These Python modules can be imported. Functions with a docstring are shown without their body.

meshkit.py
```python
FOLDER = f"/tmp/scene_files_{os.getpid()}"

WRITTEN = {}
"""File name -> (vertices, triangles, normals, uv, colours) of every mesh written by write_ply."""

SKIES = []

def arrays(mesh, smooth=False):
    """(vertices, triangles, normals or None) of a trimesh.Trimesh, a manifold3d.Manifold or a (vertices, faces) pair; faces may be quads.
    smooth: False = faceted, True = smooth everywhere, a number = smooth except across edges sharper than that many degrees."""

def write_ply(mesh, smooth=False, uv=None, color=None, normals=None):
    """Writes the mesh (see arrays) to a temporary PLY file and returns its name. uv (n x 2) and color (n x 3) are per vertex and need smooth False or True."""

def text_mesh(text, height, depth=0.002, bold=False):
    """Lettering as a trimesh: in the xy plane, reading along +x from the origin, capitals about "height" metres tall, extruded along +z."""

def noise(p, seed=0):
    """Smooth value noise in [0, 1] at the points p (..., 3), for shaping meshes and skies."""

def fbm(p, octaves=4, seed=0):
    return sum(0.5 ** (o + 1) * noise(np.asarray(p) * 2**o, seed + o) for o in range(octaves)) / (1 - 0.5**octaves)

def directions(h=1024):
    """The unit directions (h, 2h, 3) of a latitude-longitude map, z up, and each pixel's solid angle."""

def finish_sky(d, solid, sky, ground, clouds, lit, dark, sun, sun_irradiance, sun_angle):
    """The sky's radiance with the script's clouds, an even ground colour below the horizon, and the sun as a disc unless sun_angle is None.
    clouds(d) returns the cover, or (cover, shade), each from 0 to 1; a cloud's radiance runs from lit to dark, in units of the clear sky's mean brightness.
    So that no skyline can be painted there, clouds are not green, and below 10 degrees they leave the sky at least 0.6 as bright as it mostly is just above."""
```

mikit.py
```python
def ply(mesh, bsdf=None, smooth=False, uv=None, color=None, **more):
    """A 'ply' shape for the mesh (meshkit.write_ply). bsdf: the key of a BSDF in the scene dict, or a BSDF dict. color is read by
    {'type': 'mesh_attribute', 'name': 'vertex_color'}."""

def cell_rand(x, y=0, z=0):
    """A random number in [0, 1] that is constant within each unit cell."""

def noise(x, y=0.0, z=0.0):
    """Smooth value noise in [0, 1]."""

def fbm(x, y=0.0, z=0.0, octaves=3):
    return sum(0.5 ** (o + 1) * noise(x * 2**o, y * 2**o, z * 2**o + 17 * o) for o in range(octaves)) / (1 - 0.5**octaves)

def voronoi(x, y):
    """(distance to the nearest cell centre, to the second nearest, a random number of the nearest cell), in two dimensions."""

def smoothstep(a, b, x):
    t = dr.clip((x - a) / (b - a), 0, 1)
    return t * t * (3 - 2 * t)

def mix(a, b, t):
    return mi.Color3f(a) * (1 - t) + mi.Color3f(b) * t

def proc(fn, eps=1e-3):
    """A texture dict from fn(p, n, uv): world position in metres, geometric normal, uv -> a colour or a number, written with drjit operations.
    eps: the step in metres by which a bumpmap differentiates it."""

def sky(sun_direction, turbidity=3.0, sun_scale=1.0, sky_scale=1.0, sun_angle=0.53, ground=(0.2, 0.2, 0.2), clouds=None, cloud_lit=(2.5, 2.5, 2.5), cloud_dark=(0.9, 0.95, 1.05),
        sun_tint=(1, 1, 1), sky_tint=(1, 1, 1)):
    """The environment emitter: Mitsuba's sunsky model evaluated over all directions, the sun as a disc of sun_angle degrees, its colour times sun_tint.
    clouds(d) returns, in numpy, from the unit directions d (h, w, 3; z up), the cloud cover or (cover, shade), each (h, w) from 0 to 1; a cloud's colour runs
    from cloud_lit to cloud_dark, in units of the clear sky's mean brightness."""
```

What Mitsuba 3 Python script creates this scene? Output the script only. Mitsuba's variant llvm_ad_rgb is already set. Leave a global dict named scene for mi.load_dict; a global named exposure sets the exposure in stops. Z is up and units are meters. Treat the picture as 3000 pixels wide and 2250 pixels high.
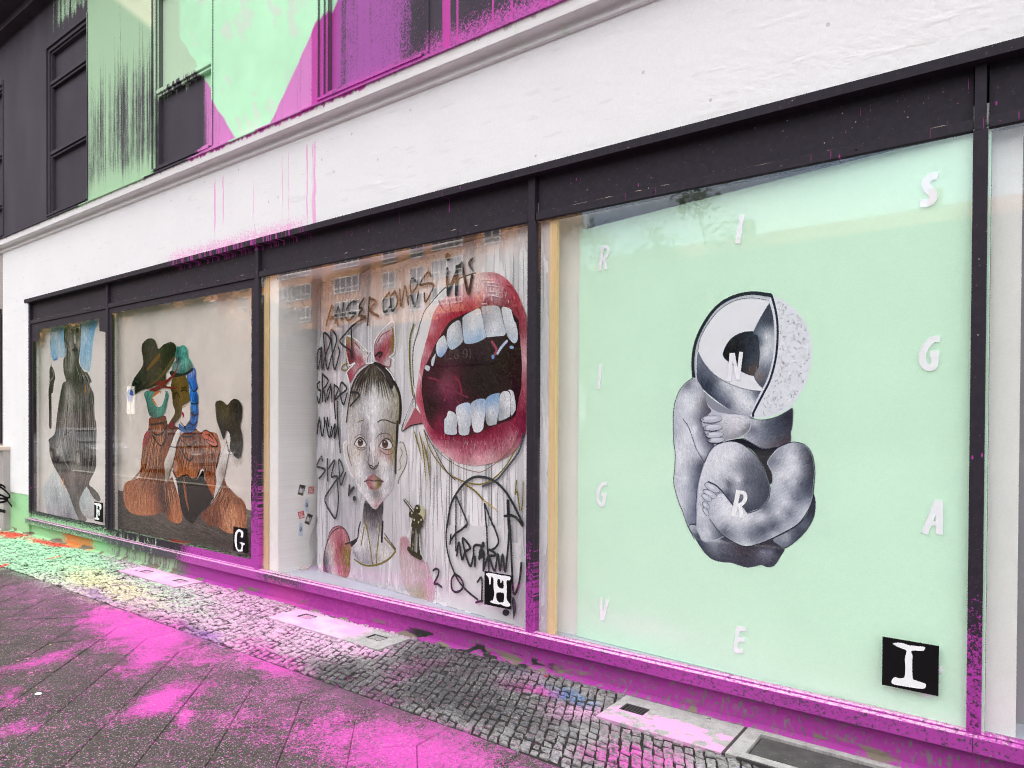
import math
import numpy as np, trimesh, shapely, shapely.geometry as sg, manifold3d as m3
from scipy.interpolate import RBFInterpolator
from scipy.spatial import Delaunay
import drjit as dr, mitsuba as mi
import mikit, meshkit
from mikit import noise, fbm, voronoi, cell_rand, smoothstep, mix, proc

# ---------------------------------------------------------------- camera, sky, exposure
scene, labels = {}, {}
exposure = 3.85
T = mi.ScalarTransform4f
CAM = np.array([0.0, -4.0, 1.7567])
FWD = np.array([-0.59573397, 0.80311776, -0.0101441]); UPV = np.array([-0.0102222, 0.0050475, 0.99993501])
scene['camera'] = {'type': 'perspective', 'fov': 73.2, 'fov_axis': 'x', 'near_clip': 0.05, 'far_clip': 900.0,
                   'principal_point_offset_x': 0.0, 'principal_point_offset_y': -0.05695,
                   'to_world': T().look_at(origin=CAM.tolist(), target=(CAM + FWD).tolist(), up=UPV.tolist())}


def cloud_cover(d):
    """Broken cloud with bluish gaps."""
    x, y, z = d[..., 0], d[..., 1], np.maximum(d[..., 2], 0.04)
    u, v = x / (z + 0.25), y / (z + 0.25)
    n = 0.5 + 0.22 * np.sin(2.1 * u + 1.3 * np.sin(1.7 * v)) + 0.16 * np.sin(4.3 * v + 1.9 * np.sin(2.9 * u)) + 0.1 * np.sin(9 * u + 7 * v)
    # thin, bright cloud overhead, thicker and greyer towards the horizon, as under any overcast
    return np.clip(0.15 + 1.1 * n + 0.45 * d[..., 2], 0.25, 1.0), np.clip(1.0 - 1.05 * d[..., 2] - 0.35 * (n - 0.5), 0.0, 1.0)


scene['sky'] = mikit.sky([-0.35, 0.70, 0.58], turbidity=3, sun_scale=0.28, sun_angle=4, sun_tint=(1.0, 0.95, 0.86), sky_tint=(1.10, 1.0, 0.90), clouds=cloud_cover, cloud_lit=(4.0, 3.9, 3.85), cloud_dark=(0.75, 0.76, 0.79), ground=(0.10, 0.10, 0.10))

# ---------------------------------------------------------------- helpers
rng = np.random.default_rng(11)


def lin(c, k=1.0):
    c = np.asarray(c, float) / 255.0
    return np.where(c <= 0.04045, c / 12.92, ((c + 0.055) / 1.055) ** 2.4) * k


def numbered(name):
    used = lambda n: n in scene or n in labels or any(k.startswith(n + '__') for k in scene)
    if not used(name):
        return name
    k = 1
    while used('%s_%03d' % (name, k)):
        k += 1
    return '%s_%03d' % (name, k)


COUNT = {}


def key_of(name, parent=None):
    if parent is None:
        return numbered(name)
    k = (parent, name)
    n = COUNT.get(k, 0)
    COUNT[k] = n + 1
    return parent + '__' + name + ('' if n == 0 else '_%03d' % n)


def put(name, mesh, bsdf, parent=None, smooth=False, color=None, **more):
    key = key_of(name, parent)
    scene[key] = mikit.ply(mesh, bsdf, smooth=smooth, color=color, **more)
    return key


def thing(name, label, category, group=None):
    key = numbered(name)
    labels[key] = {'label': label, 'category': category}
    if group:
        labels[key]['group'] = group
    return key


def struct(name):
    labels[name] = {'kind': 'structure'}
    return name


def box(x0, x1, y0, y1, z0, z1, ch=0.0):
    if ch <= 0:
        m = trimesh.creation.box([x1 - x0, y1 - y0, z1 - z0]); m.apply_translation([(x0 + x1) / 2, (y0 + y1) / 2, (z0 + z1) / 2])
        return m
    xs, ys, zs = (x0, x1), (y0, y1), (z0, z1)
    pts = []
    for x in xs:
        for y in ys:
            for z in zs:
                sx, sy, sz = (1 if x == x0 else -1) * ch, (1 if y == y0 else -1) * ch, (1 if z == z0 else -1) * ch
                pts += [(x, y + sy, z + sz), (x + sx, y, z + sz), (x + sx, y + sy, z)]
    return trimesh.convex.convex_hull(np.array(pts))


def cat(*ms):
    return trimesh.util.concatenate(list(ms))


def prism(profile, x0, x1):
    """A (y, z) profile run along x, with closed ends."""
    p = np.asarray(profile, float)
    n = len(p)
    v = np.vstack([np.c_[np.full(n, x0), p], np.c_[np.full(n, x1), p]])
    tri = m3.triangulate([p])
    f = [(i, n + i, (i + 1) % n) for i in range(n)] + [((i + 1) % n, n + i, n + (i + 1) % n) for i in range(n)]
    f += [tuple(t) for t in tri] + [tuple(t[::-1] + n) for t in tri]
    m = trimesh.Trimesh(v, np.array(f), process=False)
    trimesh.repair.fix_normals(m)
    return m


def tube(points, radius, sides=8, close=True):
    p = np.asarray(points, float)
    r = np.broadcast_to(np.asarray(radius, float), (len(p),))
    t = np.gradient(p, axis=0); t /= np.linalg.norm(t, axis=1, keepdims=True)
    a = np.cross(t, [0.31, 0.2, 0.93]); a /= np.linalg.norm(a, axis=1, keepdims=True)
    b = np.cross(t, a)
    th = np.arange(sides) * 2 * np.pi / sides
    v = (p[:, None] + r[:, None, None] * (a[:, None] * np.cos(th)[None, :, None] + b[:, None] * np.sin(th)[None, :, None])).reshape(-1, 3)
    f = []
    for i in range(len(p) - 1):
        for j in range(sides):
            k = (j + 1) % sides
            f += [(i * sides + j, i * sides + k, (i + 1) * sides + k), (i * sides + j, (i + 1) * sides + k, (i + 1) * sides + j)]
    if close:
        v = np.vstack([v, p[0], p[-1]]); e = (len(p) - 1) * sides
        f += [(len(v) - 2, (j + 1) % sides, j) for j in range(sides)] + [(len(v) - 1, e + j, e + (j + 1) % sides) for j in range(sides)]
    return trimesh.Trimesh(v, np.array(f), process=False)


def extrude(poly, depth):
    return trimesh.creation.extrude_polygon(poly, depth, engine='manifold')


def wall_plate(poly, y0, y1):
    """A polygon given in (x, z), from y0 (street side) to y1."""
    m = extrude(poly, y1 - y0)
    v = np.array(m.vertices)
    out = trimesh.Trimesh(np.c_[v[:, 0], y0 + v[:, 2], v[:, 1]], m.faces[:, ::-1], process=False)
    trimesh.repair.fix_normals(out)
    return out


# ---------------------------------------------------------------- materials
def principled(color, rough=0.6, spec=0.5, metallic=0.0, **k):
    d = {'type': 'principled', 'base_color': color if isinstance(color, dict) else {'type': 'rgb', 'value': [float(c) for c in color]}, 'roughness': rough, 'specular': spec, 'metallic': metallic}
    d.update(k)
    return d


def two(d):
    return {'type': 'twosided', 'b': d}


def bumped(d, fn, scale=1.0, eps=1e-3):
    return two({'type': 'bumpmap', 'tex': proc(fn, eps), 'scale': scale, 'bsdf': d})


MAG = mi.Color3f(0.50, 0.065, 0.34); PINK = mi.Color3f(0.54, 0.28, 0.45)
MINT = mi.Color3f(0.50, 0.86, 0.57); GREEN = mi.Color3f(0.33, 0.62, 0.33); RED = mi.Color3f(0.78, 0.06, 0.03)
CHARCOAL = mi.Color3f(0.026, 0.021, 0.030)


def grain(a, b):
    return 0.5 * noise(a * 260, b * 260) + 0.5 * noise(a * 90, b * 90)


def spray(c, col, amount, g, soft=0.16):
    """Sprayed paint: where the dots lie is decided grain by grain, more of them where the can pointed."""
    m = smoothstep(-soft, soft, amount - g)
    return mix(c, col, m)


def band(x, a, b, s):
    return smoothstep(a - s, a + s, x) * (1 - smoothstep(b - s, b + s, x))


# --- ground paint: splats in metres on the ground (colour, density, centre, half axes)
SPLATS = [('m',0.95,-5.84,-1.24,0.69,0.07,0.41,-0.29),('m',0.8,-6.55,-1.17,0.22,0.16,0.28,-0.12),('m',0.7,-5.67,-2.0,-0.06,0.24,0.14,-0.02),('m',0.85,-5.19,-1.54,-0.19,0.3,0.18,-0.04),('m',0.95,-4.31,-1.82,-0.02,0.24,0.16,-0.05),('m',0.75,-3.99,-1.92,0.19,-0.13,0.06,0.02),('m',0.6,-4.76,-1.26,0.0,0.19,0.09,-0.07),('p',0.8,-6.29,-0.38,1.82,-0.26,0.45,-0.45),('p',0.85,-7.83,-0.07,2.11,-0.02,0.61,-0.34),('m',0.85,-4.41,-0.99,0.5,-0.04,0.16,-0.16),('m',0.45,-3.27,-1.65,0.75,0.18,-0.4,0.16),('m',0.9,-2.66,-1.38,0.5,0.02,0.04,0.27),('m',0.8,-3.44,-0.51,0.06,0.36,0.14,-0.1),('p',0.75,-3.14,-0.35,0.09,0.04,0.05,-0.06),('p',0.8,-2.76,-0.23,0.13,0.1,0.06,-0.19),('p',0.85,-2.13,-0.41,0.22,0.05,0.03,-0.15),('m',0.8,-1.65,-0.74,0.25,0.08,-0.01,-0.16),('p',0.85,-1.51,-0.31,0.28,-0.02,-0.05,-0.12),('m',0.98,-1.17,0.08,0.5,-0.08,0.01,-0.1),('m',0.9,-2.59,-0.26,0.24,0.04,0.04,-0.08),('m',0.8,-3.24,-0.97,0.18,-0.02,0.03,-0.08),('b',0.75,-2.35,-0.22,0.23,-0.03,0.05,-0.1),('b',0.5,-2.9,-0.08,0.14,0.0,0.04,-0.07),('k',0.85,-3.22,-0.34,0.63,0.08,0.19,-0.53),('k',0.8,-2.71,-0.69,0.61,0.04,-0.11,-0.34),('k',0.75,-3.68,-0.9,0.56,-0.04,0.01,-0.18),('g',0.95,-10.17,-0.36,2.06,-0.14,0.57,-0.5),('g',0.9,-11.67,-0.22,0.95,0.05,0.45,-0.35),('g',0.6,-7.2,-0.39,1.4,-0.21,0.26,-0.33),('y',0.7,-7.83,-0.69,1.07,-0.05,0.25,-0.27),('r',0.97,-12.3,-0.15,0.32,0.06,0.24,-0.12),('r',0.97,-10.9,-0.04,0.62,0.08,0.14,-0.09),('r',0.8,-9.86,-0.46,-0.02,0.1,0.04,-0.02),('r',0.9,-9.74,-1.02,0.02,0.06,0.09,-0.03),('v',0.8,-5.42,-1.0,0.33,-0.02,0.04,-0.08),('v',0.7,-7.46,-0.96,0.39,-0.02,0.03,-0.06),('m',0.6,-4.62,-2.51,-0.08,0.12,0.14,-0.06),('m',0.55,-5.15,-2.42,0.0,0.07,0.24,-0.07),('m',0.5,-4.61,-2.44,-0.13,0.08,0.06,-0.07),('p',0.6,-4.03,-0.41,0.32,-0.05,0.02,-0.08)]
SPLAT_COL = {'m': MAG, 'p': PINK, 'g': mi.Color3f(0.32, 0.62, 0.37), 'r': RED, 'b': mi.Color3f(0.03, 0.16, 0.36), 'k': mi.Color3f(0.045, 0.043, 0.047), 'y': mi.Color3f(0.66, 0.64, 0.33), 'v': mi.Color3f(0.22, 0.10, 0.30)}


def ground_paint(c, x, y, wash):
    wx = x + 0.26 * (fbm(x * 4, y * 4, 3.0) - 0.5) + 0.03 * (noise(x * 25, y * 25, 5.0) - 0.5)
    wy = y + 0.20 * (fbm(x * 4, y * 4, 9.0) - 0.5) + 0.03 * (noise(x * 25, y * 25, 8.0) - 0.5)
    g = 0.36 * noise(x * 190, y * 190) + 0.30 * noise(x * 70, y * 70) + 0.34 * fbm(x * 9, y * 9)
    # thin overspray drifting over the stones, densest beside the wall
    if wash:
        c = spray(c, mi.Color3f(0.34, 0.55, 0.36), 0.74 * band(wx, -14, -8.5, 0.7), g)
        c = spray(c, mi.Color3f(0.62, 0.60, 0.50), 0.62 * band(wx, -9.2, -6.6, 0.5) * band(wy, -1.2, -0.35, 0.1), g)
        c = spray(c, mi.Color3f(0.56, 0.36, 0.49), 0.66 * band(wx, -8.3, -3.8, 0.5), g)
        c = spray(c, mi.Color3f(0.36, 0.34, 0.36), 0.44 * band(wx, -5.4, 0.6, 0.6) * band(wy, -1.2, -0.5, 0.12), g)
    else:
        c = spray(c, mi.Color3f(0.30, 0.08, 0.23), 0.44 * band(wx, -9, 1, 0.8) * smoothstep(-3.4, -1.0, y), g, 0.25)
    for k, dens, cx, cy, ax, ay, bx, by in SPLATS:
        det = ax * by - ay * bx
        u = ((wx - cx) * by - (wy - cy) * bx) * (1.0 / det)
        v = ((wy - cy) * ax - (wx - cx) * ay) * (1.0 / det)
        c = spray(c, SPLAT_COL[k], dens * 0.80 * smoothstep(2.3, 0.15, dr.sqrt(u * u + v * v)), g, 0.30)
    return c


def drops(c, x, y, density, size, col, seed):
    a, b, r = voronoi(x * size + seed, y * size * 1.15)
    return mix(c, col, dr.select((r < density) & (a < 0.16 + 0.5 * r), 0.9, 0.0))


def slab_color(p, n, uv):
    x, y = p.x, p.y
    base = 0.018 + 0.040 * noise(x * 150, y * 150) + 0.022 * fbm(x * 7, y * 7)
    c = mi.Color3f(base * 1.16, base * 0.98, base * 0.93)
    a, b, r = voronoi(x * 130, y * 130)
    c = mix(c, mi.Color3f(0.24, 0.21, 0.18), dr.select((r < 0.20) & (a < 0.36), 0.85, 0.0))
    c = ground_paint(c, x, y, False)
    right = band(x, -4.9, 1, 0.5) * band(y, -3.4, -1.15, 0.15)
    c = drops(c, x, y, 0.13 * right + 0.03, 34, MAG, 0.0)
    c = drops(c, x, y, 0.18 * right + 0.03, 62, PINK, 7.0)
    c = drops(c, x, y, 0.035 * band(x, -9, -5.2, 0.5), 30, mi.Color3f(0.62, 0.42, 0.22), 3.0)
    c = drops(c, x, y, 0.012, 50, mi.Color3f(0.05, 0.14, 0.45), 5.0)
    return c


def cobble_color(p, n, uv):
    x, y = p.x, p.y
    t = 0.50 * noise(x * 15 + 3, y * 15) + 0.45 * noise(x * 190, y * 190) + 0.25 * noise(x * 55, y * 55)
    base = 0.045 + 0.22 * t
    c = mi.Color3f(base * 1.03, base, base * 0.99)
    c = ground_paint(c, x, y, True)
    c = spray(c, mi.Color3f(0.07, 0.066, 0.068), 0.34, 0.55 * noise(x * 80, y * 80, 2.0) + 0.45 * fbm(x * 9, y * 9, 2.0), 0.2)
    c = drops(c, x, y, 0.02, 60, mi.Color3f(0.05, 0.2, 0.5), 2.0)
    c = drops(c, x, y, 0.03, 80, MAG, 12.0)
    return mix(c, mi.Color3f(0.03, 0.027, 0.026), dr.select(p.z < -0.0075, 0.8, 0.0))


def concrete_color(p, n, uv):
    x, y = p.x, p.y
    base = 0.17 + 0.14 * fbm(x * 30, y * 30) + 0.10 * noise(x * 220, y * 220)
    c = mi.Color3f(base, base * 0.98, base * 0.95)
    g = 0.4 * noise(x * 230, y * 230) + 0.6 * fbm(x * 22, y * 22)
    c = spray(c, mi.Color3f(0.50, 0.38, 0.46), 0.74 * band(x, -9, -4.3, 0.2), g)
    c = spray(c, PINK, 0.55 * band(x, -9, -4.2, 0.3), fbm(x * 9, y * 9) * 0.7 + 0.3 * g)
    c = spray(c, PINK, 0.56 * band(x, -2.1, -1.25, 0.1) * band(y, -0.5, -0.17, 0.04), fbm(x * 13, y * 13) * 0.75 + 0.25 * g, 0.06)
    c = drops(c, x, y, 0.03, 55, mi.Color3f(0.05, 0.2, 0.5), 2.0)
    return c


def joint_color(p, n, uv):
    x, y = p.x, p.y
    b = 0.018 + 0.02 * noise(x * 90, y * 90)
    c = mi.Color3f(b * 1.1, b, b * 0.95)
    return spray(c, mi.Color3f(0.20, 0.03, 0.15), 0.4 * band(x, -8, -3.5, 0.5) * band(y, -1.1, 0.1, 0.1), noise(x * 60, y * 60))


def facade_paint(c, x, z, strength):
    """Overspray on the frame, the ledge and the plinth: green at the far end, magenta towards the near end."""
    g = 0.45 * noise(x * 230, z * 230) + 0.55 * noise(x * 95, z * 95)
    low = 1 - smoothstep(0.20, 0.45, z)
    c = spray(c, GREEN, strength * 0.86 * band(x, -13.2, -9.2, 0.5) * low, g)
    c = spray(c, mi.Color3f(0.34, 0.50, 0.31), strength * 0.55 * band(x, -9.6, -7.6, 0.4) * low, 0.5 * g + 0.5 * noise(x * 30, z * 3))
    c = spray(c, mi.Color3f(0.72, 0.23, 0.06), 0.72 * band(x, -10.9, -9.9, 0.25) * band(z, -0.1, 0.16, 0.03), g)
    m = smoothstep(-8.4, -6.3, x) * (1 - 0.42 * smoothstep(-4.8, -2.9, x)) * (1 - 0.22 * smoothstep(-1.6, 0.2, x))
    c = spray(c, MAG, strength * 0.95 * m * low, g)
    c = spray(c, mi.Color3f(0.40, 0.05, 0.34), 0.75 * band(x, -7.6, -5.9, 0.25) * (1 - smoothstep(0.25, 1.9, z)), g)
    c = spray(c, mi.Color3f(0.36, 0.04, 0.30), 0.66 * band(x, -5.5, 0.3, 0.3) * (1 - smoothstep(0.3, 1.3, z)), g)
    return c


def frame_color(p, n, uv):
    x, z = p.x, p.z
    c = CHARCOAL * (0.80 + 0.4 * fbm(x * 40, z * 40)) 
    # drips over the top flashing
    d = noise(x * 75, z * 1.3)
    c = mix(c, mi.Color3f(0.55, 0.06, 0.42), smoothstep(0.50, 0.75, d) * 0.7 * band(x, -7.7, -5.35, 0.12) * band(z, 3.44, 3.6, 0.01))
    c = mix(c, mi.Color3f(0.5, 0.05, 0.36), dr.select((noise(x * 130, z * 5) > 0.972), 0.6, 0.0) * band(z, 2.9, 3.6, 0.1))
    a, b, r = voronoi(x * 26, z * 9)
    c = mix(c, mi.Color3f(0.42, 0.05, 0.33), dr.select((r < 0.022) & (a < 0.10), 0.8, 0.0))
    a, b, r = voronoi(x * 34 + 5, z * 30)
    c = mix(c, mi.Color3f(0.45, 0.43, 0.42), dr.select((r < 0.008) & (a < 0.10), 0.8, 0.0))
    return facade_paint(c, x, z, 0.9)


def sill_color(p, n, uv):
    x, z = p.x, p.z
    c = mi.Color3f(0.050, 0.036, 0.058) * (0.8 + 0.6 * fbm(x * 50, z * 50))
    c = mix(c, mi.Color3f(0.38, 0.37, 0.37), dr.select(noise(x * 46, z * 120, p.y * 200) > 0.86, 0.5, 0.0) * smoothstep(-6, -1, x))
    c = facade_paint(c, x, z + 0.08, 0.68)
    return spray(c, mi.Color3f(0.58, 0.33, 0.48), 0.6 * smoothstep(0.4, 0.9, n.z) * band(x, -12.2, 0, 0.4), grain(x, p.y))


def plinth_color(p, n, uv):
    x, z = p.x, p.z
    b = 0.12 + 0.10 * fbm(x * 25, z * 25)
    c = mix(mi.Color3f(b, b * 0.96, b * 0.92), mi.Color3f(0.15, 0.045, 0.055), smoothstep(0.0, 0.05, -12.03 - x) * smoothstep(0.1, 0.3, z))
    c = facade_paint(c, x, dr.minimum(z, 0.9) * 0.45, 0.98)
    # bare mortar and tar where the coat has come off at the foot
    f = fbm(x * 7, z * 22)
    c = mix(c, mi.Color3f(0.03, 0.028, 0.028), smoothstep(0.50, 0.56, f) * band(x, -4.05, -2.6, 0.12) * (1 - smoothstep(0.05, 0.075, z)))
    c = mix(c, mi.Color3f(0.20, 0.17, 0.13), smoothstep(0.58, 0.64, fbm(x * 5 + 4, z * 18)) * (1 - smoothstep(0.03, 0.07, z)))
    return c


def white_wall_color(p, n, uv):
    x, z = p.x, p.z
    v = 0.79 + 0.03 * (fbm(x * 3, z * 3) - 0.5) + 0.055 * (noise(x * 130, z * 130) - 0.5)
    c = mi.Color3f(v, v * 0.985, v * 0.995)
    a, b, r = voronoi(x * 3.2, z * 3.2)
    c = mix(c, mi.Color3f(0.42, 0.38, 0.36), dr.select((r < 0.30) & (a < 0.035), 0.6, 0.0))
    c = mix(c, mi.Color3f(0.60, 0.57, 0.55), smoothstep(0.74, 0.82, fbm(x * 5, z * 26)) * 0.25)
    g = grain(x, z)
    over = band(x, -7.9, -5.3, 0.25) * (1 - smoothstep(3.53, 3.78, z))
    c = spray(c, mi.Color3f(0.82, 0.42, 0.66), 0.62 * over, g)
    wob = x + 0.012 * (noise(z * 9, 1.0) - 0.5)
    run = mi.Float(0)
    for cx, w, z0 in ((-6.90, 0.035, 3.9), (-6.74, 0.02, 3.95), (-5.72, 0.012, 3.95), (-5.24, 0.05, 3.62), (-5.34, 0.02, 3.7), (-6.2, 0.01, 3.85), (-5.62, 0.008, 3.8)):
        run = dr.maximum(run, smoothstep(w, w * 0.2, dr.abs(wob - cx)) * smoothstep(z0 - 0.5, z0, z) * (1 - smoothstep(4.24, 4.36, z)))
    return spray(c, mi.Color3f(0.80, 0.42, 0.66), 0.66 * run, 0.45 * noise(wob * 130, z * 7) + 0.25 * noise(x * 20, z * 5) + 0.3 * g, 0.22)


def upper_wall_color(p, n, uv):
    x, z = p.x, p.z
    g = grain(x, z)
    wx = x + 0.010 * (noise(x * 8, z * 2.5) - 0.5)
    drip = 0.34 * noise(wx * 17, z * 0.7) + 0.30 * noise(wx * 52, z * 0.9, 3.0) + 0.20 * noise(wx * 150, z * 2.0, 5.0) + 0.16 * fbm(x * 30, z * 12)
    c = mi.Color3f(0.058, 0.050, 0.066) * (0.75 + 0.5 * fbm(x * 3, z * 1.2))
    # green coat between the first two blind windows, run down in long drips
    wz = z + 0.10 * (noise(x * 3, 4.0) - 0.5)
    cov = band(x, -9.98, -8.20, 0.05) * (0.50 + 0.40 * smoothstep(5.4, 6.9, wz) + 0.28 * (1 - smoothstep(4.62, 5.0, wz)))
    c = spray(c, mi.Color3f(0.36, 0.54, 0.35), 1.0 * cov, drip, 0.22)
    c = spray(c, mi.Color3f(0.40, 0.60, 0.40), 0.52 * band(x, -11.2, -9.9, 0.5) * smoothstep(6.95, 7.4, z), drip, 0.10)
    yel = smoothstep(-0.05, 0.05, (z - 6.36) * 0.86 + (x + 8.29) * 0.62) * (1 - smoothstep(-6.9, -6.6, x)) * smoothstep(-9.9, -9.6, x)
    c = mix(c, mi.Color3f(0.66, 0.74, 0.52), 0.95 * yel)
    # second window: thin grey green runs on its upper half
    c = spray(c, mi.Color3f(0.46, 0.62, 0.44), 0.95 * band(x, -8.25, -6.95, 0.03) * smoothstep(5.35, 5.75, z), drip, 0.14)
    # magenta below and beside the mint field
    mg = band(x, -7.28, -5.10, 0.08) * (1 - smoothstep(5.9, 6.5, z))
    c = spray(c, mi.Color3f(0.62, 0.22, 0.52), 0.74 * mg, drip * 0.8 + 0.2 * g, 0.25)
    c = spray(c, MAG, 0.8 * band(x, -5.28, -4.98, 0.03), 0.4 * g + 0.6 * drip)
    # third window and the wall right of it
    c = spray(c, mi.Color3f(0.36, 0.10, 0.36), 0.66 * band(x, -5.2, -4.0, 0.5), 0.5 * drip + 0.5 * g)
    c = spray(c, mi.Color3f(0.50, 0.10, 0.40), 0.72 * band(x, -5.1, -1.5, 0.3) * (1 - smoothstep(4.60, 4.95, z)), g, 0.25)
    thin = noise((x + 0.02 * noise(z * 3, x * 4)) * 34, 2.0) 
    c = mix(c, MAG, smoothstep(0.80, 0.86, thin) * band(x, -3.80, -2.2, 0.15) * smoothstep(4.60, 4.72, z + 0.15 * noise(x * 20)))
    # mint field with its straight, masked edges
    e = 0.03 * (noise(x * 8, z * 8) - 0.5)
    left = (x + 7.74) * 0.758 + (z - 6.06) * 0.652
    rt = -((x + 5.24) * 0.722 - (z - 5.34) * 0.692)
    c = mix(c, MINT * (0.90 + 0.14 * fbm(x * 4, z * 4)), smoothstep(-0.015, 0.015, left + e) * smoothstep(-0.015, 0.015, rt + e) * smoothstep(-7.85, -7.75, x + e))
    c = mix(c, mi.Color3f(0.72, 0.62, 0.64), 0.4 * smoothstep(0.60, 0.72, fbm(x * 6 + z * 3, z * 5)) * band(x, -7.6, -5.4, 0.2) * smoothstep(0, 0.1, left) * smoothstep(0, 0.1, rt))
    # reveals and frame sides darkened: recess shade painted in, plus coat the spray missed
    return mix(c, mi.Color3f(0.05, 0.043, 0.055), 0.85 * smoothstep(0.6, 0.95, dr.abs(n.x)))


def cornice_color(p, n, uv):
    x, z = p.x, p.z
    c = mi.Color3f(0.74, 0.715, 0.72) * (0.92 + 0.14 * fbm(x * 5, z * 30))
    c = mix(c, mi.Color3f(0.20, 0.15, 0.15), smoothstep(0.66, 0.74, fbm(x * 13, z * 13)) * 0.5 * smoothstep(4.50, 4.53, z))
    c = spray(c, MAG, 0.62 * band(x, -7.3, -4.2, 0.3) * smoothstep(4.49, 4.54, z), noise(x * 34, z * 3) * 0.8 + 0.2 * grain(x, z))
    return spray(c, mi.Color3f(0.42, 0.66, 0.40), 0.5 * band(x, -11.5, -8.2, 0.4) * smoothstep(4.50, 4.54, z), noise(x * 34, z * 3))


def board_color(rgb, amount, sx, sz):
    r, g_, b = rgb

    def fn(p, n, uv):
        t = 1 + amount * (fbm(p.x * sx, p.z * sz, p.y * sx) - 0.5) + 0.10 * (noise(p.x * 300, p.z * 300) - 0.5)
        return mi.Color3f(r * t, g_ * t, b * t)
    return fn


def wood_color(p, n, uv):
    t = fbm((p.x + p.y) * 90, p.z * 2.2) * 0.7 + 0.3 * noise((p.x - p.y) * 300, p.z * 9)
    return mix(mi.Color3f(0.66, 0.44, 0.20), mi.Color3f(0.84, 0.66, 0.38), t)


def ochre_brick(p, n, uv):
    r = dr.floor(p.z * 12.5); o = 0.5 * (r - 2 * dr.floor(r * 0.5))
    fx = (p.x + p.y) * 4 + o; fx = fx - dr.floor(fx); fz = p.z * 12.5 - r
    mortar = dr.select((fx < 0.05) | (fz < 0.12), 1.0, 0.0)
    k = 0.8 + 0.35 * cell_rand((p.x + p.y) * 4 + o, r)
    return mix(mi.Color3f(0.56, 0.30, 0.16) * k, mi.Color3f(0.36, 0.26, 0.18), mortar * 0.6)


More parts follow.
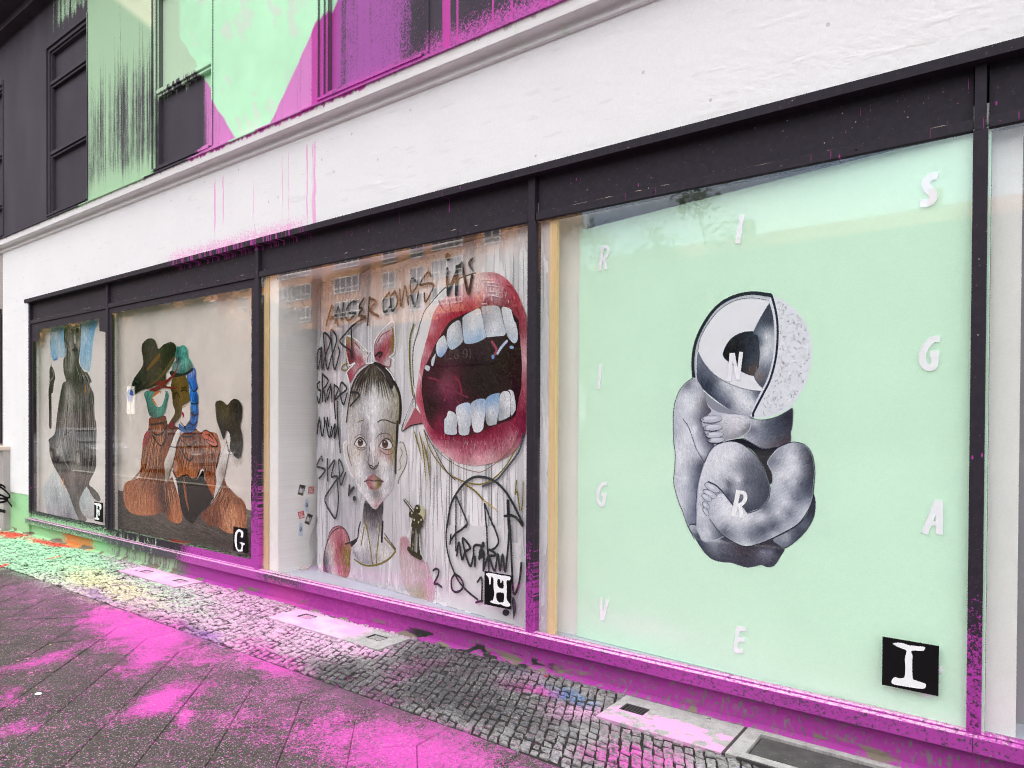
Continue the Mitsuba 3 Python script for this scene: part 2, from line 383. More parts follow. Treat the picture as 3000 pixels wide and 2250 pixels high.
B = scene
stucco = lambda p, n, uv: 0.003 * fbm(p.x * 45, p.z * 45, p.y * 45, octaves=3) + 0.0012 * smoothstep(0.62, 0.8, fbm(p.x * 3, p.z * 28))
B['white_plaster'] = bumped(principled(proc(white_wall_color), 0.9, 0.2), stucco)
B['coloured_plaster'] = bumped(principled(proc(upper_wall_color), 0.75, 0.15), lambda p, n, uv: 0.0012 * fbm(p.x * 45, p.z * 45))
B['frame_metal'] = two(principled(proc(frame_color), 0.6, 0.18))
B['sill_metal'] = bumped(principled(proc(sill_color), 0.45, 0.5), lambda p, n, uv: 0.0006 * noise(p.x * 160, p.z * 160, p.y * 160))
B['plinth_render'] = bumped(principled(proc(plinth_color), 0.8, 0.3), lambda p, n, uv: 0.004 * fbm(p.x * 40, p.z * 40) + 0.002 * fbm(p.x * 130, p.z * 130))
B['cornice_plaster'] = two(principled(proc(cornice_color), 0.85, 0.2))
B['slab_concrete'] = bumped(principled(proc(slab_color), 0.85, 0.2), lambda p, n, uv: 0.0012 * noise(p.x * 140, p.y * 140))
B['granite'] = bumped(principled(proc(cobble_color), 0.85, 0.2), lambda p, n, uv: 0.0022 * noise(p.x * 90, p.y * 90) + 0.0009 * noise(p.x * 260, p.y * 260))
B['cover_concrete'] = bumped(principled(proc(concrete_color), 0.85, 0.3), lambda p, n, uv: 0.0015 * fbm(p.x * 70, p.y * 70))
B['joint_dirt'] = two(principled(proc(joint_color), 0.95, 0.1))
B['art_paint'] = two({'type': 'diffuse', 'reflectance': {'type': 'mesh_attribute', 'name': 'vertex_color'}})
B['mint_board'] = two(principled(proc(board_color((0.66, 0.92, 0.72), 0.06, 3, 3)), 0.7, 0.1))
B['grey_board'] = two(principled(proc(board_color((0.66, 0.64, 0.65), 0.30, 24, 1.6)), 0.85, 0.08))
B['beige_board'] = two(principled(proc(board_color((0.72, 0.66, 0.60), 0.24, 6, 5)), 0.85, 0.08))
B['pale_board'] = two(principled(proc(board_color((0.82, 0.76, 0.72), 0.12, 6, 3)), 0.85, 0.08))
B['wood'] = two(principled(proc(wood_color), 0.6, 0.35))
B['inner_white'] = two(principled(proc(board_color((0.86, 0.86, 0.82), 0.06, 5, 5)), 0.85, 0.2))
B['inner_grey'] = two(principled((0.36, 0.36, 0.37), 0.85, 0.2))
B['inner_dark'] = two(principled((0.03, 0.028, 0.028), 0.9, 0.1))
B['floor_grey'] = two(principled((0.46, 0.48, 0.56), 0.6, 0.3))
B['glass'] = {'type': 'thindielectric', 'int_ior': 1.60}   # coated shop glass
B['sealant'] = two(principled((0.62, 0.50, 0.40), 0.8, 0.2))
B['black_card'] = two(principled((0.006, 0.005, 0.006), 0.7, 0.1))
B['white_card'] = two(principled((0.80, 0.80, 0.81), 0.6, 0.3))
B['red_print'] = two(principled((0.58, 0.025, 0.035), 0.5, 0.4))
B['pale_blue_print'] = two(principled((0.55, 0.64, 0.76), 0.5, 0.4))
B['iron'] = two(principled((0.035, 0.033, 0.033), 0.55, 0.5))
B['hatch_top'] = bumped(principled(proc(lambda p, n, uv: drops(mi.Color3f(0.05, 0.048, 0.047) * (0.6 + 0.9 * fbm(p.x * 20, p.y * 20)), p.x, p.y, 0.05, 60, mi.Color3f(0.25, 0.24, 0.22), 1.0)), 0.7, 0.4), lambda p, n, uv: 0.0015 * noise(p.x * 120, p.y * 120))
B['stone_block'] = two(principled((0.55, 0.52, 0.48), 0.85, 0.2))
B['neighbour_stone'] = bumped(principled(proc(board_color((0.36, 0.33, 0.32), 0.3, 5, 5)), 0.85, 0.25), stucco)
B['ledge_stone'] = two(principled((0.56, 0.47, 0.40), 0.8, 0.25))
B['asphalt'] = two(principled(proc(lambda p, n, uv: mi.Color3f(0.045, 0.045, 0.046) * (0.7 + 0.6 * noise(p.x * 20, p.y * 20))), 0.9, 0.2))
B['kerb_granite'] = two(principled((0.25, 0.24, 0.23), 0.8, 0.3))
B['ochre_brick'] = two(principled(proc(ochre_brick), 0.85, 0.2))
B['grey_render'] = two(principled((0.055, 0.053, 0.052), 0.85, 0.1))
B['pale_render'] = two(principled((0.22, 0.21, 0.20), 0.85, 0.1))
B['roof_tile'] = two(principled((0.16, 0.07, 0.05), 0.8, 0.3))
B['white_frame'] = two(principled((0.74, 0.74, 0.75), 0.45, 0.4))
B['window_pane'] = two(principled((0.06, 0.065, 0.075), 0.12, 0.5))
B['car_glass'] = two(principled((0.015, 0.016, 0.018), 0.25, 0.3))
B['bark'] = two(principled((0.075, 0.058, 0.045), 0.9, 0.2))
B['leaf'] = {'type': 'principledthin', 'base_color': {'type': 'rgb', 'value': [0.055, 0.105, 0.028]}, 'roughness': 0.6, 'diff_trans': 0.7, 'spec_trans': 0.0}
B['blade'] = two(principled((0.05, 0.10, 0.03), 0.7, 0.3))
B['tyre'] = two(principled((0.02, 0.02, 0.02), 0.8, 0.3))
B['silver_paint'] = two(principled((0.52, 0.53, 0.55), 0.25, 0.5, 0.2, clearcoat=0.6))
B['dark_paint'] = two(principled((0.03, 0.032, 0.038), 0.25, 0.5, 0.1, clearcoat=0.6))
B['white_car_paint'] = two(principled((0.72, 0.72, 0.71), 0.25, 0.5, clearcoat=0.6))
B['steel'] = two(principled((0.35, 0.35, 0.36), 0.4, 0.5, 0.7))
B['blue_sign'] = two(principled((0.03, 0.12, 0.52), 0.4, 0.4))
B['lamp_red'] = two(principled((0.5, 0.02, 0.02), 0.2, 0.5))

# ---------------------------------------------------------------- flat art: strokes and fills, in millimetres along and up each board
ART = {}
ART['I'] = '''
body|f|150 152 166|1|866 2021 922 1944 1051 1848 1229 1783 1192 1771 1032 1784 934 1784 894 1812 888 1921
melon_head|f|232 235 242|1|851 2034 845 2113 855 2208 874 2288 909 2352 958 2413 1007 2460 1069 2495 1140 2515 1222 2516 1321 2495 1334 2482 1391 2452 1460 2392 1515 2318 1544 2238 1553 2143 1546 2058 1518 1964 1473 1887 1422 1827 1327 1789 1278 1781 1229 1786 1146 1806 1051 1848 922 1944
|s|520 18 3.5 n 70|1391 2416 215 215 223 1452 2323 150 150 158 1495 2233 170 170 178 1432 2150 238 238 246 1517 2102 175 175 183 1395 2043 150 150 158 1476 1974 180 180 188 1370 1933 215 215 223 1414 1862 190 190 198 1327 1823 160 160 168 1389 2241 200 200 208|1357 2438 1391 2443 1460 2383 1506 2314 1536 2239 1545 2144 1538 2058 1510 1969 1464 1896 1414 1840 1327 1801 1278 1792 1295 1899 1343 2000 1368 2110 1376 2242 1370 2352
|s|500 38 4.7 60 12|901 2134 120 125 145 912 2015 70 75 95 972 1989 60 66 84 1031 1894 95 100 120 1049 1987 208 213 221 1145 1916 241 243 248 1214 1869 241 243 248 1259 1900 110 118 135 1145 1847 208 212 221 1201 1801 179 183 194 1075 1857 90 96 115 1250 1927 100 108 125|880 2183 879 2016 922 1953 992 1895 1051 1852 1099 1824 1146 1810 1201 1787 1237 1837 1286 1935 1182 1951 1078 1991 991 2045 921 2124
|f|240 241 246|1|885 2206 910 2285 968 2379 1045 2447 1140 2476 1232 2471 1317 2453 1229 2293 1142 2286 1085 2254 1043 2182 1048 2145 1082 2111 1158 2052 1231 2022 1295 1948 1286 1935 1182 1951 1078 1991 991 2045 921 2124
|f|34 38 50|1|1043 2173 1062 2218 1095 2258 1142 2282 1188 2290 1229 2286 1252 2255 1261 2205 1262 2115 1253 2066 1231 2027 1162 2052 1077 2116 1048 2145
|s|160 28 3.7 100 12|1095 2216 28 28 38 1143 2167 24 22 32 1211 2209 45 52 66 1212 2118 58 66 82 1226 2063 90 80 78 1143 2085 30 34 46|1048 2168 1067 2213 1100 2253 1142 2277 1188 2285 1227 2282 1247 2251 1257 2206 1258 2116 1249 2071 1229 2031 1162 2057 1082 2120
|f|90 100 118|1|1321 2450 1229 2293 1252 2255 1261 2183 1262 2093 1231 2022 1295 1946 1325 2023 1346 2111 1354 2221 1347 2333 1335 2409
|s|300 31 3.6 95 12|1313 2424 60 66 80 1278 2347 70 78 94 1322 2335 62 70 86 1261 2286 120 128 144 1301 2256 219 223 230 1297 2181 231 234 240 1293 2123 194 200 210 1337 2156 179 185 195 1294 2060 110 116 132 1258 2026 130 122 122 1299 1980 80 86 100 1266 2223 90 98 114|1319 2442 1233 2293 1254 2255 1264 2183 1265 2093 1236 2022 1295 1951 1323 2023 1344 2111 1351 2222 1343 2333 1333 2405
|l|40 46 58|22.5 1 1|857 2034 851 2137 870 2250 924 2360 1002 2451 1095 2499 1209 2512 1323 2488
|l|190 196 206|9.2 1 1|872 2023 865 2131 882 2242 934 2349 1009 2439 1100 2485 1209 2498 1319 2473
|l|60 66 80|3.6 1 1|881 2192 900 2276 949 2358 1019 2433 1107 2477 1209 2485 1317 2459
|l|60 66 80|3.1 1 1|881 2192 921 2116 991 2043 1078 1989 1182 1950 1286 1934
|l|226 230 238|15.6 1 1|1321 2461 1342 2391 1353 2314 1355 2217 1345 2111 1317 2006 1273 1918 1224 1819
|l|34 38 60|12.5 1 1|1330 2485 1352 2403 1364 2322 1365 2221 1354 2111 1325 2001 1282 1913 1233 1817 1229 1792
body|f|200 204 218|1|851 2029 800 1995 759 1947 733 1880 723 1826 721 1759 724 1637 736 1560 734 1467 726 1393 732 1345 759 1259 791 1189 818 1118 849 1064 900 1045 919 1167 907 1404 965 1567 1004 1625 1052 1635 1099 1784 1002 1821 948 1867 922 1944 892 1997 866 2021
|s|1100 43 4.3 80 7|816 1984 120 124 140 867 1993 194 197 208 801 1922 226 228 237 903 1920 190 192 205 749 1850 197 200 212 853 1849 231 233 241 933 1868 110 106 118 729 1686 179 183 197 803 1663 226 228 237 869 1712 226 228 237 895 1617 208 211 223 778 1542 231 233 241 855 1583 201 204 215 737 1394 190 194 207 805 1398 224 227 236 871 1425 120 126 145 906 1489 62 66 88 871 1526 179 183 195 916 1566 215 218 228 877 1354 90 96 118 832 1312 179 183 197 786 1227 219 221 231 868 1210 110 116 138 859 1122 120 126 146 904 1770 110 112 130 935 1689 90 92 112 965 1633 80 84 104|851 2024 803 1990 764 1947 738 1880 728 1826 726 1759 730 1637 741 1560 739 1467 732 1393 737 1345 764 1259 796 1189 823 1119 874 1112 881 1163 878 1258 882 1330 897 1403 921 1480 931 1509 965 1577 995 1610 975 1638 935 1689 914 1746 904 1774 934 1789 973 1822 948 1858 922 1944 892 1997 867 2016
|l|52 56 76|4.9 1 1|786 1774 823 1726 854 1650 880 1583 931 1504 919 1478 897 1403 885 1326 878 1234 881 1153 874 1110
|l|30 34 48|4.4 1 1|851 2029 800 1995 759 1947 733 1880 723 1826 721 1759 724 1637 736 1560 734 1467 726 1393 732 1345 759 1259 791 1189 818 1118 870 1028
|f|62 66 82|1|828 1107 879 1127 959 1135 1038 1119 1105 1080 1152 1048 1194 1021 1267 1053 1347 1089 1378 1052 1417 1037 1396 992 1370 945 1348 924 1317 917 1282 924 1246 910 1200 899 1149 905 1106 913 1049 910 991 917 946 944 911 982 870 1040
|s|650 38 4.3 35 8|849 1081 172 177 190 900 1048 60 66 84 940 1071 194 198 210 980 1038 179 184 195 931 985 70 75 92 1010 966 110 114 130 1058 1000 90 92 108 1106 960 72 74 90 1153 993 70 62 74 1222 984 62 60 72 1200 926 58 60 74 1294 1006 130 132 150 1276 1027 66 60 74 1312 1031 60 56 70 1339 1007 120 122 140 1369 1020 50 52 66 1344 954 62 64 78 1395 1014 56 60 74 1010 924 60 64 80|833 1103 879 1113 940 1076 1009 1055 1086 1031 1134 1023 1194 1019 1267 1048 1347 1084 1378 1048 1410 1032 1391 992 1366 946 1346 928 1317 922 1282 928 1246 914 1200 903 1149 910 1106 918 1049 915 991 921 951 947 913 987 875 1040
|f|48 52 68|1|1565 1369 1581 1323 1578 1249 1558 1192 1525 1137 1472 1078 1417 1037 1378 1050 1347 1086 1420 1130 1483 1176 1533 1237 1561 1312
|s|300 34 3.9 -50 8|1569 1334 36 38 52 1557 1248 42 46 60 1525 1180 96 102 118 1488 1150 66 72 88 1429 1100 172 177 187 1404 1062 120 126 142 1463 1086 80 86 102 1497 1116 60 66 82|1567 1360 1577 1322 1574 1249 1554 1191 1521 1141 1472 1083 1417 1043 1382 1055 1351 1082 1420 1125 1483 1171 1535 1237 1563 1313
|f|92 96 112|1|1174 1784 1261 1771 1349 1784 1414 1815 1452 1837 1457 1793 1453 1732 1445 1697 1445 1649 1399 1621 1338 1600 1285 1605 1216 1635 1175 1656 1128 1651 1184 1679
|s|520 36 4.1 -25 8|1238 1753 208 211 220 1216 1716 110 114 130 1306 1740 100 106 120 1284 1695 130 135 150 1371 1749 70 76 92 1423 1789 50 50 64 1350 1682 86 92 106 1415 1697 72 76 90 1433 1653 80 64 72 1307 1637 120 124 138 1342 1611 100 92 100 1216 1657 179 182 194 1170 1670 190 192 204|1192 1775 1261 1766 1349 1780 1414 1811 1448 1832 1452 1793 1449 1732 1441 1697 1439 1653 1396 1626 1338 1604 1284 1609 1216 1639 1175 1661 1142 1653 1184 1679
|f|24 26 38|1|999 1620 1052 1635 1100 1648 1175 1654 1285 1603 1373 1612 1325 1544 1344 1438 1331 1401 1299 1489 1240 1576 1184 1616 1114 1637
|f|178 182 196|1|931 1504 965 1577 1014 1620 1091 1641 1147 1633 1194 1607 1253 1554 1299 1480 1326 1405 1331 1348 1314 1293 1270 1249 1206 1221 1104 1138 1057 1063 940 1017 895 1069 882 1115 883 1211 887 1331 902 1413
|s|1300 38 4.3 70 8|966 1539 219 221 230 1053 1598 226 228 237 1101 1553 234 236 243 1030 1481 228 231 238 1171 1574 194 197 208 1217 1548 130 135 150 1263 1514 100 106 120 1125 1471 172 176 187 1185 1502 105 110 125 1218 1421 95 100 115 1149 1417 219 222 230 1102 1438 208 212 221 1300 1404 66 72 88 1287 1336 72 78 92 1242 1355 95 100 115 1196 1329 120 124 138 1186 1406 90 96 112 1265 1280 74 80 96 1211 1239 60 64 80 1126 1347 179 183 194 1088 1386 90 95 110 1055 1365 194 197 208 957 1430 219 221 231 917 1357 215 218 228 898 1236 205 208 219 939 1192 219 222 230 909 1118 187 191 202 960 1076 215 218 227 1028 1083 90 96 112 1079 1321 70 76 94|936 1505 970 1572 1014 1616 1091 1636 1147 1628 1194 1602 1249 1554 1295 1480 1322 1405 1327 1347 1310 1297 1270 1253 1206 1225 1104 1142 1057 1068 940 1026 900 1069 887 1116 888 1211 893 1331 907 1413
|f|190 194 208|1|1373 1607 1441 1642 1492 1641 1533 1621 1563 1570 1576 1485 1569 1377 1561 1312 1525 1232 1479 1175 1403 1123 1334 1080 1267 1046 1190 1021 1124 1038 1057 1072 1009 1114 969 1162 958 1222 968 1265 1002 1301 1050 1326 1113 1258 1174 1250 1202 1220 1265 1248 1323 1302 1335 1370 1348 1438 1325 1495 1312 1521 1329 1553
|s|1800 42 4.0 -45 8|1399 1599 179 183 194 1458 1623 194 197 208 1459 1558 226 228 237 1408 1529 190 194 205 1347 1527 120 126 142 1521 1603 90 96 112 1551 1548 34 38 52 1564 1463 34 38 54 1522 1504 120 126 142 1481 1489 219 222 231 1396 1454 234 236 243 1366 1386 208 212 221 1418 1411 179 184 195 1460 1414 201 205 215 1510 1417 90 96 112 1544 1363 80 86 104 1482 1328 110 116 134 1419 1301 224 227 236 1354 1296 172 177 188 1301 1260 100 106 122 1537 1276 208 211 221 1495 1229 194 198 210 1441 1237 120 126 142 1376 1240 219 222 231 1288 1201 231 233 241 1197 1183 234 236 243 1355 1163 80 86 104 1289 1129 78 84 100 1420 1169 179 184 197 1355 1109 197 201 213 1221 1095 120 126 142 1199 1038 208 212 221 1128 1094 172 177 188 1128 1163 226 228 237 1056 1203 234 236 243 1036 1271 226 228 237 998 1221 197 201 212 1018 1138 194 197 208 1067 1097 100 106 122 1151 1225 231 233 241|1377 1603 1441 1638 1492 1637 1529 1618 1559 1570 1572 1485 1564 1377 1557 1312 1520 1236 1475 1179 1403 1128 1334 1085 1267 1050 1190 1025 1124 1043 1057 1077 1013 1114 974 1162 963 1223 973 1264 1002 1296 1050 1321 1113 1254 1174 1245 1202 1216 1265 1244 1327 1303 1340 1371 1352 1438 1330 1495 1316 1521 1334 1553
|l|30 34 48|4.9 1 1|1373 1610 1441 1642 1492 1641 1533 1621 1563 1570 1576 1485 1569 1377 1561 1312 1525 1232 1479 1175 1403 1123 1334 1080 1267 1046 1190 1021 1124 1038 1057 1072 1009 1114 969 1162
|l|36 40 56|4.7 1 1|931 1504 965 1577 1014 1620 1091 1641 1147 1633 1194 1607 1253 1554 1299 1480 1326 1405 1331 1348 1314 1293 1270 1249 1202 1218
|l|36 40 56|6.4 1 1|957 1392 1006 1372 1050 1333 1084 1293 1113 1261
hand|f|206 209 222|1|1032 1793 1089 1803 1146 1800 1211 1780 1216 1721 1184 1684 1128 1658 1076 1645 1038 1644
|s|240 28 3.7 20 12|1051 1761 215 215 223 1123 1775 228 228 236 1192 1757 212 212 220 1146 1715 205 205 213 1184 1693 120 120 128 1100 1669 170 170 178 1052 1654 160 160 168 1211 1739 130 130 138|1037 1789 1089 1798 1146 1796 1206 1777 1211 1721 1179 1686 1128 1662 1076 1650 1043 1649
|f|44 48 66|0|1045 1778 1039 1766 1020 1755 992 1748 960 1745 930 1748 909 1756 901 1766 907 1779 926 1789 955 1797 987 1799 1016 1796 1037 1789
|f|196 200 214|0|1043 1779 1038 1769 1020 1760 993 1753 962 1751 934 1753 914 1759 906 1769 912 1779 931 1788 958 1795 989 1797 1016 1795 1036 1789
|f|222 225 235|0|1016 1783 1012 1778 999 1774 980 1771 959 1769 939 1769 925 1771 920 1775 925 1779 938 1784 957 1787 978 1788 998 1788 1011 1786
|f|150 155 172|0|928 1773 927 1768 925 1764 921 1762 917 1762 914 1764 911 1768 910 1773 911 1778 914 1782 917 1784 921 1784 925 1782 927 1778
|f|44 48 66|0|1048 1726 1042 1716 1025 1706 1000 1699 972 1696 945 1699 926 1705 919 1715 924 1726 942 1735 967 1742 996 1745 1022 1742 1040 1736
|f|196 200 214|0|1046 1728 1041 1719 1025 1710 1001 1705 974 1702 949 1704 931 1709 924 1717 929 1726 946 1735 970 1740 998 1743 1022 1741 1039 1736
|f|222 225 235|0|1021 1731 1017 1727 1006 1723 989 1720 970 1719 953 1719 940 1720 936 1723 940 1727 951 1731 969 1734 988 1736 1005 1736 1017 1734
|f|150 155 172|0|945 1721 944 1717 941 1713 938 1711 934 1711 930 1713 928 1717 927 1721 927 1725 930 1729 934 1731 938 1731 941 1729 944 1725
|f|44 48 66|0|1053 1682 1048 1671 1032 1662 1009 1656 983 1653 958 1655 941 1661 934 1670 939 1681 955 1690 979 1697 1005 1699 1029 1697 1046 1691
|f|196 200 214|0|1051 1683 1047 1675 1032 1667 1010 1661 985 1659 962 1660 946 1665 939 1673 944 1681 959 1689 982 1695 1007 1697 1029 1696 1045 1691
|f|222 225 235|0|1028 1686 1024 1683 1014 1679 998 1676 981 1674 965 1674 954 1676 949 1679 953 1683 964 1686 980 1689 997 1691 1013 1691 1024 1689
|f|150 155 172|0|959 1676 958 1672 955 1669 952 1667 948 1667 944 1669 942 1672 941 1676 942 1680 944 1684 948 1685 952 1686 955 1684 958 1681
|f|44 48 66|0|1058 1649 1053 1640 1039 1632 1018 1626 994 1623 971 1625 955 1630 949 1638 954 1647 968 1655 990 1661 1014 1664 1036 1662 1052 1657
|f|196 200 214|0|1057 1650 1052 1643 1039 1636 1019 1631 996 1629 975 1630 960 1634 955 1640 959 1648 973 1655 993 1660 1016 1662 1036 1661 1051 1657
|f|222 225 235|0|1035 1653 1031 1650 1022 1647 1008 1645 992 1643 977 1643 967 1644 963 1646 966 1650 976 1653 991 1655 1006 1657 1021 1657 1031 1656
|f|150 155 172|0|973 1644 972 1640 969 1637 966 1636 962 1636 958 1637 956 1640 955 1643 956 1647 958 1650 962 1651 966 1651 969 1650 972 1647
foot|f|44 48 66|0|1030 1334 1020 1328 1003 1326 982 1331 960 1341 943 1354 933 1367 934 1378 943 1385 961 1386 982 1381 1003 1371 1020 1358 1030 1345
|f|200 204 218|0|1028 1335 1019 1329 1004 1328 984 1333 963 1342 947 1354 937 1366 937 1376 946 1382 962 1382 982 1377 1003 1368 1019 1356 1028 1344
|f|226 229 238|0|998 1350 994 1348 986 1348 976 1351 966 1356 958 1361 953 1367 952 1371 956 1373 964 1372 974 1370 984 1365 992 1359 997 1354
|f|44 48 66|0|1011 1298 1002 1292 987 1290 967 1294 948 1303 932 1315 923 1327 923 1337 932 1343 948 1345 968 1340 987 1331 1003 1320 1011 1308
|f|200 204 218|0|1010 1298 1002 1293 987 1292 969 1296 951 1305 936 1315 927 1326 927 1335 935 1340 950 1341 968 1337 986 1328 1001 1318 1009 1307
|f|226 229 238|0|981 1312 978 1310 971 1311 962 1313 952 1317 945 1322 940 1327 940 1331 943 1333 950 1333 959 1330 969 1326 976 1321 981 1316
|f|44 48 66|0|980 1274 972 1269 959 1268 944 1272 930 1280 919 1291 914 1302 916 1311 924 1316 937 1317 952 1312 966 1304 976 1294 982 1283
|f|200 204 218|0|978 1274 971 1270 960 1270 946 1274 933 1282 923 1291 918 1301 919 1309 926 1313 938 1313 952 1309 965 1301 975 1292 980 1282
|f|226 229 238|0|956 1288 953 1286 947 1287 941 1289 934 1293 929 1297 926 1302 926 1305 929 1307 935 1306 941 1304 948 1300 953 1296 956 1291
|f|44 48 66|0|965 1226 957 1222 947 1223 936 1228 926 1236 920 1246 919 1256 922 1264 930 1267 940 1267 951 1261 960 1253 967 1243 968 1233
|f|200 204 218|0|964 1227 957 1224 948 1225 938 1229 930 1237 924 1246 922 1255 925 1261 932 1264 941 1263 950 1258 959 1250 965 1241 966 1233
|f|226 229 238|0|946 1240 943 1239 939 1240 934 1243 930 1246 927 1251 926 1255 927 1257 930 1258 934 1257 938 1255 943 1251 946 1247 947 1243
|f|44 48 66|0|962 1182 954 1181 945 1184 935 1193 927 1204 923 1215 922 1225 926 1232 933 1233 942 1229 952 1221 960 1210 965 1198 965 1188
|f|200 204 218|0|961 1183 955 1183 947 1186 939 1194 931 1204 927 1214 926 1223 928 1228 934 1229 942 1225 951 1218 958 1208 963 1197 964 1189
|f|226 229 238|0|945 1200 942 1199 939 1202 935 1206 931 1211 928 1216 928 1220 928 1222 931 1222 935 1220 939 1216 942 1211 945 1206 946 1202
printed_letter|l|250 250 255|26.4 0 0|192 2946 168 2782
|l|250 250 255|23.4 1 0|183 2939 221 2935 235 2916 230 2884 187 2854
|l|250 250 255|26.3 0 0|203 2866 219 2785
printed_letter_001|l|250 250 255|24.3 0 0|185 2147 163 1977
printed_letter_002|l|250 250 255|25.6 1 0|240 1331 210 1331 180 1303 167 1258 170 1214 189 1188 211 1195 221 1266
|l|250 250 255|21.9 0 0|193 1256 236 1261
printed_letter_003|l|250 250 255|24.2 0 0|196 551 205 400
|l|250 250 255|24.2 0 0|252 552 209 401
printed_letter_004|l|250 250 255|23.1 0 0|1152 542 1134 384
|l|250 250 255|26.7 0 0|1146 528 1201 533
|l|250 250 255|26.7 0 0|1140 463 1192 468
|l|250 250 255|26.8 0 0|1128 393 1183 399
printed_letter_005|l|250 250 255|30.7 0 0|1154 2980 1128 2815
printed_letter_006|l|250 250 255|38.2 1 0|2148 2990 2125 2994 2104 2983 2095 2958 2107 2931 2125 2906 2126 2879 2107 2864 2072 2867
printed_letter_007|l|250 250 255|33.7 1 0|2164 2176 2135 2176 2107 2148 2089 2103 2092 2062 2113 2036 2139 2043 2145 2105
|l|250 250 255|30.9 0 0|2122 2103 2162 2103
printed_letter_008|l|250 250 255|30.2 0 0|2106 1196 2163 1369
|l|250 250 255|31.8 0 0|2170 1370 2171 1199
|l|250 250 255|22.9 0 0|2130 1251 2167 1255
printed_letter_009|l|250 250 255|24.0 0 0|1098 2168 1083 2000
|l|250 250 255|20.2 0 0|1107 2167 1137 2007
|l|250 250 255|23.8 0 0|1156 2171 1137 2007
printed_letter_010|l|254 254 255|26.7 0 0|1147 1351 1116 1192
|l|254 254 255|23.0 1 0|1140 1339 1178 1337 1189 1310 1174 1277 1141 1256
|l|254 254 255|25.1 0 0|1155 1267 1170 1188
printed_letter_011|l|250 250 255|32.3 0 0|2179 542 2175 507
printed_letter_012|f|250 250 255|0|2155 391 2152 385 2146 379 2135 374 2124 371 2114 371 2107 373 2104 378 2107 383 2114 389 2124 394 2135 397 2145 397 2152 395
'''
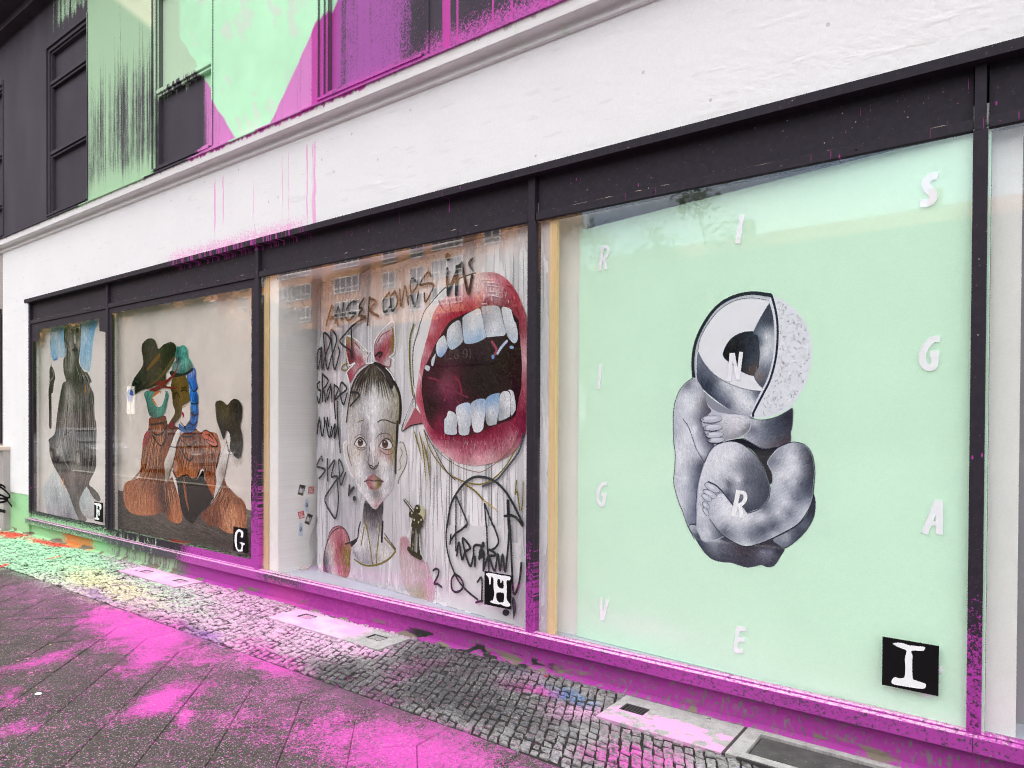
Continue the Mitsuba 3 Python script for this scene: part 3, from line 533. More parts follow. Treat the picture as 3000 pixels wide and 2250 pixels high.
ART['H'] = '''
wash|s|3400 515 62.5 90 9|35 2876 174 168 169 395 2837 192 186 186 38 2367 177 177 181 282 2022 210 210 211 -21 1345 186 186 189 346 1031 177 178 181 -18 831 216 216 217 406 674 186 186 190 108 369 216 215 215 943 2624 207 204 203 732 2612 192 192 195 1338 2440 216 214 212 1340 2085 201 200 202 1390 1554 225 224 224 1531 1122 222 220 220 1348 811 207 205 206 1879 1065 235 234 234 1668 703 216 214 215 1757 375 225 224 224 1206 343 201 199 201 2125 762 239 239 239 2357 370 238 238 238 2639 954 216 216 217 2574 307 235 235 235 2745 391 210 211 214 2771 1342 237 237 238 2071 2927 222 221 220 2448 3029 231 230 229 2625 2950 225 226 226 1868 2817 228 226 224 1655 2702 231 229 228 1520 2947 204 198 195 837 2915 192 186 185|-188 3073 1191 3082 1866 3136 2411 3164 2920 3146 2942 228 2746 240 1885 229 955 224 -48 244
|s|300 756 14.4 90d 14|35 2876 144 132 136 160 2528 192 138 145 454 2669 138 138 144 623 2557 237 237 239 284 1690 240 240 241 405 871 156 157 162 1434 1994 174 174 178 1880 1009 144 142 142 1350 366 240 239 240 2638 1081 192 192 196 2625 2899 204 205 205|-188 3073 1191 3082 1866 3136 2411 3164 2920 3146 2942 228 2746 240 1885 229 955 224 -48 244
|f|226 226 226|0|1937 904 2525 967 2545 858 2720 857 2734 582 2656 295 2562 229 2124 238 1964 257 1962 557
shoulder|f|196 176 180|1|1305 701 1322 741 1390 755 1441 729 1466 679 1622 579 1686 567 1726 470 1766 399 1774 324 1743 231 1672 239 1510 236 1384 310 1306 512
|s|220 86 6.8 85 12|1382 684 180 140 146 1425 583 205 185 190 1550 495 196 176 176 1509 383 200 190 190 1655 407 190 170 172 1719 366 214 170 186 1735 266 214 180 190 1592 292 170 160 130|1313 697 1330 731 1390 744 1432 717 1466 668 1614 572 1678 561 1718 469 1758 398 1762 322 1735 240 1672 244 1510 241 1393 311 1314 514
|f|168 104 112|1|260 706 195 638 162 573 96 412 86 275 97 222 273 225 483 247 555 322 564 464 574 553 533 636 481 712 377 737
|s|330 89 9.2 82 22|271 605 190 130 136 378 558 150 70 82 482 600 170 110 116 325 431 158 80 90 482 483 130 110 50 524 371 125 108 44 218 356 200 190 188 152 346 88 90 98 379 290 175 110 112 294 259 216 200 196 141 247 90 92 100 250 469 214 196 190 431 387 160 100 96|260 694 206 633 173 569 118 415 108 279 119 232 273 231 473 251 545 321 554 463 564 552 523 629 471 700 377 725
|l|45 42 46|9.8 1 1|173 563 249 656 366 712 461 710 523 652 574 559
|l|45 42 46|7.4 1 1|195 644 292 715 408 734 502 685 553 621
|l|50 50 56|13.6 1 1|173 575 118 452 108 340 175 234
neck|f|188 188 188|1|780 1025 895 967 970 956 1080 1044 1054 754 1063 677 1154 639 1234 611 1199 552 1019 460 831 421 685 429 595 498 584 555 684 654 732 775
|s|420 97 8.0 86 22|838 933 60 56 60 951 916 50 46 50 1044 952 70 66 70 924 829 100 96 100 742 690 222 222 222 782 609 205 205 200 925 683 180 180 182 1027 695 190 188 188 684 527 212 212 214 831 473 150 150 156 1018 555 200 198 190 1136 587 205 203 198 645 487 140 140 146|789 1009 895 958 970 951 1071 1032 1045 753 1054 671 1145 632 1216 603 1181 555 1019 468 831 430 695 439 615 500 604 557 694 655 742 776
|l|120 108 40|14.2 1 1|819 796 868 619 917 434
|l|120 108 40|14.1 1 1|1026 829 990 635 968 436
|l|120 108 40|14.5 1 1|781 763 733 591
|l|120 108 40|14.3 1 1|781 837 820 750
|l|120 108 40|17.0 1 1|625 447 734 419 860 420 1019 460 1155 524 1225 583 1238 617 1091 703
|l|30 28 32|26.4 1 1|1063 843 1054 737 1050 665
|l|34 32 36|16.1 1 1|472 570 584 607 674 653 693 736 722 808
|f|34 32 36|0|554 600 684 660 664 617 584 555
|l|34 32 36|10.6 1 1|1090 741 1181 675 1253 624
face|f|205 205 205|1|888 2250 725 2189 617 2107 567 2022 527 1876 507 1725 528 1666 549 1579 580 1463 610 1348 631 1233 661 1137 731 1078 818 1028 895 978 951 960 1007 988 1089 1050 1178 1112 1222 1175 1239 1241 1249 1350 1265 1567 1282 1676 1299 1730 1307 1762 1324 1869 1315 1976 1271 2053 1190 2099 1055 2214
|s|1900 72 8.5 88 20|822 2100 174 174 166 1010 2094 178 178 170 918 1957 232 232 234 775 1931 208 208 205 1102 1926 200 198 191 919 1817 235 235 235 628 1847 191 190 188 1192 1843 166 162 149 597 1992 140 132 123 776 1692 149 145 147 659 1656 205 203 200 738 1623 166 161 162 919 1671 239 239 239 1022 1645 166 166 167 911 1503 239 238 235 844 1557 174 171 173 826 1443 149 145 147 640 1465 200 191 181 719 1468 191 178 166 700 1381 212 212 208 1149 1455 166 123 123 1023 1478 174 149 144 1194 1468 149 133 89 1078 1386 232 232 230 1195 1320 183 181 184 1023 1339 200 196 193 730 1268 227 227 227 681 1178 200 200 200 827 1284 174 169 171 940 1290 132 127 128 941 1083 115 111 110 828 1074 221 221 221 1079 1121 208 208 208 923 1008 220 217 215 942 971 200 149 157 1195 1184 166 166 166 779 1071 220 220 220 1106 1206 217 217 217 1221 1403 140 133 106 1265 1649 140 133 115|888 2250 725 2189 617 2107 567 2022 527 1876 507 1725 528 1666 549 1579 580 1463 610 1348 631 1233 661 1137 731 1078 818 1028 895 978 951 960 1007 988 1089 1050 1178 1112 1222 1175 1239 1241 1249 1350 1265 1567 1282 1676 1299 1730 1307 1762 1324 1869 1315 1976 1271 2053 1190 2099 1055 2214
eye|f|214 210 208|1|625 1531 669 1570 728 1583 777 1561 811 1528 767 1510 689 1510
|f|66 34 28|0|763 1548 759 1533 747 1521 729 1514 709 1513 690 1519 678 1531 673 1546 678 1561 690 1573 708 1580 728 1581 746 1575 759 1563
|f|96 52 40|0|737 1537 734 1530 726 1524 716 1520 704 1520 693 1523 685 1528 682 1536 685 1543 693 1550 703 1553 715 1554 726 1550 734 1545
|f|16 12 12|0|741 1551 739 1544 733 1538 724 1534 714 1534 704 1537 698 1543 696 1550 698 1558 704 1564 713 1567 723 1567 732 1564 739 1559
|f|236 234 232|0|723 1564 722 1562 719 1559 716 1558 712 1558 708 1559 706 1561 705 1564 706 1567 708 1569 712 1570 716 1570 719 1569 722 1567
|l|34 28 28|11.9 1 1|615 1522 654 1570 718 1593 777 1570 816 1525
|l|70 56 54|7.2 1 1|625 1523 689 1499 768 1501 811 1525
eye_001|f|214 210 208|1|1009 1522 1059 1568 1122 1585 1176 1560 1198 1522 1158 1505 1077 1505
|f|66 34 28|0|1142 1544 1137 1527 1124 1514 1106 1506 1085 1505 1066 1512 1053 1525 1048 1541 1052 1558 1066 1571 1084 1579 1105 1579 1124 1572 1137 1560
|f|96 52 40|0|1114 1532 1111 1523 1103 1517 1092 1513 1080 1512 1068 1516 1060 1522 1057 1530 1060 1538 1068 1545 1079 1549 1092 1549 1103 1546 1111 1540
|f|16 12 12|0|1118 1547 1116 1539 1110 1532 1100 1528 1090 1528 1080 1531 1074 1537 1071 1545 1074 1554 1080 1560 1090 1564 1100 1564 1110 1561 1116 1555
|f|236 234 232|0|1098 1561 1098 1559 1095 1556 1092 1555 1088 1555 1085 1556 1083 1558 1082 1561 1083 1563 1085 1566 1088 1567 1092 1567 1095 1566 1098 1564
|l|34 28 28|11.4 1 1|999 1517 1054 1571 1122 1591 1176 1571 1211 1525
|l|70 56 54|6.9 1 1|1009 1514 1077 1497 1158 1496 1202 1522
features|l|90 76 72|5.6 1 1|640 1500 699 1479 768 1484 816 1505
|l|86 64 62|6.1 1 1|1013 1489 1086 1458 1158 1450 1211 1474
|l|60 54 54|6.9 1 1|966 1594 1013 1628 1095 1640 1166 1625 1211 1566
|l|96 84 80|5.6 1 1|619 1586 679 1616 747 1618 796 1584
|l|90 84 84|9.5 1 1|864 1512 854 1433 836 1364
|l|44 38 38|12.5 1 1|836 1370 864 1332 921 1309 968 1328 1000 1372
|l|40 34 34|9.4 1 1|864 1343 902 1339 921 1317
|l|40 34 34|9.4 1 1|940 1324 959 1342 991 1343
|l|240 240 238|11.0 1 1|909 1784 920 1615 916 1446 921 1379
|l|60 50 40|10.6 1 1|984 1738 1030 1755 1112 1756 1201 1734 1247 1729
|l|120 104 60|9.6 1 1|678 1737 776 1760
lips|f|150 98 104|1|793 1188 865 1244 921 1268 950 1258 1015 1236 1070 1209 996 1201 941 1206 875 1199
|f|168 130 124|1|813 1187 875 1197 941 1202 1061 1203 1024 1150 941 1117 866 1128
|s|90 28 7.1 80 20|875 1225 160 90 100 968 1230 140 110 90 856 1161 170 110 112 931 1161 205 185 178 997 1160 120 106 46 903 1131 120 50 62 1024 1195 90 80 40|813 1190 874 1236 922 1258 1015 1228 1051 1205 1015 1155 941 1125 865 1134
|l|44 26 26|10.1 1 1|784 1188 856 1207 931 1203 996 1210 1074 1206
ear|f|205 200 196|1|498 1554 446 1524 457 1430 499 1349 560 1258 621 1209 621 1320 580 1434 549 1521
|l|236 236 236|13.0 1 1|498 1557 444 1524 457 1430 499 1343 560 1258 621 1209
|l|90 74 60|11.4 1 1|508 1514 519 1444 550 1375 580 1324
|l|150 130 110|11.4 1 1|539 1468 539 1421 570 1399
|f|205 203 198|1|1291 1557 1343 1569 1386 1506 1407 1427 1378 1346 1310 1256 1267 1221 1258 1297 1266 1459
|l|60 54 48|6.8 1 1|1300 1563 1351 1564 1390 1501 1407 1427 1378 1346 1302 1251 1285 1201
|l|110 100 60|9.1 1 1|1317 1515 1343 1473 1309 1407 1327 1354 1293 1320
hair|f|52 42 46|1|907 2271 774 2216 676 2146 622 2072 725 2144 831 2185 917 2192 1010 2177 1110 2118 1191 2033 1217 2098 1128 2189 1018 2249
|l|40 30 36|24.4 1 1|897 2266 725 2201 636 2135 577 2050 577 2021
|l|60 44 44|16.4 1 1|897 2266 725 2201 636 2135 577 2050 547 1964 517 1865 492 1736
|l|34 24 30|39.5 1 1|916 2271 1055 2236 1163 2171 1226 2087
|l|26 22 24|33.2 1 1|1226 2087 1271 2031 1306 1950 1316 1842 1299 1740
|l|30 26 26|30.3 1 1|1273 1740 1265 1594 1253 1459 1249 1296
|l|96 90 40|9.1 1 1|1245 2043 1293 1950 1294 1815 1282 1730
|l|38 28 34|12.3 1 2|874 2252 683 2118 562 1953
|l|50 42 42|8.8 1 2|874 2252 683 2112 560 1943
|l|84 78 46|11.1 1 2|875 2252 724 2149 643 2017
|l|30 24 28|9.5 1 2|875 2252 708 2127 608 1973
|l|120 116 110|12.5 1 2|876 2252 705 2119 600 1955
|l|38 28 34|12.0 1 2|877 2253 706 2114 601 1945
|l|50 42 42|14.4 1 2|877 2253 755 2164 698 2047
|l|84 78 46|11.1 1 2|878 2253 708 2102 601 1922
|l|30 24 28|15.7 1 2|879 2253 714 2103 612 1923
|l|120 116 110|12.9 1 2|880 2254 788 2190 759 2099
|l|38 28 34|15.7 1 2|880 2254 747 2131 674 1980
|l|50 42 42|9.1 1 2|881 2254 756 2135 688 1988
|l|84 78 46|12.0 1 2|882 2254 773 2153 722 2025
|l|30 24 28|15.7 1 2|883 2255 778 2152 728 2024
|l|120 116 110|9.8 1 2|884 2255 793 2169 757 2058
|l|38 28 34|13.1 1 2|885 2255 785 2150 739 2019
|l|50 42 42|12.7 1 2|886 2256 762 2103 689 1922
|l|84 78 46|15.4 1 2|887 2256 812 2179 786 2077
|l|30 24 28|13.4 1 2|888 2256 803 2154 765 2026
|l|120 116 110|9.7 1 2|889 2257 809 2156 774 2030
|l|38 28 34|14.2 1 2|891 2257 802 2132 757 1981
|l|50 42 42|11.6 1 2|892 2258 834 2189 818 2096
|l|84 78 46|9.3 1 2|893 2258 831 2171 807 2058
|l|30 24 28|15.6 1 2|894 2258 842 2187 826 2091
|l|120 116 110|11.0 1 2|896 2259 818 2113 776 1943
|l|38 28 34|8.3 1 2|897 2259 831 2131 797 1977
|l|50 42 42|12.2 1 2|897 2260 830 2113 793 1940
|l|84 78 46|10.1 1 2|899 2260 840 2125 810 1964
|l|30 24 28|10.7 1 2|900 2260 860 2174 846 2064
|l|120 116 110|11.3 1 2|902 2260 849 2111 820 1936
|l|38 28 34|15.5 1 2|903 2261 867 2163 853 2041
|l|50 42 42|11.0 1 2|904 2261 864 2121 843 1958
|l|84 78 46|14.3 1 2|906 2262 882 2186 875 2087
|l|30 24 28|11.0 1 2|907 2262 889 2208 887 2131
|l|120 116 110|15.1 1 2|909 2263 884 2130 872 1974
|l|38 28 34|8.5 1 2|910 2263 897 2198 894 2109
|l|50 42 42|12.8 1 2|912 2264 897 2143 890 2000
|l|84 78 46|11.8 1 2|912 2264 905 2200 905 2113
|l|30 24 28|13.4 1 2|914 2265 911 2217 910 2148
|l|120 116 110|13.4 1 2|915 2265 914 2175 914 2062
|l|38 28 34|12.9 1 2|917 2265 918 2217 919 2146
|l|50 42 42|11.8 1 2|918 2265 923 2188 926 2089
|l|84 78 46|12.8 1 2|920 2264 928 2189 931 2092
|l|30 24 28|12.7 1 2|921 2263 935 2164 941 2043
|l|120 116 110|9.6 1 2|923 2263 934 2213 937 2142
|l|38 28 34|10.8 1 2|924 2262 939 2211 941 2138
|l|50 42 42|8.7 1 2|926 2261 949 2166 959 2050
|l|84 78 46|11.6 1 2|927 2261 959 2145 974 2008
|l|30 24 28|12.5 1 2|928 2260 961 2161 973 2041
|l|120 116 110|12.4 1 2|929 2260 977 2112 1003 1945
|l|38 28 34|9.0 1 2|930 2259 960 2202 966 2123
|l|50 42 42|10.3 1 2|932 2258 983 2134 1007 1990
|l|84 78 46|11.7 1 2|933 2258 990 2126 1019 1974
|l|30 24 28|13.5 1 2|935 2258 983 2166 1001 2054
|l|120 116 110|10.0 1 2|936 2257 980 2187 992 2097
|l|38 28 34|11.0 1 2|937 2256 989 2174 1006 2071
|l|50 42 42|14.0 1 2|939 2256 1021 2103 1068 1931
|l|84 78 46|12.6 1 2|940 2255 1024 2111 1068 1948
|l|30 24 28|10.0 1 2|941 2255 988 2203 996 2131
|l|120 116 110|14.7 1 2|942 2255 1019 2146 1053 2017
|l|38 28 34|12.0 1 2|943 2254 1016 2160 1044 2048
|l|50 42 42|10.3 1 2|944 2253 1049 2104 1107 1937
|l|84 78 46|12.3 1 2|945 2253 1048 2115 1104 1959
|l|30 24 28|12.6 1 2|946 2253 1040 2140 1083 2009
|l|120 116 110|8.6 1 2|947 2252 1042 2144 1084 2018
|l|38 28 34|15.1 1 2|948 2252 1075 2097 1148 1925
|l|50 42 42|10.4 1 2|949 2251 1076 2104 1147 1940
|l|84 78 46|13.6 1 2|950 2251 1067 2126 1125 1985
|l|30 24 28|13.9 1 2|951 2251 1026 2192 1044 2114
|l|120 116 110|15.0 1 2|952 2250 1032 2189 1051 2109
|l|38 28 34|15.1 1 2|953 2250 1047 2171 1080 2075
|l|50 42 42|11.8 1 2|954 2249 1050 2172 1083 2077
|l|84 78 46|15.2 1 2|955 2249 1105 2106 1190 1946
|l|30 24 28|14.0 1 2|956 2249 1097 2120 1174 1976
|l|120 116 110|13.4 1 2|956 2249 1073 2156 1124 2045
|l|38 28 34|14.8 1 2|956 2248 1075 2157 1126 2048
|l|50 42 42|10.5 1 2|957 2248 1114 2116 1203 1967
|l|84 78 46|8.1 1 2|957 2248 1118 2116 1210 1968
|l|30 24 28|12.8 1 2|958 2248 1135 2102 1240 1942
|l|120 116 110|12.6 1 2|958 2248 1079 2166 1129 2067
bow|f|160 84 98|1|483 2546 554 2546 694 2483 772 2421 830 2383 812 2282 676 2220 586 2132 536 2110 505 2216 535 2262 514 2333 483 2434
|s|200 53 9.0 55 18|524 2490 150 120 80 555 2430 165 70 86 675 2450 200 190 188 675 2381 190 160 164 626 2338 120 50 64 724 2321 165 75 90 626 2252 190 160 160 576 2178 170 80 96 773 2352 205 200 196 555 2313 110 36 54|493 2539 554 2540 684 2478 763 2416 821 2378 802 2288 676 2226 586 2143 546 2121 515 2216 545 2261 525 2332 493 2434
|f|168 100 110|1|925 2366 943 2454 1008 2521 1107 2590 1205 2619 1232 2574 1242 2367 1189 2316 1163 2225 1009 2272 935 2320
|s|220 50 8.6 115 18|1188 2588 205 203 200 1099 2541 190 180 180 1008 2471 200 196 196 1054 2413 165 75 90 1126 2446 170 80 94 1188 2496 175 110 116 1215 2467 130 112 50 1009 2338 120 40 60 1100 2333 165 80 92 1127 2282 205 196 194 1180 2371 150 110 100|939 2365 953 2448 1017 2515 1107 2582 1196 2609 1223 2569 1233 2373 1180 2322 1154 2234 1018 2277 944 2325
|l|238 240 240|13.9 1 1|830 2386 772 2426 674 2496 554 2546 488 2546 483 2434 509 2333 545 2273 636 2291 505 2216 515 2169 546 2086 547 2005
|l|238 240 240|13.0 1 1|925 2321 925 2433 989 2517 1107 2590 1205 2622 1232 2563 1237 2368 1171 2317
|l|238 240 240|13.5 1 1|812 2276 821 2327 868 2380 906 2372 935 2309 916 2277 812 2276
|l|238 240 240|12.9 1 1|1109 2222 1181 2170 1234 2108
|l|238 240 240|12.9 1 1|1162 2318 1238 2281
|l|150 60 72|12.8 1 1|635 2482 714 2419
|l|150 60 72|10.7 1 1|962 2430 1044 2513 1161 2547
|l|30 22 28|20.2 1 1|953 2336 1009 2360 1054 2358 1018 2321
|l|120 108 40|11.5 1 1|515 2292 443 2278 412 2238 515 2234 494 2287 488 2417
|l|120 108 40|12.2 1 1|1196 2577 1223 2466 1206 2359
speech_bubble|f|228 228 226|1|2246 2895 2092 2888 1962 2856 1850 2810 1736 2738 1642 2671 1594 2593 1562 2492 1506 2392 1486 2288 1490 2183 1499 2077 1508 1983 1525 1867 1663 1814 1660 2278 1814 2522 1963 2687 2247 2800
|l|70 72 74|10.3 1 1|2246 2903 2092 2888 1962 2856 1850 2810 1736 2738 1642 2671 1594 2593 1546 2494 1502 2392 1486 2288 1490 2183 1499 2077 1508 1983 1529 1872
|l|236 238 238|9.0 1 1|1521 2506 1481 2394 1472 2289 1474 2184 1483 2078 1500 1972 1376 1730
|l|120 108 40|17.7 1 1|1496 2571 1451 2475 1440 2344 1449 2211 1468 2079 1488 1978
|f|176 92 106|0|1521 1867 1443 1767 1410 1730 1359 1671 1460 1715 1615 1732 1663 1732 1582 1820
|l|40 36 38|8.7 1 1|1508 1977 1376 1762 1342 1663 1460 1710 1615 1732
|l|236 238 238|9.0 1 1|1488 1957 1350 1730
mouth|f|178 92 108|1|2246 2893 2381 2890 2479 2867 2575 2812 2651 2739 2707 2659 2744 2579 2780 2481 2783 2124 2780 1739 2768 1649 2726 1590 2647 1519 2521 1459 2358 1419 2187 1406 2044 1424 1934 1464 1836 1516 1743 1579 1679 1655 1623 1732 1582 1840 1525 1919 1537 2024 1564 2127 1604 2281 1667 2432 1713 2531 1752 2639 1843 2725 1962 2786 2107 2842
|s|2300 64 8.9 75 16|2381 2876 205 160 164 2480 2839 200 130 142 2314 2838 215 190 190 2247 2776 214 196 194 2576 2757 185 90 105 2670 2677 170 60 78 2382 2712 205 150 155 2480 2723 222 190 192 2383 2664 130 60 76 2213 2669 180 70 84 2072 2651 165 60 75 2036 2753 220 180 180 1926 2691 215 160 162 1963 2613 170 60 74 1852 2599 190 90 100 2732 2558 160 64 80 2545 2632 125 60 76 2671 2564 150 60 78 1775 2551 185 90 102 1737 2503 205 140 146 1706 2429 170 66 80 1644 2331 205 150 156 1596 2230 180 90 106 1581 2127 215 170 178 1565 2023 196 120 134 1598 1918 170 60 80 1558 1867 200 120 136 2739 2395 150 70 84 2752 2305 205 150 158 2759 2170 215 165 174 2754 2035 180 100 116 2742 1901 150 60 80 2755 1788 120 30 60 1647 1706 190 110 126 1742 1671 150 40 70 1820 1632 140 24 60 1970 1620 112 16 48 2185 1619 112 16 48 2389 1652 124 20 54 2552 1701 130 26 60 2677 1711 150 50 76 1896 1558 185 90 112 2115 1539 165 64 90 2323 1555 170 70 96 2488 1597 160 56 86 2646 1624 190 120 134 2044 1463 212 140 152 2256 1467 222 160 168 2424 1502 205 150 158 2187 1416 180 130 136 2521 1496 170 110 118 2738 1671 130 30 64 1820 1541 205 140 152 1934 1484 216 170 176|2246 2893 2381 2890 2479 2867 2575 2812 2651 2739 2707 2659 2744 2579 2780 2481 2783 2124 2780 1739 2768 1649 2726 1590 2647 1519 2521 1459 2358 1419 2187 1406 2044 1424 1934 1464 1836 1516 1743 1579 1679 1655 1623 1732 1582 1840 1525 1919 1537 2024 1564 2127 1604 2281 1667 2432 1713 2531 1752 2639 1843 2725 1962 2786 2107 2842
|f|40 14 24|1|1979 2562 2108 2593 2213 2611 2316 2636 2449 2628 2608 2584 2671 2519 2702 2489 2708 2398 2721 2307 2737 2171 2730 1991 2700 1901 2682 1811 2633 1765 2487 1728 2356 1684 2220 1644 2043 1633 1895 1643 1781 1667 1711 1717 1663 1788 1622 1918 1605 2022 1613 2125 1644 2202 1707 2275 1769 2374 1860 2468 1927 2532
|s|420 60 9.8 40 8|1739 2248 56 24 34 1965 2310 50 34 36 2385 2307 50 34 38 2251 2196 34 12 20 1817 2117 60 16 32 1862 2065 120 60 80 1709 2019 70 18 40 1741 1916 40 10 22 1930 2013 130 56 84 2004 1986 110 40 66 2112 2057 34 14 22 2069 2058 84 20 44 2452 2092 28 14 18 2387 2000 22 14 16 2674 2083 44 12 26 1894 1889 66 14 40 1741 1814 40 14 22 1819 1763 110 24 54 1819 1693 120 24 56|1979 2562 2108 2593 2213 2611 2316 2636 2449 2628 2608 2584 2671 2519 2702 2489 2708 2398 2721 2307 2737 2171 2730 1991 2700 1901 2682 1811 2633 1765 2487 1728 2356 1684 2220 1644 2043 1633 1895 1643 1781 1667 1711 1717 1663 1788 1622 1918 1605 2022 1613 2125 1644 2202 1707 2275 1769 2374 1860 2468 1927 2532
|l|120 40 64|18.3 1 1|1692 2112 1801 2088 1893 2039 1916 1973 1894 1919
|l|110 40 64|14.9 1 1|1923 2028 2011 1996 2113 1954 2169 1939
|l|120 34 58|23.3 1 1|2018 2104 2069 2058 2098 1969
|l|160 70 92|22.2 1 1|2431 2355 2477 2296 2464 2260
|l|190 205 228|22.1 1 1|2585 2348 2528 2306 2490 2263
|f|120 150 205|0|2458 2239 2457 2231 2452 2225 2445 2222 2438 2223 2431 2227 2426 2233 2424 2241 2426 2249 2431 2254 2438 2257 2445 2257 2452 2253 2457 2247
|f|150 175 215|0|2658 2298 2656 2292 2649 2288 2640 2286 2630 2287 2621 2290 2615 2295 2613 2301 2615 2306 2621 2310 2630 2312 2640 2311 2649 2308 2655 2303
mouth__tooth|l|60 50 56|6.1 1 1|2123 2582 2220 2611 2296 2620 2323 2553 2343 2523 2368 2412 2358 2389 2284 2366 2215 2357 2145 2362 2117 2398 2102 2546 2123 2582
|f|200 207 212|1|2123 2582 2220 2611 2296 2620 2323 2553 2343 2523 2368 2412 2358 2389 2284 2366 2215 2357 2145 2362 2117 2398 2102 2546
|s|70 39 7.5 82 10|2214 2487 224 227 228 2145 2420 187 208 224 2283 2409 158 187 213 2351 2451 201 213 221 2215 2366 165 190 215 2123 2519 179 187 194|2123 2582 2220 2611 2296 2620 2323 2553 2343 2523 2368 2412 2358 2389 2284 2366 2215 2357 2145 2362 2117 2398 2102 2546
mouth__tooth_001|l|60 50 56|6.0 1 1|2316 2627 2369 2633 2500 2613 2540 2513 2572 2402 2483 2393 2391 2394 2371 2407 2337 2523 2316 2627
|f|200 207 212|1|2316 2627 2369 2633 2500 2613 2540 2513 2572 2402 2483 2393 2391 2394 2371 2407 2337 2523
|s|70 38 7.3 82 10|2450 2475 223 225 227 2397 2424 205 215 221 2515 2400 208 218 224 2350 2498 158 164 172 2540 2458 194 201 208|2316 2627 2369 2633 2500 2613 2540 2513 2572 2402 2483 2393 2391 2394 2371 2407 2337 2523
mouth__tooth_002|l|60 50 56|5.8 1 1|2533 2601 2621 2583 2640 2540 2659 2493 2677 2469 2696 2399 2691 2345 2660 2327 2623 2350 2591 2389 2559 2475 2533 2601
|f|200 207 212|1|2533 2601 2621 2583 2640 2540 2659 2493 2677 2469 2696 2399 2691 2345 2660 2327 2623 2350 2591 2389 2559 2475
|s|70 37 7.1 82 10|2628 2450 225 228 230 2678 2400 208 218 225 2660 2343 194 208 223 2597 2407 179 187 194|2533 2601 2621 2583 2640 2540 2659 2493 2677 2469 2696 2399 2691 2345 2660 2327 2623 2350 2591 2389 2559 2475
mouth__tooth_003|l|60 50 56|6.2 1 1|2073 2548 2001 2540 1949 2510 1920 2463 1928 2372 1973 2325 2038 2340 2110 2384 2102 2448 2073 2548
|f|200 207 212|1|2073 2548 2001 2540 1949 2510 1920 2463 1928 2372 1973 2325 2038 2340 2110 2384 2102 2448
|s|70 39 7.5 82 10|2001 2481 224 227 227 1965 2360 179 200 215 2074 2426 179 187 192 1935 2437 208 215 221 2095 2507 151 158 165|2073 2548 2001 2540 1949 2510 1920 2463 1928 2372 1973 2325 2038 2340 2110 2384 2102 2448
mouth__tooth_004|l|60 50 56|6.3 1 1|1875 2446 1815 2411 1788 2362 1800 2300 1846 2272 1891 2295 1928 2342 1920 2388 1898 2435 1875 2446
|f|200 207 212|1|1875 2446 1815 2411 1788 2362 1800 2300 1846 2272 1891 2295 1928 2342 1920 2388 1898 2435
|s|70 40 7.7 82 10|1845 2378 219 224 228 1861 2302 151 179 219 1906 2364 194 204 213 1807 2346 208 217 224|1875 2446 1815 2411 1788 2362 1800 2300 1846 2272 1891 2295 1928 2342 1920 2388 1898 2435
mouth__tooth_005|l|60 50 56|6.4 1 1|1785 2307 1738 2263 1727 2223 1747 2204 1770 2241 1785 2307
|f|200 207 212|1|1785 2307 1738 2263 1727 2223 1747 2204 1770 2241
mouth__tooth_006|l|60 50 56|6.5 1 1|1668 2216 1715 2198 1692 2166 1644 2191 1668 2216
|f|200 207 212|1|1668 2216 1715 2198 1692 2166 1644 2191
mouth__tooth_007|l|60 50 56|6.3 1 1|1946 1833 2013 1818 2042 1783 2049 1734 2042 1695 2036 1646 1910 1648 1895 1703 1895 1763 1924 1788 1946 1833
|f|200 207 212|1|1946 1833 2013 1818 2042 1783 2049 1734 2042 1695 2036 1646 1910 1648 1895 1703 1895 1763 1924 1788
|s|70 40 7.7 82 10|1969 1773 225 228 230 1932 1743 208 215 221 2027 1763 187 195 202|1946 1833 2013 1818 2042 1783 2049 1734 2042 1695 2036 1646 1910 1648 1895 1703 1895 1763 1924 1788
mouth__tooth_008|l|60 50 56|6.2 1 1|2041 1867 2197 1890 2204 1735 2192 1706 2178 1648 2079 1646 2064 1715 2049 1764 2041 1867
|f|200 207 212|1|2041 1867 2197 1890 2204 1735 2192 1706 2178 1648 2079 1646 2064 1715 2049 1764
|s|70 39 7.6 82 10|2128 1813 225 228 231 2170 1861 179 201 224 2071 1764 213 220 225 2184 1764 187 197 205|2041 1867 2197 1890 2204 1735 2192 1706 2178 1648 2079 1646 2064 1715 2049 1764
mouth__tooth_009|l|60 50 56|6.1 1 1|2211 1894 2358 1921 2362 1812 2349 1736 2342 1698 2309 1669 2247 1668 2219 1721 2212 1764 2211 1894
|f|200 207 212|1|2211 1894 2358 1921 2362 1812 2349 1736 2342 1698 2309 1669 2247 1668 2219 1721 2212 1764
|s|70 39 7.4 82 10|2288 1812 221 225 230 2321 1898 158 184 213 2239 1836 187 194 202 2274 1745 225 228 231|2211 1894 2358 1921 2362 1812 2349 1736 2342 1698 2309 1669 2247 1668 2219 1721 2212 1764
mouth__tooth_010|l|60 50 56|6.0 1 1|2374 1925 2505 1965 2512 1927 2506 1834 2487 1737 2468 1728 2409 1718 2382 1737 2369 1788 2374 1925
|f|200 207 212|1|2374 1925 2505 1965 2512 1927 2506 1834 2487 1737 2468 1728 2409 1718 2382 1737 2369 1788
|s|70 38 7.3 82 10|2421 1835 225 230 234 2453 1928 136 172 208 2388 1882 151 179 208 2493 1858 179 198 215 2382 1788 158 165 172|2374 1925 2505 1965 2512 1927 2506 1834 2487 1737 2468 1728 2409 1718 2382 1737 2369 1788
mouth__tooth_011|l|60 50 56|5.8 1 1|2524 1955 2619 1962 2625 1811 2608 1783 2519 1756 2506 1788 2524 1955
|f|200 207 212|1|2524 1955 2619 1962 2625 1811 2608 1783 2519 1756 2506 1788
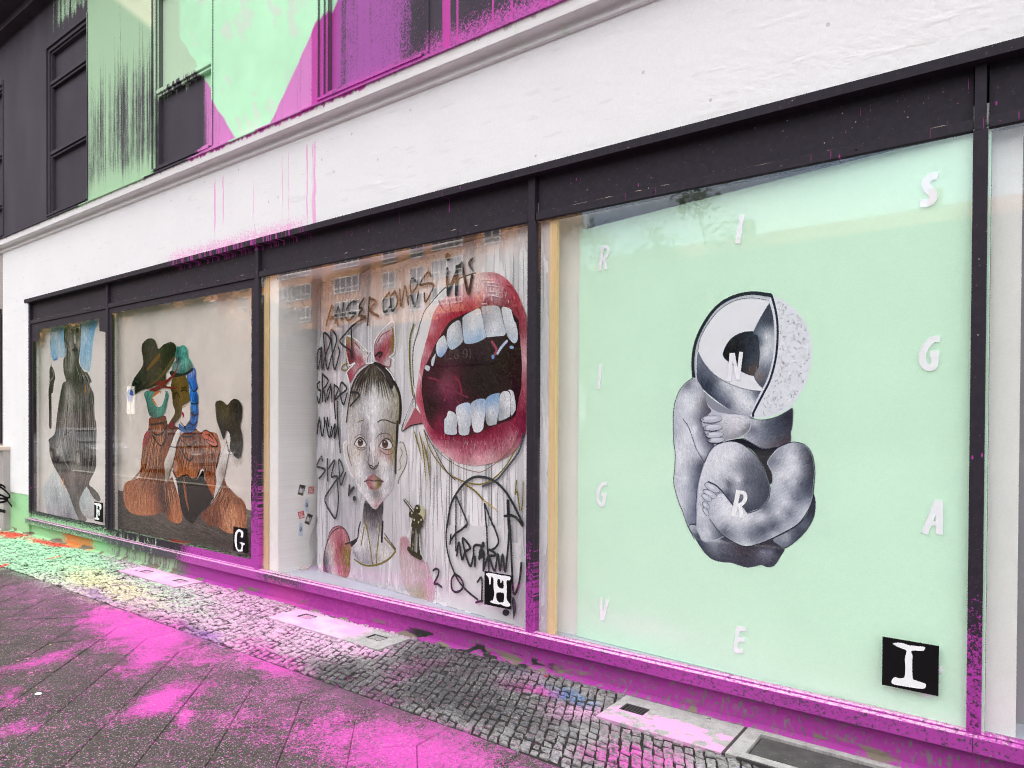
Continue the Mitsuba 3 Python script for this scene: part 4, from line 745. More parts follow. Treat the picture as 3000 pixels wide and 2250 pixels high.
|s|70 37 7.2 82 10|2582 1880 224 227 230 2532 1834 165 171 177 2608 1811 208 214 218|2524 1955 2619 1962 2625 1811 2608 1783 2519 1756 2506 1788
mouth__tooth_012|l|60 50 56|5.8 1 1|2600 1981 2631 1984 2663 1956 2682 1856 2670 1824 2633 1802 2627 1957 2600 1981
|f|200 207 212|1|2600 1981 2631 1984 2663 1956 2682 1856 2670 1824 2633 1802 2627 1957
|s|70 37 7.0 82 10|2657 1902 218 221 224 2639 1834 194 198 202|2600 1981 2631 1984 2663 1956 2682 1856 2670 1824 2633 1802 2627 1957
mouth|l|120 24 60|7.3 0 2|2542 1590 2543 1615
|l|236 214 220|7.2 0 2|2122 1546 2140 1585
|l|236 214 220|4.1 0 2|2685 1645 2689 1678
|l|120 24 60|7.4 0 2|2707 1641 2693 1659
|l|236 214 220|5.4 0 2|2585 1576 2580 1611
|l|236 214 220|6.3 0 2|2511 1540 2507 1557
|l|120 24 60|6.1 0 2|2383 1580 2395 1615
|l|236 214 220|7.4 0 2|2573 1566 2580 1600
|l|236 214 220|4.3 0 2|2501 1607 2513 1644
|l|120 24 60|4.7 0 2|2071 1553 2083 1582
|l|236 214 220|7.3 0 2|2550 1572 2557 1607
|l|236 214 220|5.0 0 2|2703 1658 2710 1697
|l|120 24 60|5.2 0 2|2095 1530 2101 1566
|l|236 214 220|5.1 0 2|2155 1574 2170 1590
|l|236 214 220|4.9 0 2|2015 1595 2009 1622
|l|120 24 60|5.8 0 2|2428 1557 2437 1583
|l|236 214 220|7.0 0 2|2269 1556 2261 1577
|l|236 214 220|7.1 0 2|2167 1567 2183 1594
|l|120 24 60|7.9 0 2|1996 1606 2019 1648
|l|236 214 220|5.3 0 2|2365 1574 2380 1606
|l|236 214 220|4.8 0 2|2585 1608 2576 1627
|l|120 24 60|6.6 0 2|2635 1614 2655 1652
|l|236 214 220|7.8 0 2|2360 1567 2363 1608
|l|236 214 220|6.1 0 2|2086 1515 2104 1537
|l|120 24 60|5.5 0 2|2696 1635 2689 1675
|l|236 214 220|7.8 0 2|2254 1563 2240 1582
|l|236 214 220|5.4 0 2|2317 1571 2326 1603
|l|120 24 60|5.2 0 2|2500 1572 2508 1595
|l|236 214 220|4.2 0 2|2543 1580 2556 1599
|l|236 214 220|7.5 0 2|2646 1575 2652 1593
|l|120 24 60|6.1 0 2|2257 1534 2260 1555
|l|236 214 220|4.8 0 2|1999 1598 2006 1633
|l|236 214 220|7.1 0 2|2254 1540 2252 1581
|l|120 24 60|6.6 0 2|2503 1578 2512 1620
|l|236 214 220|4.3 0 2|2282 1574 2279 1604
|l|236 214 220|4.7 0 2|2662 1607 2668 1646
|l|120 24 60|6.7 0 2|2079 1510 2072 1528
|l|236 214 220|6.0 0 2|2310 1550 2301 1567
|l|236 214 220|5.3 0 2|1906 1632 1900 1673
|l|120 24 60|6.9 0 2|2598 1618 2596 1652
|l|236 214 220|7.4 0 2|2094 1573 2100 1588
|l|236 214 220|5.5 0 2|2205 1525 2229 1542
|l|120 24 60|6.5 0 2|2380 1521 2392 1546
|l|236 214 220|7.4 0 2|2174 1561 2166 1586
|l|236 214 220|6.2 0 2|2678 1651 2692 1686
|l|120 24 60|7.9 0 2|2093 1531 2109 1551
|l|236 214 220|6.0 0 2|2150 1582 2142 1614
|l|236 214 220|4.8 0 2|2602 1595 2612 1617
|l|120 24 60|7.4 0 2|2375 1547 2378 1575
|l|236 214 220|4.3 0 2|2454 1592 2475 1617
|l|236 214 220|7.1 0 2|1868 1604 1864 1630
|l|120 24 60|6.5 0 2|2630 1618 2638 1644
|l|236 214 220|8.0 0 2|2309 1507 2300 1539
|l|236 214 220|6.1 0 2|2515 1575 2515 1606
|l|120 24 60|7.6 0 2|2405 1536 2419 1563
|l|236 214 220|4.9 0 2|2062 1577 2060 1596
|l|236 214 220|4.6 0 2|2628 1614 2641 1649
|l|120 24 60|4.5 0 2|2205 1524 2197 1550
|l|236 214 220|6.3 0 2|1920 1563 1914 1598
|l|236 214 220|8.1 0 2|1949 1575 1941 1596
|l|120 30 66|4.6 1 2|2499 1529 2501 1597
|l|120 30 66|4.6 1 2|2476 1530 2476 1618
|l|120 30 66|4.8 1 2|2064 1525 2043 1610
|l|120 30 66|4.8 1 2|2188 1491 2174 1587
|l|120 30 66|4.9 1 2|1947 1537 1920 1640
|l|120 30 66|4.6 1 2|2469 1523 2469 1604
|l|120 30 66|4.5 1 2|2532 1545 2536 1605
|l|120 30 66|4.6 1 2|2460 1525 2460 1607
|l|120 30 66|4.7 1 2|2228 1502 2216 1565
|l|120 30 66|4.5 1 2|2578 1554 2584 1640
|l|120 30 66|4.6 1 2|2406 1508 2404 1586
|l|120 30 66|4.8 1 2|2085 1505 2066 1580
|l|120 30 66|4.5 1 2|2545 1551 2549 1633
|l|120 30 66|4.8 1 2|2131 1502 2113 1604
|l|120 30 66|4.7 1 2|2266 1494 2255 1593
|l|120 30 66|4.8 1 2|2106 1500 2087 1592
|l|120 30 66|4.5 1 2|2565 1558 2570 1622
|l|120 30 66|4.6 1 2|2491 1519 2493 1617
|l|120 30 66|4.9 1 2|1982 1528 1957 1634
|l|120 30 66|4.9 1 2|1974 1537 1948 1619
|l|120 30 66|4.5 1 2|2640 1584 2649 1653
|l|120 30 66|4.5 1 2|2634 1579 2643 1646
|l|120 30 66|4.8 1 2|2115 1512 2097 1612
|l|120 30 66|4.9 1 2|1912 1557 1882 1633
|l|120 30 66|4.6 1 2|2438 1505 2437 1608
|l|120 30 66|4.7 1 2|2311 1501 2303 1583
|l|236 220 222|6.7 1 2|2274 2839 2275 2772 2268 2701
|l|236 220 222|6.6 1 2|2382 2777 2379 2754 2369 2727
|l|236 220 222|6.6 1 2|2421 2768 2419 2744 2409 2718
|l|236 220 222|6.6 1 2|2454 2759 2452 2731 2442 2700
|l|236 220 222|6.5 1 2|2512 2747 2507 2715 2494 2680
|l|236 220 222|6.5 1 2|2551 2751 2548 2740 2538 2725
|l|236 220 222|6.4 1 2|2582 2715 2580 2692 2570 2666
|l|236 220 222|6.4 1 2|2602 2649 2609 2636 2608 2621
|l|236 220 222|6.5 1 2|2314 2843 2385 2833 2447 2820
|l|236 220 222|6.5 1 2|2328 2822 2425 2804 2512 2784
|l|236 220 222|6.5 1 2|2368 2793 2458 2774 2538 2753
|l|236 220 222|6.5 1 2|2382 2745 2471 2728 2551 2710
|l|236 220 222|6.5 1 2|2395 2715 2471 2696 2538 2675
|l|236 220 222|6.6 1 2|2316 2653 2357 2650 2389 2645
|l|140 40 58|7.7 1 2|1813 2754 1859 2684 1926 2631
|l|140 40 58|7.6 1 2|1948 2729 1963 2672 1986 2615
|l|140 40 58|7.6 1 2|2014 2790 2043 2703 2051 2663
|l|140 40 58|7.5 1 2|2101 2696 2094 2624
|l|140 40 58|7.9 1 2|1713 2648 1736 2590
|l|140 40 58|7.2 1 2|2512 2742 2500 2674
|l|140 40 58|7.0 1 2|2576 2766 2638 2736 2676 2672
|l|60 70 76|26.9 1 2|2231 3022 2187 2990 2204 2949 2239 2915
bubble_line|l|110 84 34|5.7 1 1|1743 1564 1896 1462 2080 1391 2256 1361 2358 1371 2521 1459 2647 1556 2708 1648
|l|124 108 36|12.1 1 1|1648 1680 1712 1537 1836 1409 1972 1321 2152 1273 2325 1267 2458 1316 2585 1416 2696 1557
|l|60 54 58|9.0 1 1|1648 1670 1774 1529 1867 1411 1957 1325 2031 1285
|l|124 108 36|15.9 1 1|2145 1258 2257 1212 2353 1148
|l|196 170 100|13.0 1 2|2353 1148 2433 1112 2524 1069
|l|70 74 86|17.3 1 1|2762 1658 2733 1558 2678 1484 2585 1393 2490 1308 2345 1252
|l|122 108 30|17.4 1 2|1518 1668 1584 1523 1633 1400
|l|122 108 30|17.3 1 2|1583 1664 1632 1525 1666 1319 1682 1186
|l|122 108 30|17.2 1 2|1640 1577 1697 1424 1728 1358
|l|122 108 30|17.2 1 2|1680 1516 1713 1342 1717 1255
|l|120 108 40|12.6 1 1|2698 1317 2686 1216 2705 1240 2730 1106
|l|120 108 40|11.4 1 1|2762 1316 2760 1177 2748 1108
|l|66 58 60|3.4 0 2|2073 1262 2073 1226
|l|66 58 60|3.5 0 2|1913 1381 1913 1312
|l|66 58 60|3.5 0 2|2040 1336 2040 1240
|l|66 58 60|3.6 0 2|1749 1379 1750 1336
|l|66 58 60|3.6 0 2|1790 1309 1791 1219
|l|66 58 60|3.5 0 2|1923 1300 1923 1240
|l|66 58 60|3.5 0 2|2031 1396 2032 1337
|l|66 58 60|3.6 0 2|1773 1284 1774 1195
|l|66 58 60|3.4 0 2|2158 1237 2158 1163
|l|66 58 60|3.6 0 2|1816 1359 1816 1274
|l|66 58 60|3.4 0 2|2078 1281 2079 1243
|l|66 58 60|3.6 0 2|1807 1290 1807 1253
|l|66 58 60|3.5 0 2|1995 1341 1996 1242
|l|66 58 60|3.6 0 2|1789 1287 1790 1227
|l|66 58 60|3.4 0 2|2075 1367 2075 1286
|l|66 58 60|3.4 0 2|2108 1276 2109 1183
|l|66 58 60|3.5 0 2|2043 1318 2044 1232
|l|66 58 60|3.6 0 2|1805 1299 1805 1256
|l|66 58 60|3.5 0 2|1975 1341 1976 1301
|l|66 58 60|3.5 0 2|1853 1293 1853 1208
|l|66 58 60|3.5 0 2|1982 1305 1983 1241
|l|66 58 60|3.5 0 2|1979 1347 1980 1253
|l|66 58 60|3.6 0 2|1777 1274 1777 1243
|l|66 58 60|3.5 0 2|1906 1256 1906 1207
|l|66 58 60|3.5 0 2|1922 1387 1923 1285
|l|66 58 60|3.5 0 2|1833 1345 1833 1286
|l|66 58 60|3.5 0 2|1850 1320 1851 1259
|l|66 58 60|3.4 0 2|2196 1294 2196 1206
|l|66 58 60|3.6 0 2|1759 1269 1759 1187
|l|66 58 60|3.5 0 2|1894 1323 1894 1292
|l|66 58 60|3.5 0 2|1822 1294 1822 1223
|l|66 58 60|3.4 0 2|2176 1259 2176 1153
|l|66 58 60|3.4 0 2|2155 1356 2155 1256
|l|66 58 60|3.4 0 2|2082 1362 2082 1320
handwriting|l|34 38 44|16.6 1 1|2046 1162 2047 1044 2048 905
|l|34 38 44|16.3 1 1|2046 1160 2118 1050 2176 958 2165 918
|l|34 38 44|15.9 1 1|2368 1121 2380 1027 2391 943
|l|34 38 44|15.7 1 1|2373 1116 2433 1009 2470 951
|l|26 26 30|29.5 1 1|2615 1160 2622 1051 2629 959
|l|26 26 30|21.4 1 1|2582 1047 2650 1058 2712 1037 2758 996
|l|34 38 44|21.4 1 1|1941 894 1981 1063 2046 1167 2152 1268 2257 1317 2358 1323 2471 1302 2587 1231 2681 1125 2761 1010
|l|34 38 44|17.4 1 1|1940 904 1931 803 1954 681 2013 565 2086 477 2179 419 2297 372
|l|34 38 44|18.1 1 1|2172 939 2112 893 2041 851 1990 795
|l|34 38 44|18.1 1 1|1990 840 1979 764
|l|34 38 44|17.2 1 1|2394 953 2402 774
|l|34 38 44|17.1 1 1|2470 961 2519 859 2494 805 2448 776
|l|34 38 44|18.0 1 1|2047 916 2049 718
|l|34 38 44|21.3 1 1|2060 680 2084 789 2121 657 2156 723 2213 764 2127 827 2156 718 2214 619 2250 706 2253 774 2294 795 2359 792 2355 820 2329 755 2312 686 2362 750 2360 607
|l|34 38 44|21.1 1 1|2363 617 2412 719 2475 737 2484 757 2412 771 2416 691 2420 609
|l|34 38 44|20.5 1 1|2426 711 2482 623 2513 756 2537 631 2563 758 2588 632 2615 793 2632 979
|l|34 38 44|20.2 1 1|2639 979 2653 752 2670 526 2687 483 2722 544 2742 629 2751 720
|l|34 38 44|21.5 1 1|2268 699 2268 627
|f|34 38 44|0|2369 741 2366 724 2358 708 2346 699 2332 697 2320 703 2312 716 2308 733 2311 751 2320 767 2332 776 2345 778 2357 772 2366 759
|l|34 38 44|19.1 1 1|1774 518 1811 539 1843 526 1831 481 1789 413 1827 417 1877 400
|l|34 38 44|18.7 1 1|2039 531 1999 478 2003 409 2044 386 2108 412 2137 461 2101 509 2039 531
|l|34 38 44|18.0 1 1|2296 509 2343 545 2345 366
|l|34 38 44|18.0 1 1|2280 347 2351 372
|f|34 38 44|0|2634 336 2630 325 2621 314 2607 306 2592 303 2578 305 2568 312 2564 323 2568 334 2577 345 2591 353 2607 356 2621 353 2630 346
|l|34 38 44|4.3 1 2|1800 415 1806 284
|l|34 38 44|4.2 1 2|1877 403 1885 303
|l|34 38 44|4.0 1 2|2318 357 2321 309
|l|34 38 44|3.9 1 2|2577 307 2581 243
|l|34 38 44|4.1 1 2|2213 619 2217 508
|l|34 38 44|4.0 1 2|2268 627 2282 533
|l|34 38 44|4.1 1 2|2121 654 2122 561
|l|34 38 44|4.1 1 2|2078 683 2082 580
|l|34 38 44|4.2 1 2|1972 763 1976 649
|l|60 74 80|38.3 1 2|2673 458 2686 369 2677 299
|l|60 74 80|25.4 1 2|2680 345 2712 233
|l|34 38 44|21.6 1 1|87 2467 26 2447 -8 2350 4 2257 54 2341 82 2461 94 2253 154 2390 240 2529 125 2611 137 2458 187 2252 252 2360 347 2533 251 2630 268 2449 309 2246 380 2353 395 2411 379 2453
|l|34 38 44|21.6 1 1|49 2133 -13 2104 -22 2064 61 2049 67 2003 36 1924 -3 2002
|l|34 38 44|21.4 1 1|99 2210 100 2076 106 1941
|l|34 38 44|21.3 1 1|99 2207 199 2146 166 2092 111 2057 139 2014 158 1935
|l|34 38 44|21.0 1 1|253 2104 188 2031 187 1952 232 2030 253 2083 270 1933
|l|34 38 44|20.9 1 1|309 2097 310 1932 332 1771
|l|34 38 44|20.5 1 1|309 2094 381 2050 307 1950 423 2002 521 2052 433 2113 407 2026 465 1901 526 2005
|l|34 38 44|20.4 1 1|577 2016 667 2013 721 1983 578 1888
|l|34 38 44|22.4 1 1|45 1777 18 1696
|l|34 38 44|22.2 1 1|135 1777 140 1698
|l|34 38 44|22.0 1 1|189 1777 212 1698
|l|34 38 44|21.6 1 1|371 1931 372 1723 394 1581 415 1445
|l|34 38 44|22.1 1 1|7 1617 45 1759 97 1594 146 1723
|l|34 38 44|21.9 1 1|162 1747 223 1584 266 1687
|l|34 38 44|21.6 1 1|261 1597 325 1718 315 1580 377 1712
|l|34 38 44|22.4 1 1|103 1356 81 1391 2 1296 70 1284 153 1266 115 1222 48 1175
|l|34 38 44|22.0 1 1|197 1372 192 1299 203 1157
|l|34 38 44|21.7 1 1|214 1282 321 1365 263 1212 322 1212 369 1200 247 1084 155 992 171 927 259 850 339 810 386 981 364 1188
|l|34 38 44|21.4 1 1|385 1189 468 1277 395 1377 401 1250 429 1133 504 1255
|l|34 38 44|29.4 1 1|571 1136 561 1048
|l|34 38 44|29.2 1 1|561 1066 642 1124
|f|34 38 44|0|676 1022 673 1010 666 999 656 992 644 992 634 996 627 1006 624 1018 627 1031 634 1042 644 1048 656 1049 666 1044 673 1035
|l|34 38 44|30.7 1 1|1933 2977 1932 2890 1939 2774
|l|34 38 44|30.3 1 1|1944 2771 1991 2857 2034 2925
|l|34 38 44|29.6 1 1|2102 2998 2142 2861 2186 2752 2222 2884
|l|34 38 44|35.8 1 1|2049 2977 2046 2874 2041 2764
|l|34 38 44|35.6 1 1|2056 2971 2099 2984
|f|28 26 28|0|1972 3067 1969 3054 1960 3045 1946 3041 1931 3043 1917 3051 1908 3064 1904 3078 1907 3091 1917 3101 1931 3105 1946 3103 1959 3094 1969 3082
|l|34 38 44|4.9 1 2|1944 2769 1948 2719
|l|34 38 44|4.8 1 2|2046 2761 2052 2677
|l|34 38 44|4.7 1 2|2183 2745 2185 2711
|l|34 38 44|20.4 1 1|1445 2807 1560 2898 1490 2960 1466 2889 1524 2722 1576 2834
|l|34 38 44|20.2 1 1|1734 2944 1691 2981 1592 2894 1703 2890 1766 2861 1669 2743 1650 2814
|l|34 38 44|21.0 1 1|1332 2746 1322 2891
|l|34 38 44|20.8 1 1|1345 2745 1390 2904
|l|34 38 44|20.7 1 1|1399 2903 1442 2745
|l|44 40 44|26.3 1 1|167 2679 220 2787 273 2864 316 2777 365 2673
|l|44 40 44|26.4 1 1|198 2754 344 2749
|l|44 40 44|23.7 1 1|322 2691 376 2839 431 2706 466 2867
|l|34 38 44|25.8 1 1|686 2875 566 2844 490 2760 549 2695 664 2750 566 2765
|l|34 38 44|25.1 1 1|793 2873 720 2802 771 2777 709 2729 816 2701
|l|34 38 44|25.0 1 1|880 2869 854 2626
|l|34 38 44|24.6 1 1|880 2866 972 2820 886 2752 1015 2688
|l|34 38 44|24.1 1 1|1175 2878 1082 2811 1104 2714 1186 2752
|l|34 38 44|23.9 1 1|1253 2881 1195 2829 1221 2714 1296 2787 1253 2881
|l|34 38 44|21.0 1 1|816 2694 710 2672 602 2632
|l|34 38 44|19.5 1 1|614 2640 493 2569 405 2511 473 2459 575 2411 605 2345 594 2630
toy_soldier|f|190 186 150|0|1668 978 1663 948 1650 924 1631 909 1609 907 1590 918 1576 940 1571 969 1576 999 1589 1024 1609 1038 1630 1040 1649 1029 1663 1007
|l|52 50 28|32.1 1 1|1401 1070 1489 1003 1604 904
|l|214 212 200|8.8 1 1|1380 1090 1522 985
|f|52 50 28|0|1613 1009 1609 992 1598 977 1581 968 1562 966 1545 972 1533 985 1529 1002 1533 1019 1545 1034 1561 1043 1580 1045 1597 1038 1609 1026
|f|52 50 28|0|1528 960 1525 946 1515 934 1501 926 1486 925 1472 929 1462 939 1459 953 1462 967 1472 979 1486 986 1501 988 1515 983 1525 973
|f|52 50 28|1|1522 959 1612 962 1652 914 1636 882 1644 862 1498 846 1506 910
|l|52 50 28|45.7 1 1|1531 866 1511 753 1508 647
|l|52 50 28|40.9 1 1|1576 871 1593 763 1590 632
|l|52 50 28|45.1 1 1|1458 656 1508 626 1614 604
|f|196 190 150|0|1578 1017 1577 1012 1574 1008 1569 1006 1565 1005 1560 1007 1557 1010 1556 1015 1557 1019 1560 1023 1565 1026 1569 1026 1574 1024 1576 1021
|f|196 190 150|0|1508 968 1507 963 1504 960 1500 957 1495 957 1491 958 1488 962 1487 966 1488 971 1491 975 1495 977 1500 978 1504 976 1507 973
|f|196 190 150|0|1542 914 1540 909 1538 905 1533 902 1529 902 1524 904 1521 907 1520 911 1521 916 1524 920 1528 922 1533 923 1537 921 1540 918
|f|196 190 150|0|1631 923 1630 918 1627 914 1622 912 1618 911 1614 913 1611 916 1610 920 1611 925 1614 929 1618 931 1622 932 1627 930 1629 927
|f|196 190 150|0|1598 898 1597 894 1595 890 1590 887 1586 887 1581 889 1579 892 1577 896 1578 901 1581 905 1586 907 1590 908 1594 906 1597 903
|f|150 144 96|0|1522 807 1522 801 1520 796 1517 793 1513 793 1511 795 1508 799 1508 805 1508 811 1510 816 1513 819 1517 820 1520 817 1522 813
|f|150 144 96|0|1588 788 1587 782 1585 777 1582 774 1579 774 1576 776 1574 781 1573 787 1574 793 1576 797 1579 800 1582 801 1585 799 1587 794
|f|150 144 96|0|1523 702 1522 696 1520 691 1517 688 1514 687 1511 690 1509 694 1508 700 1509 706 1511 711 1514 714 1517 714 1520 712 1522 708
|f|150 144 96|0|1515 664 1514 658 1512 653 1509 650 1506 649 1503 652 1501 656 1500 662 1501 668 1503 673 1506 676 1509 676 1512 674 1514 670
|l|228 230 226|11.5 1 2|1605 806 1614 661 1670 586 1718 469
'''
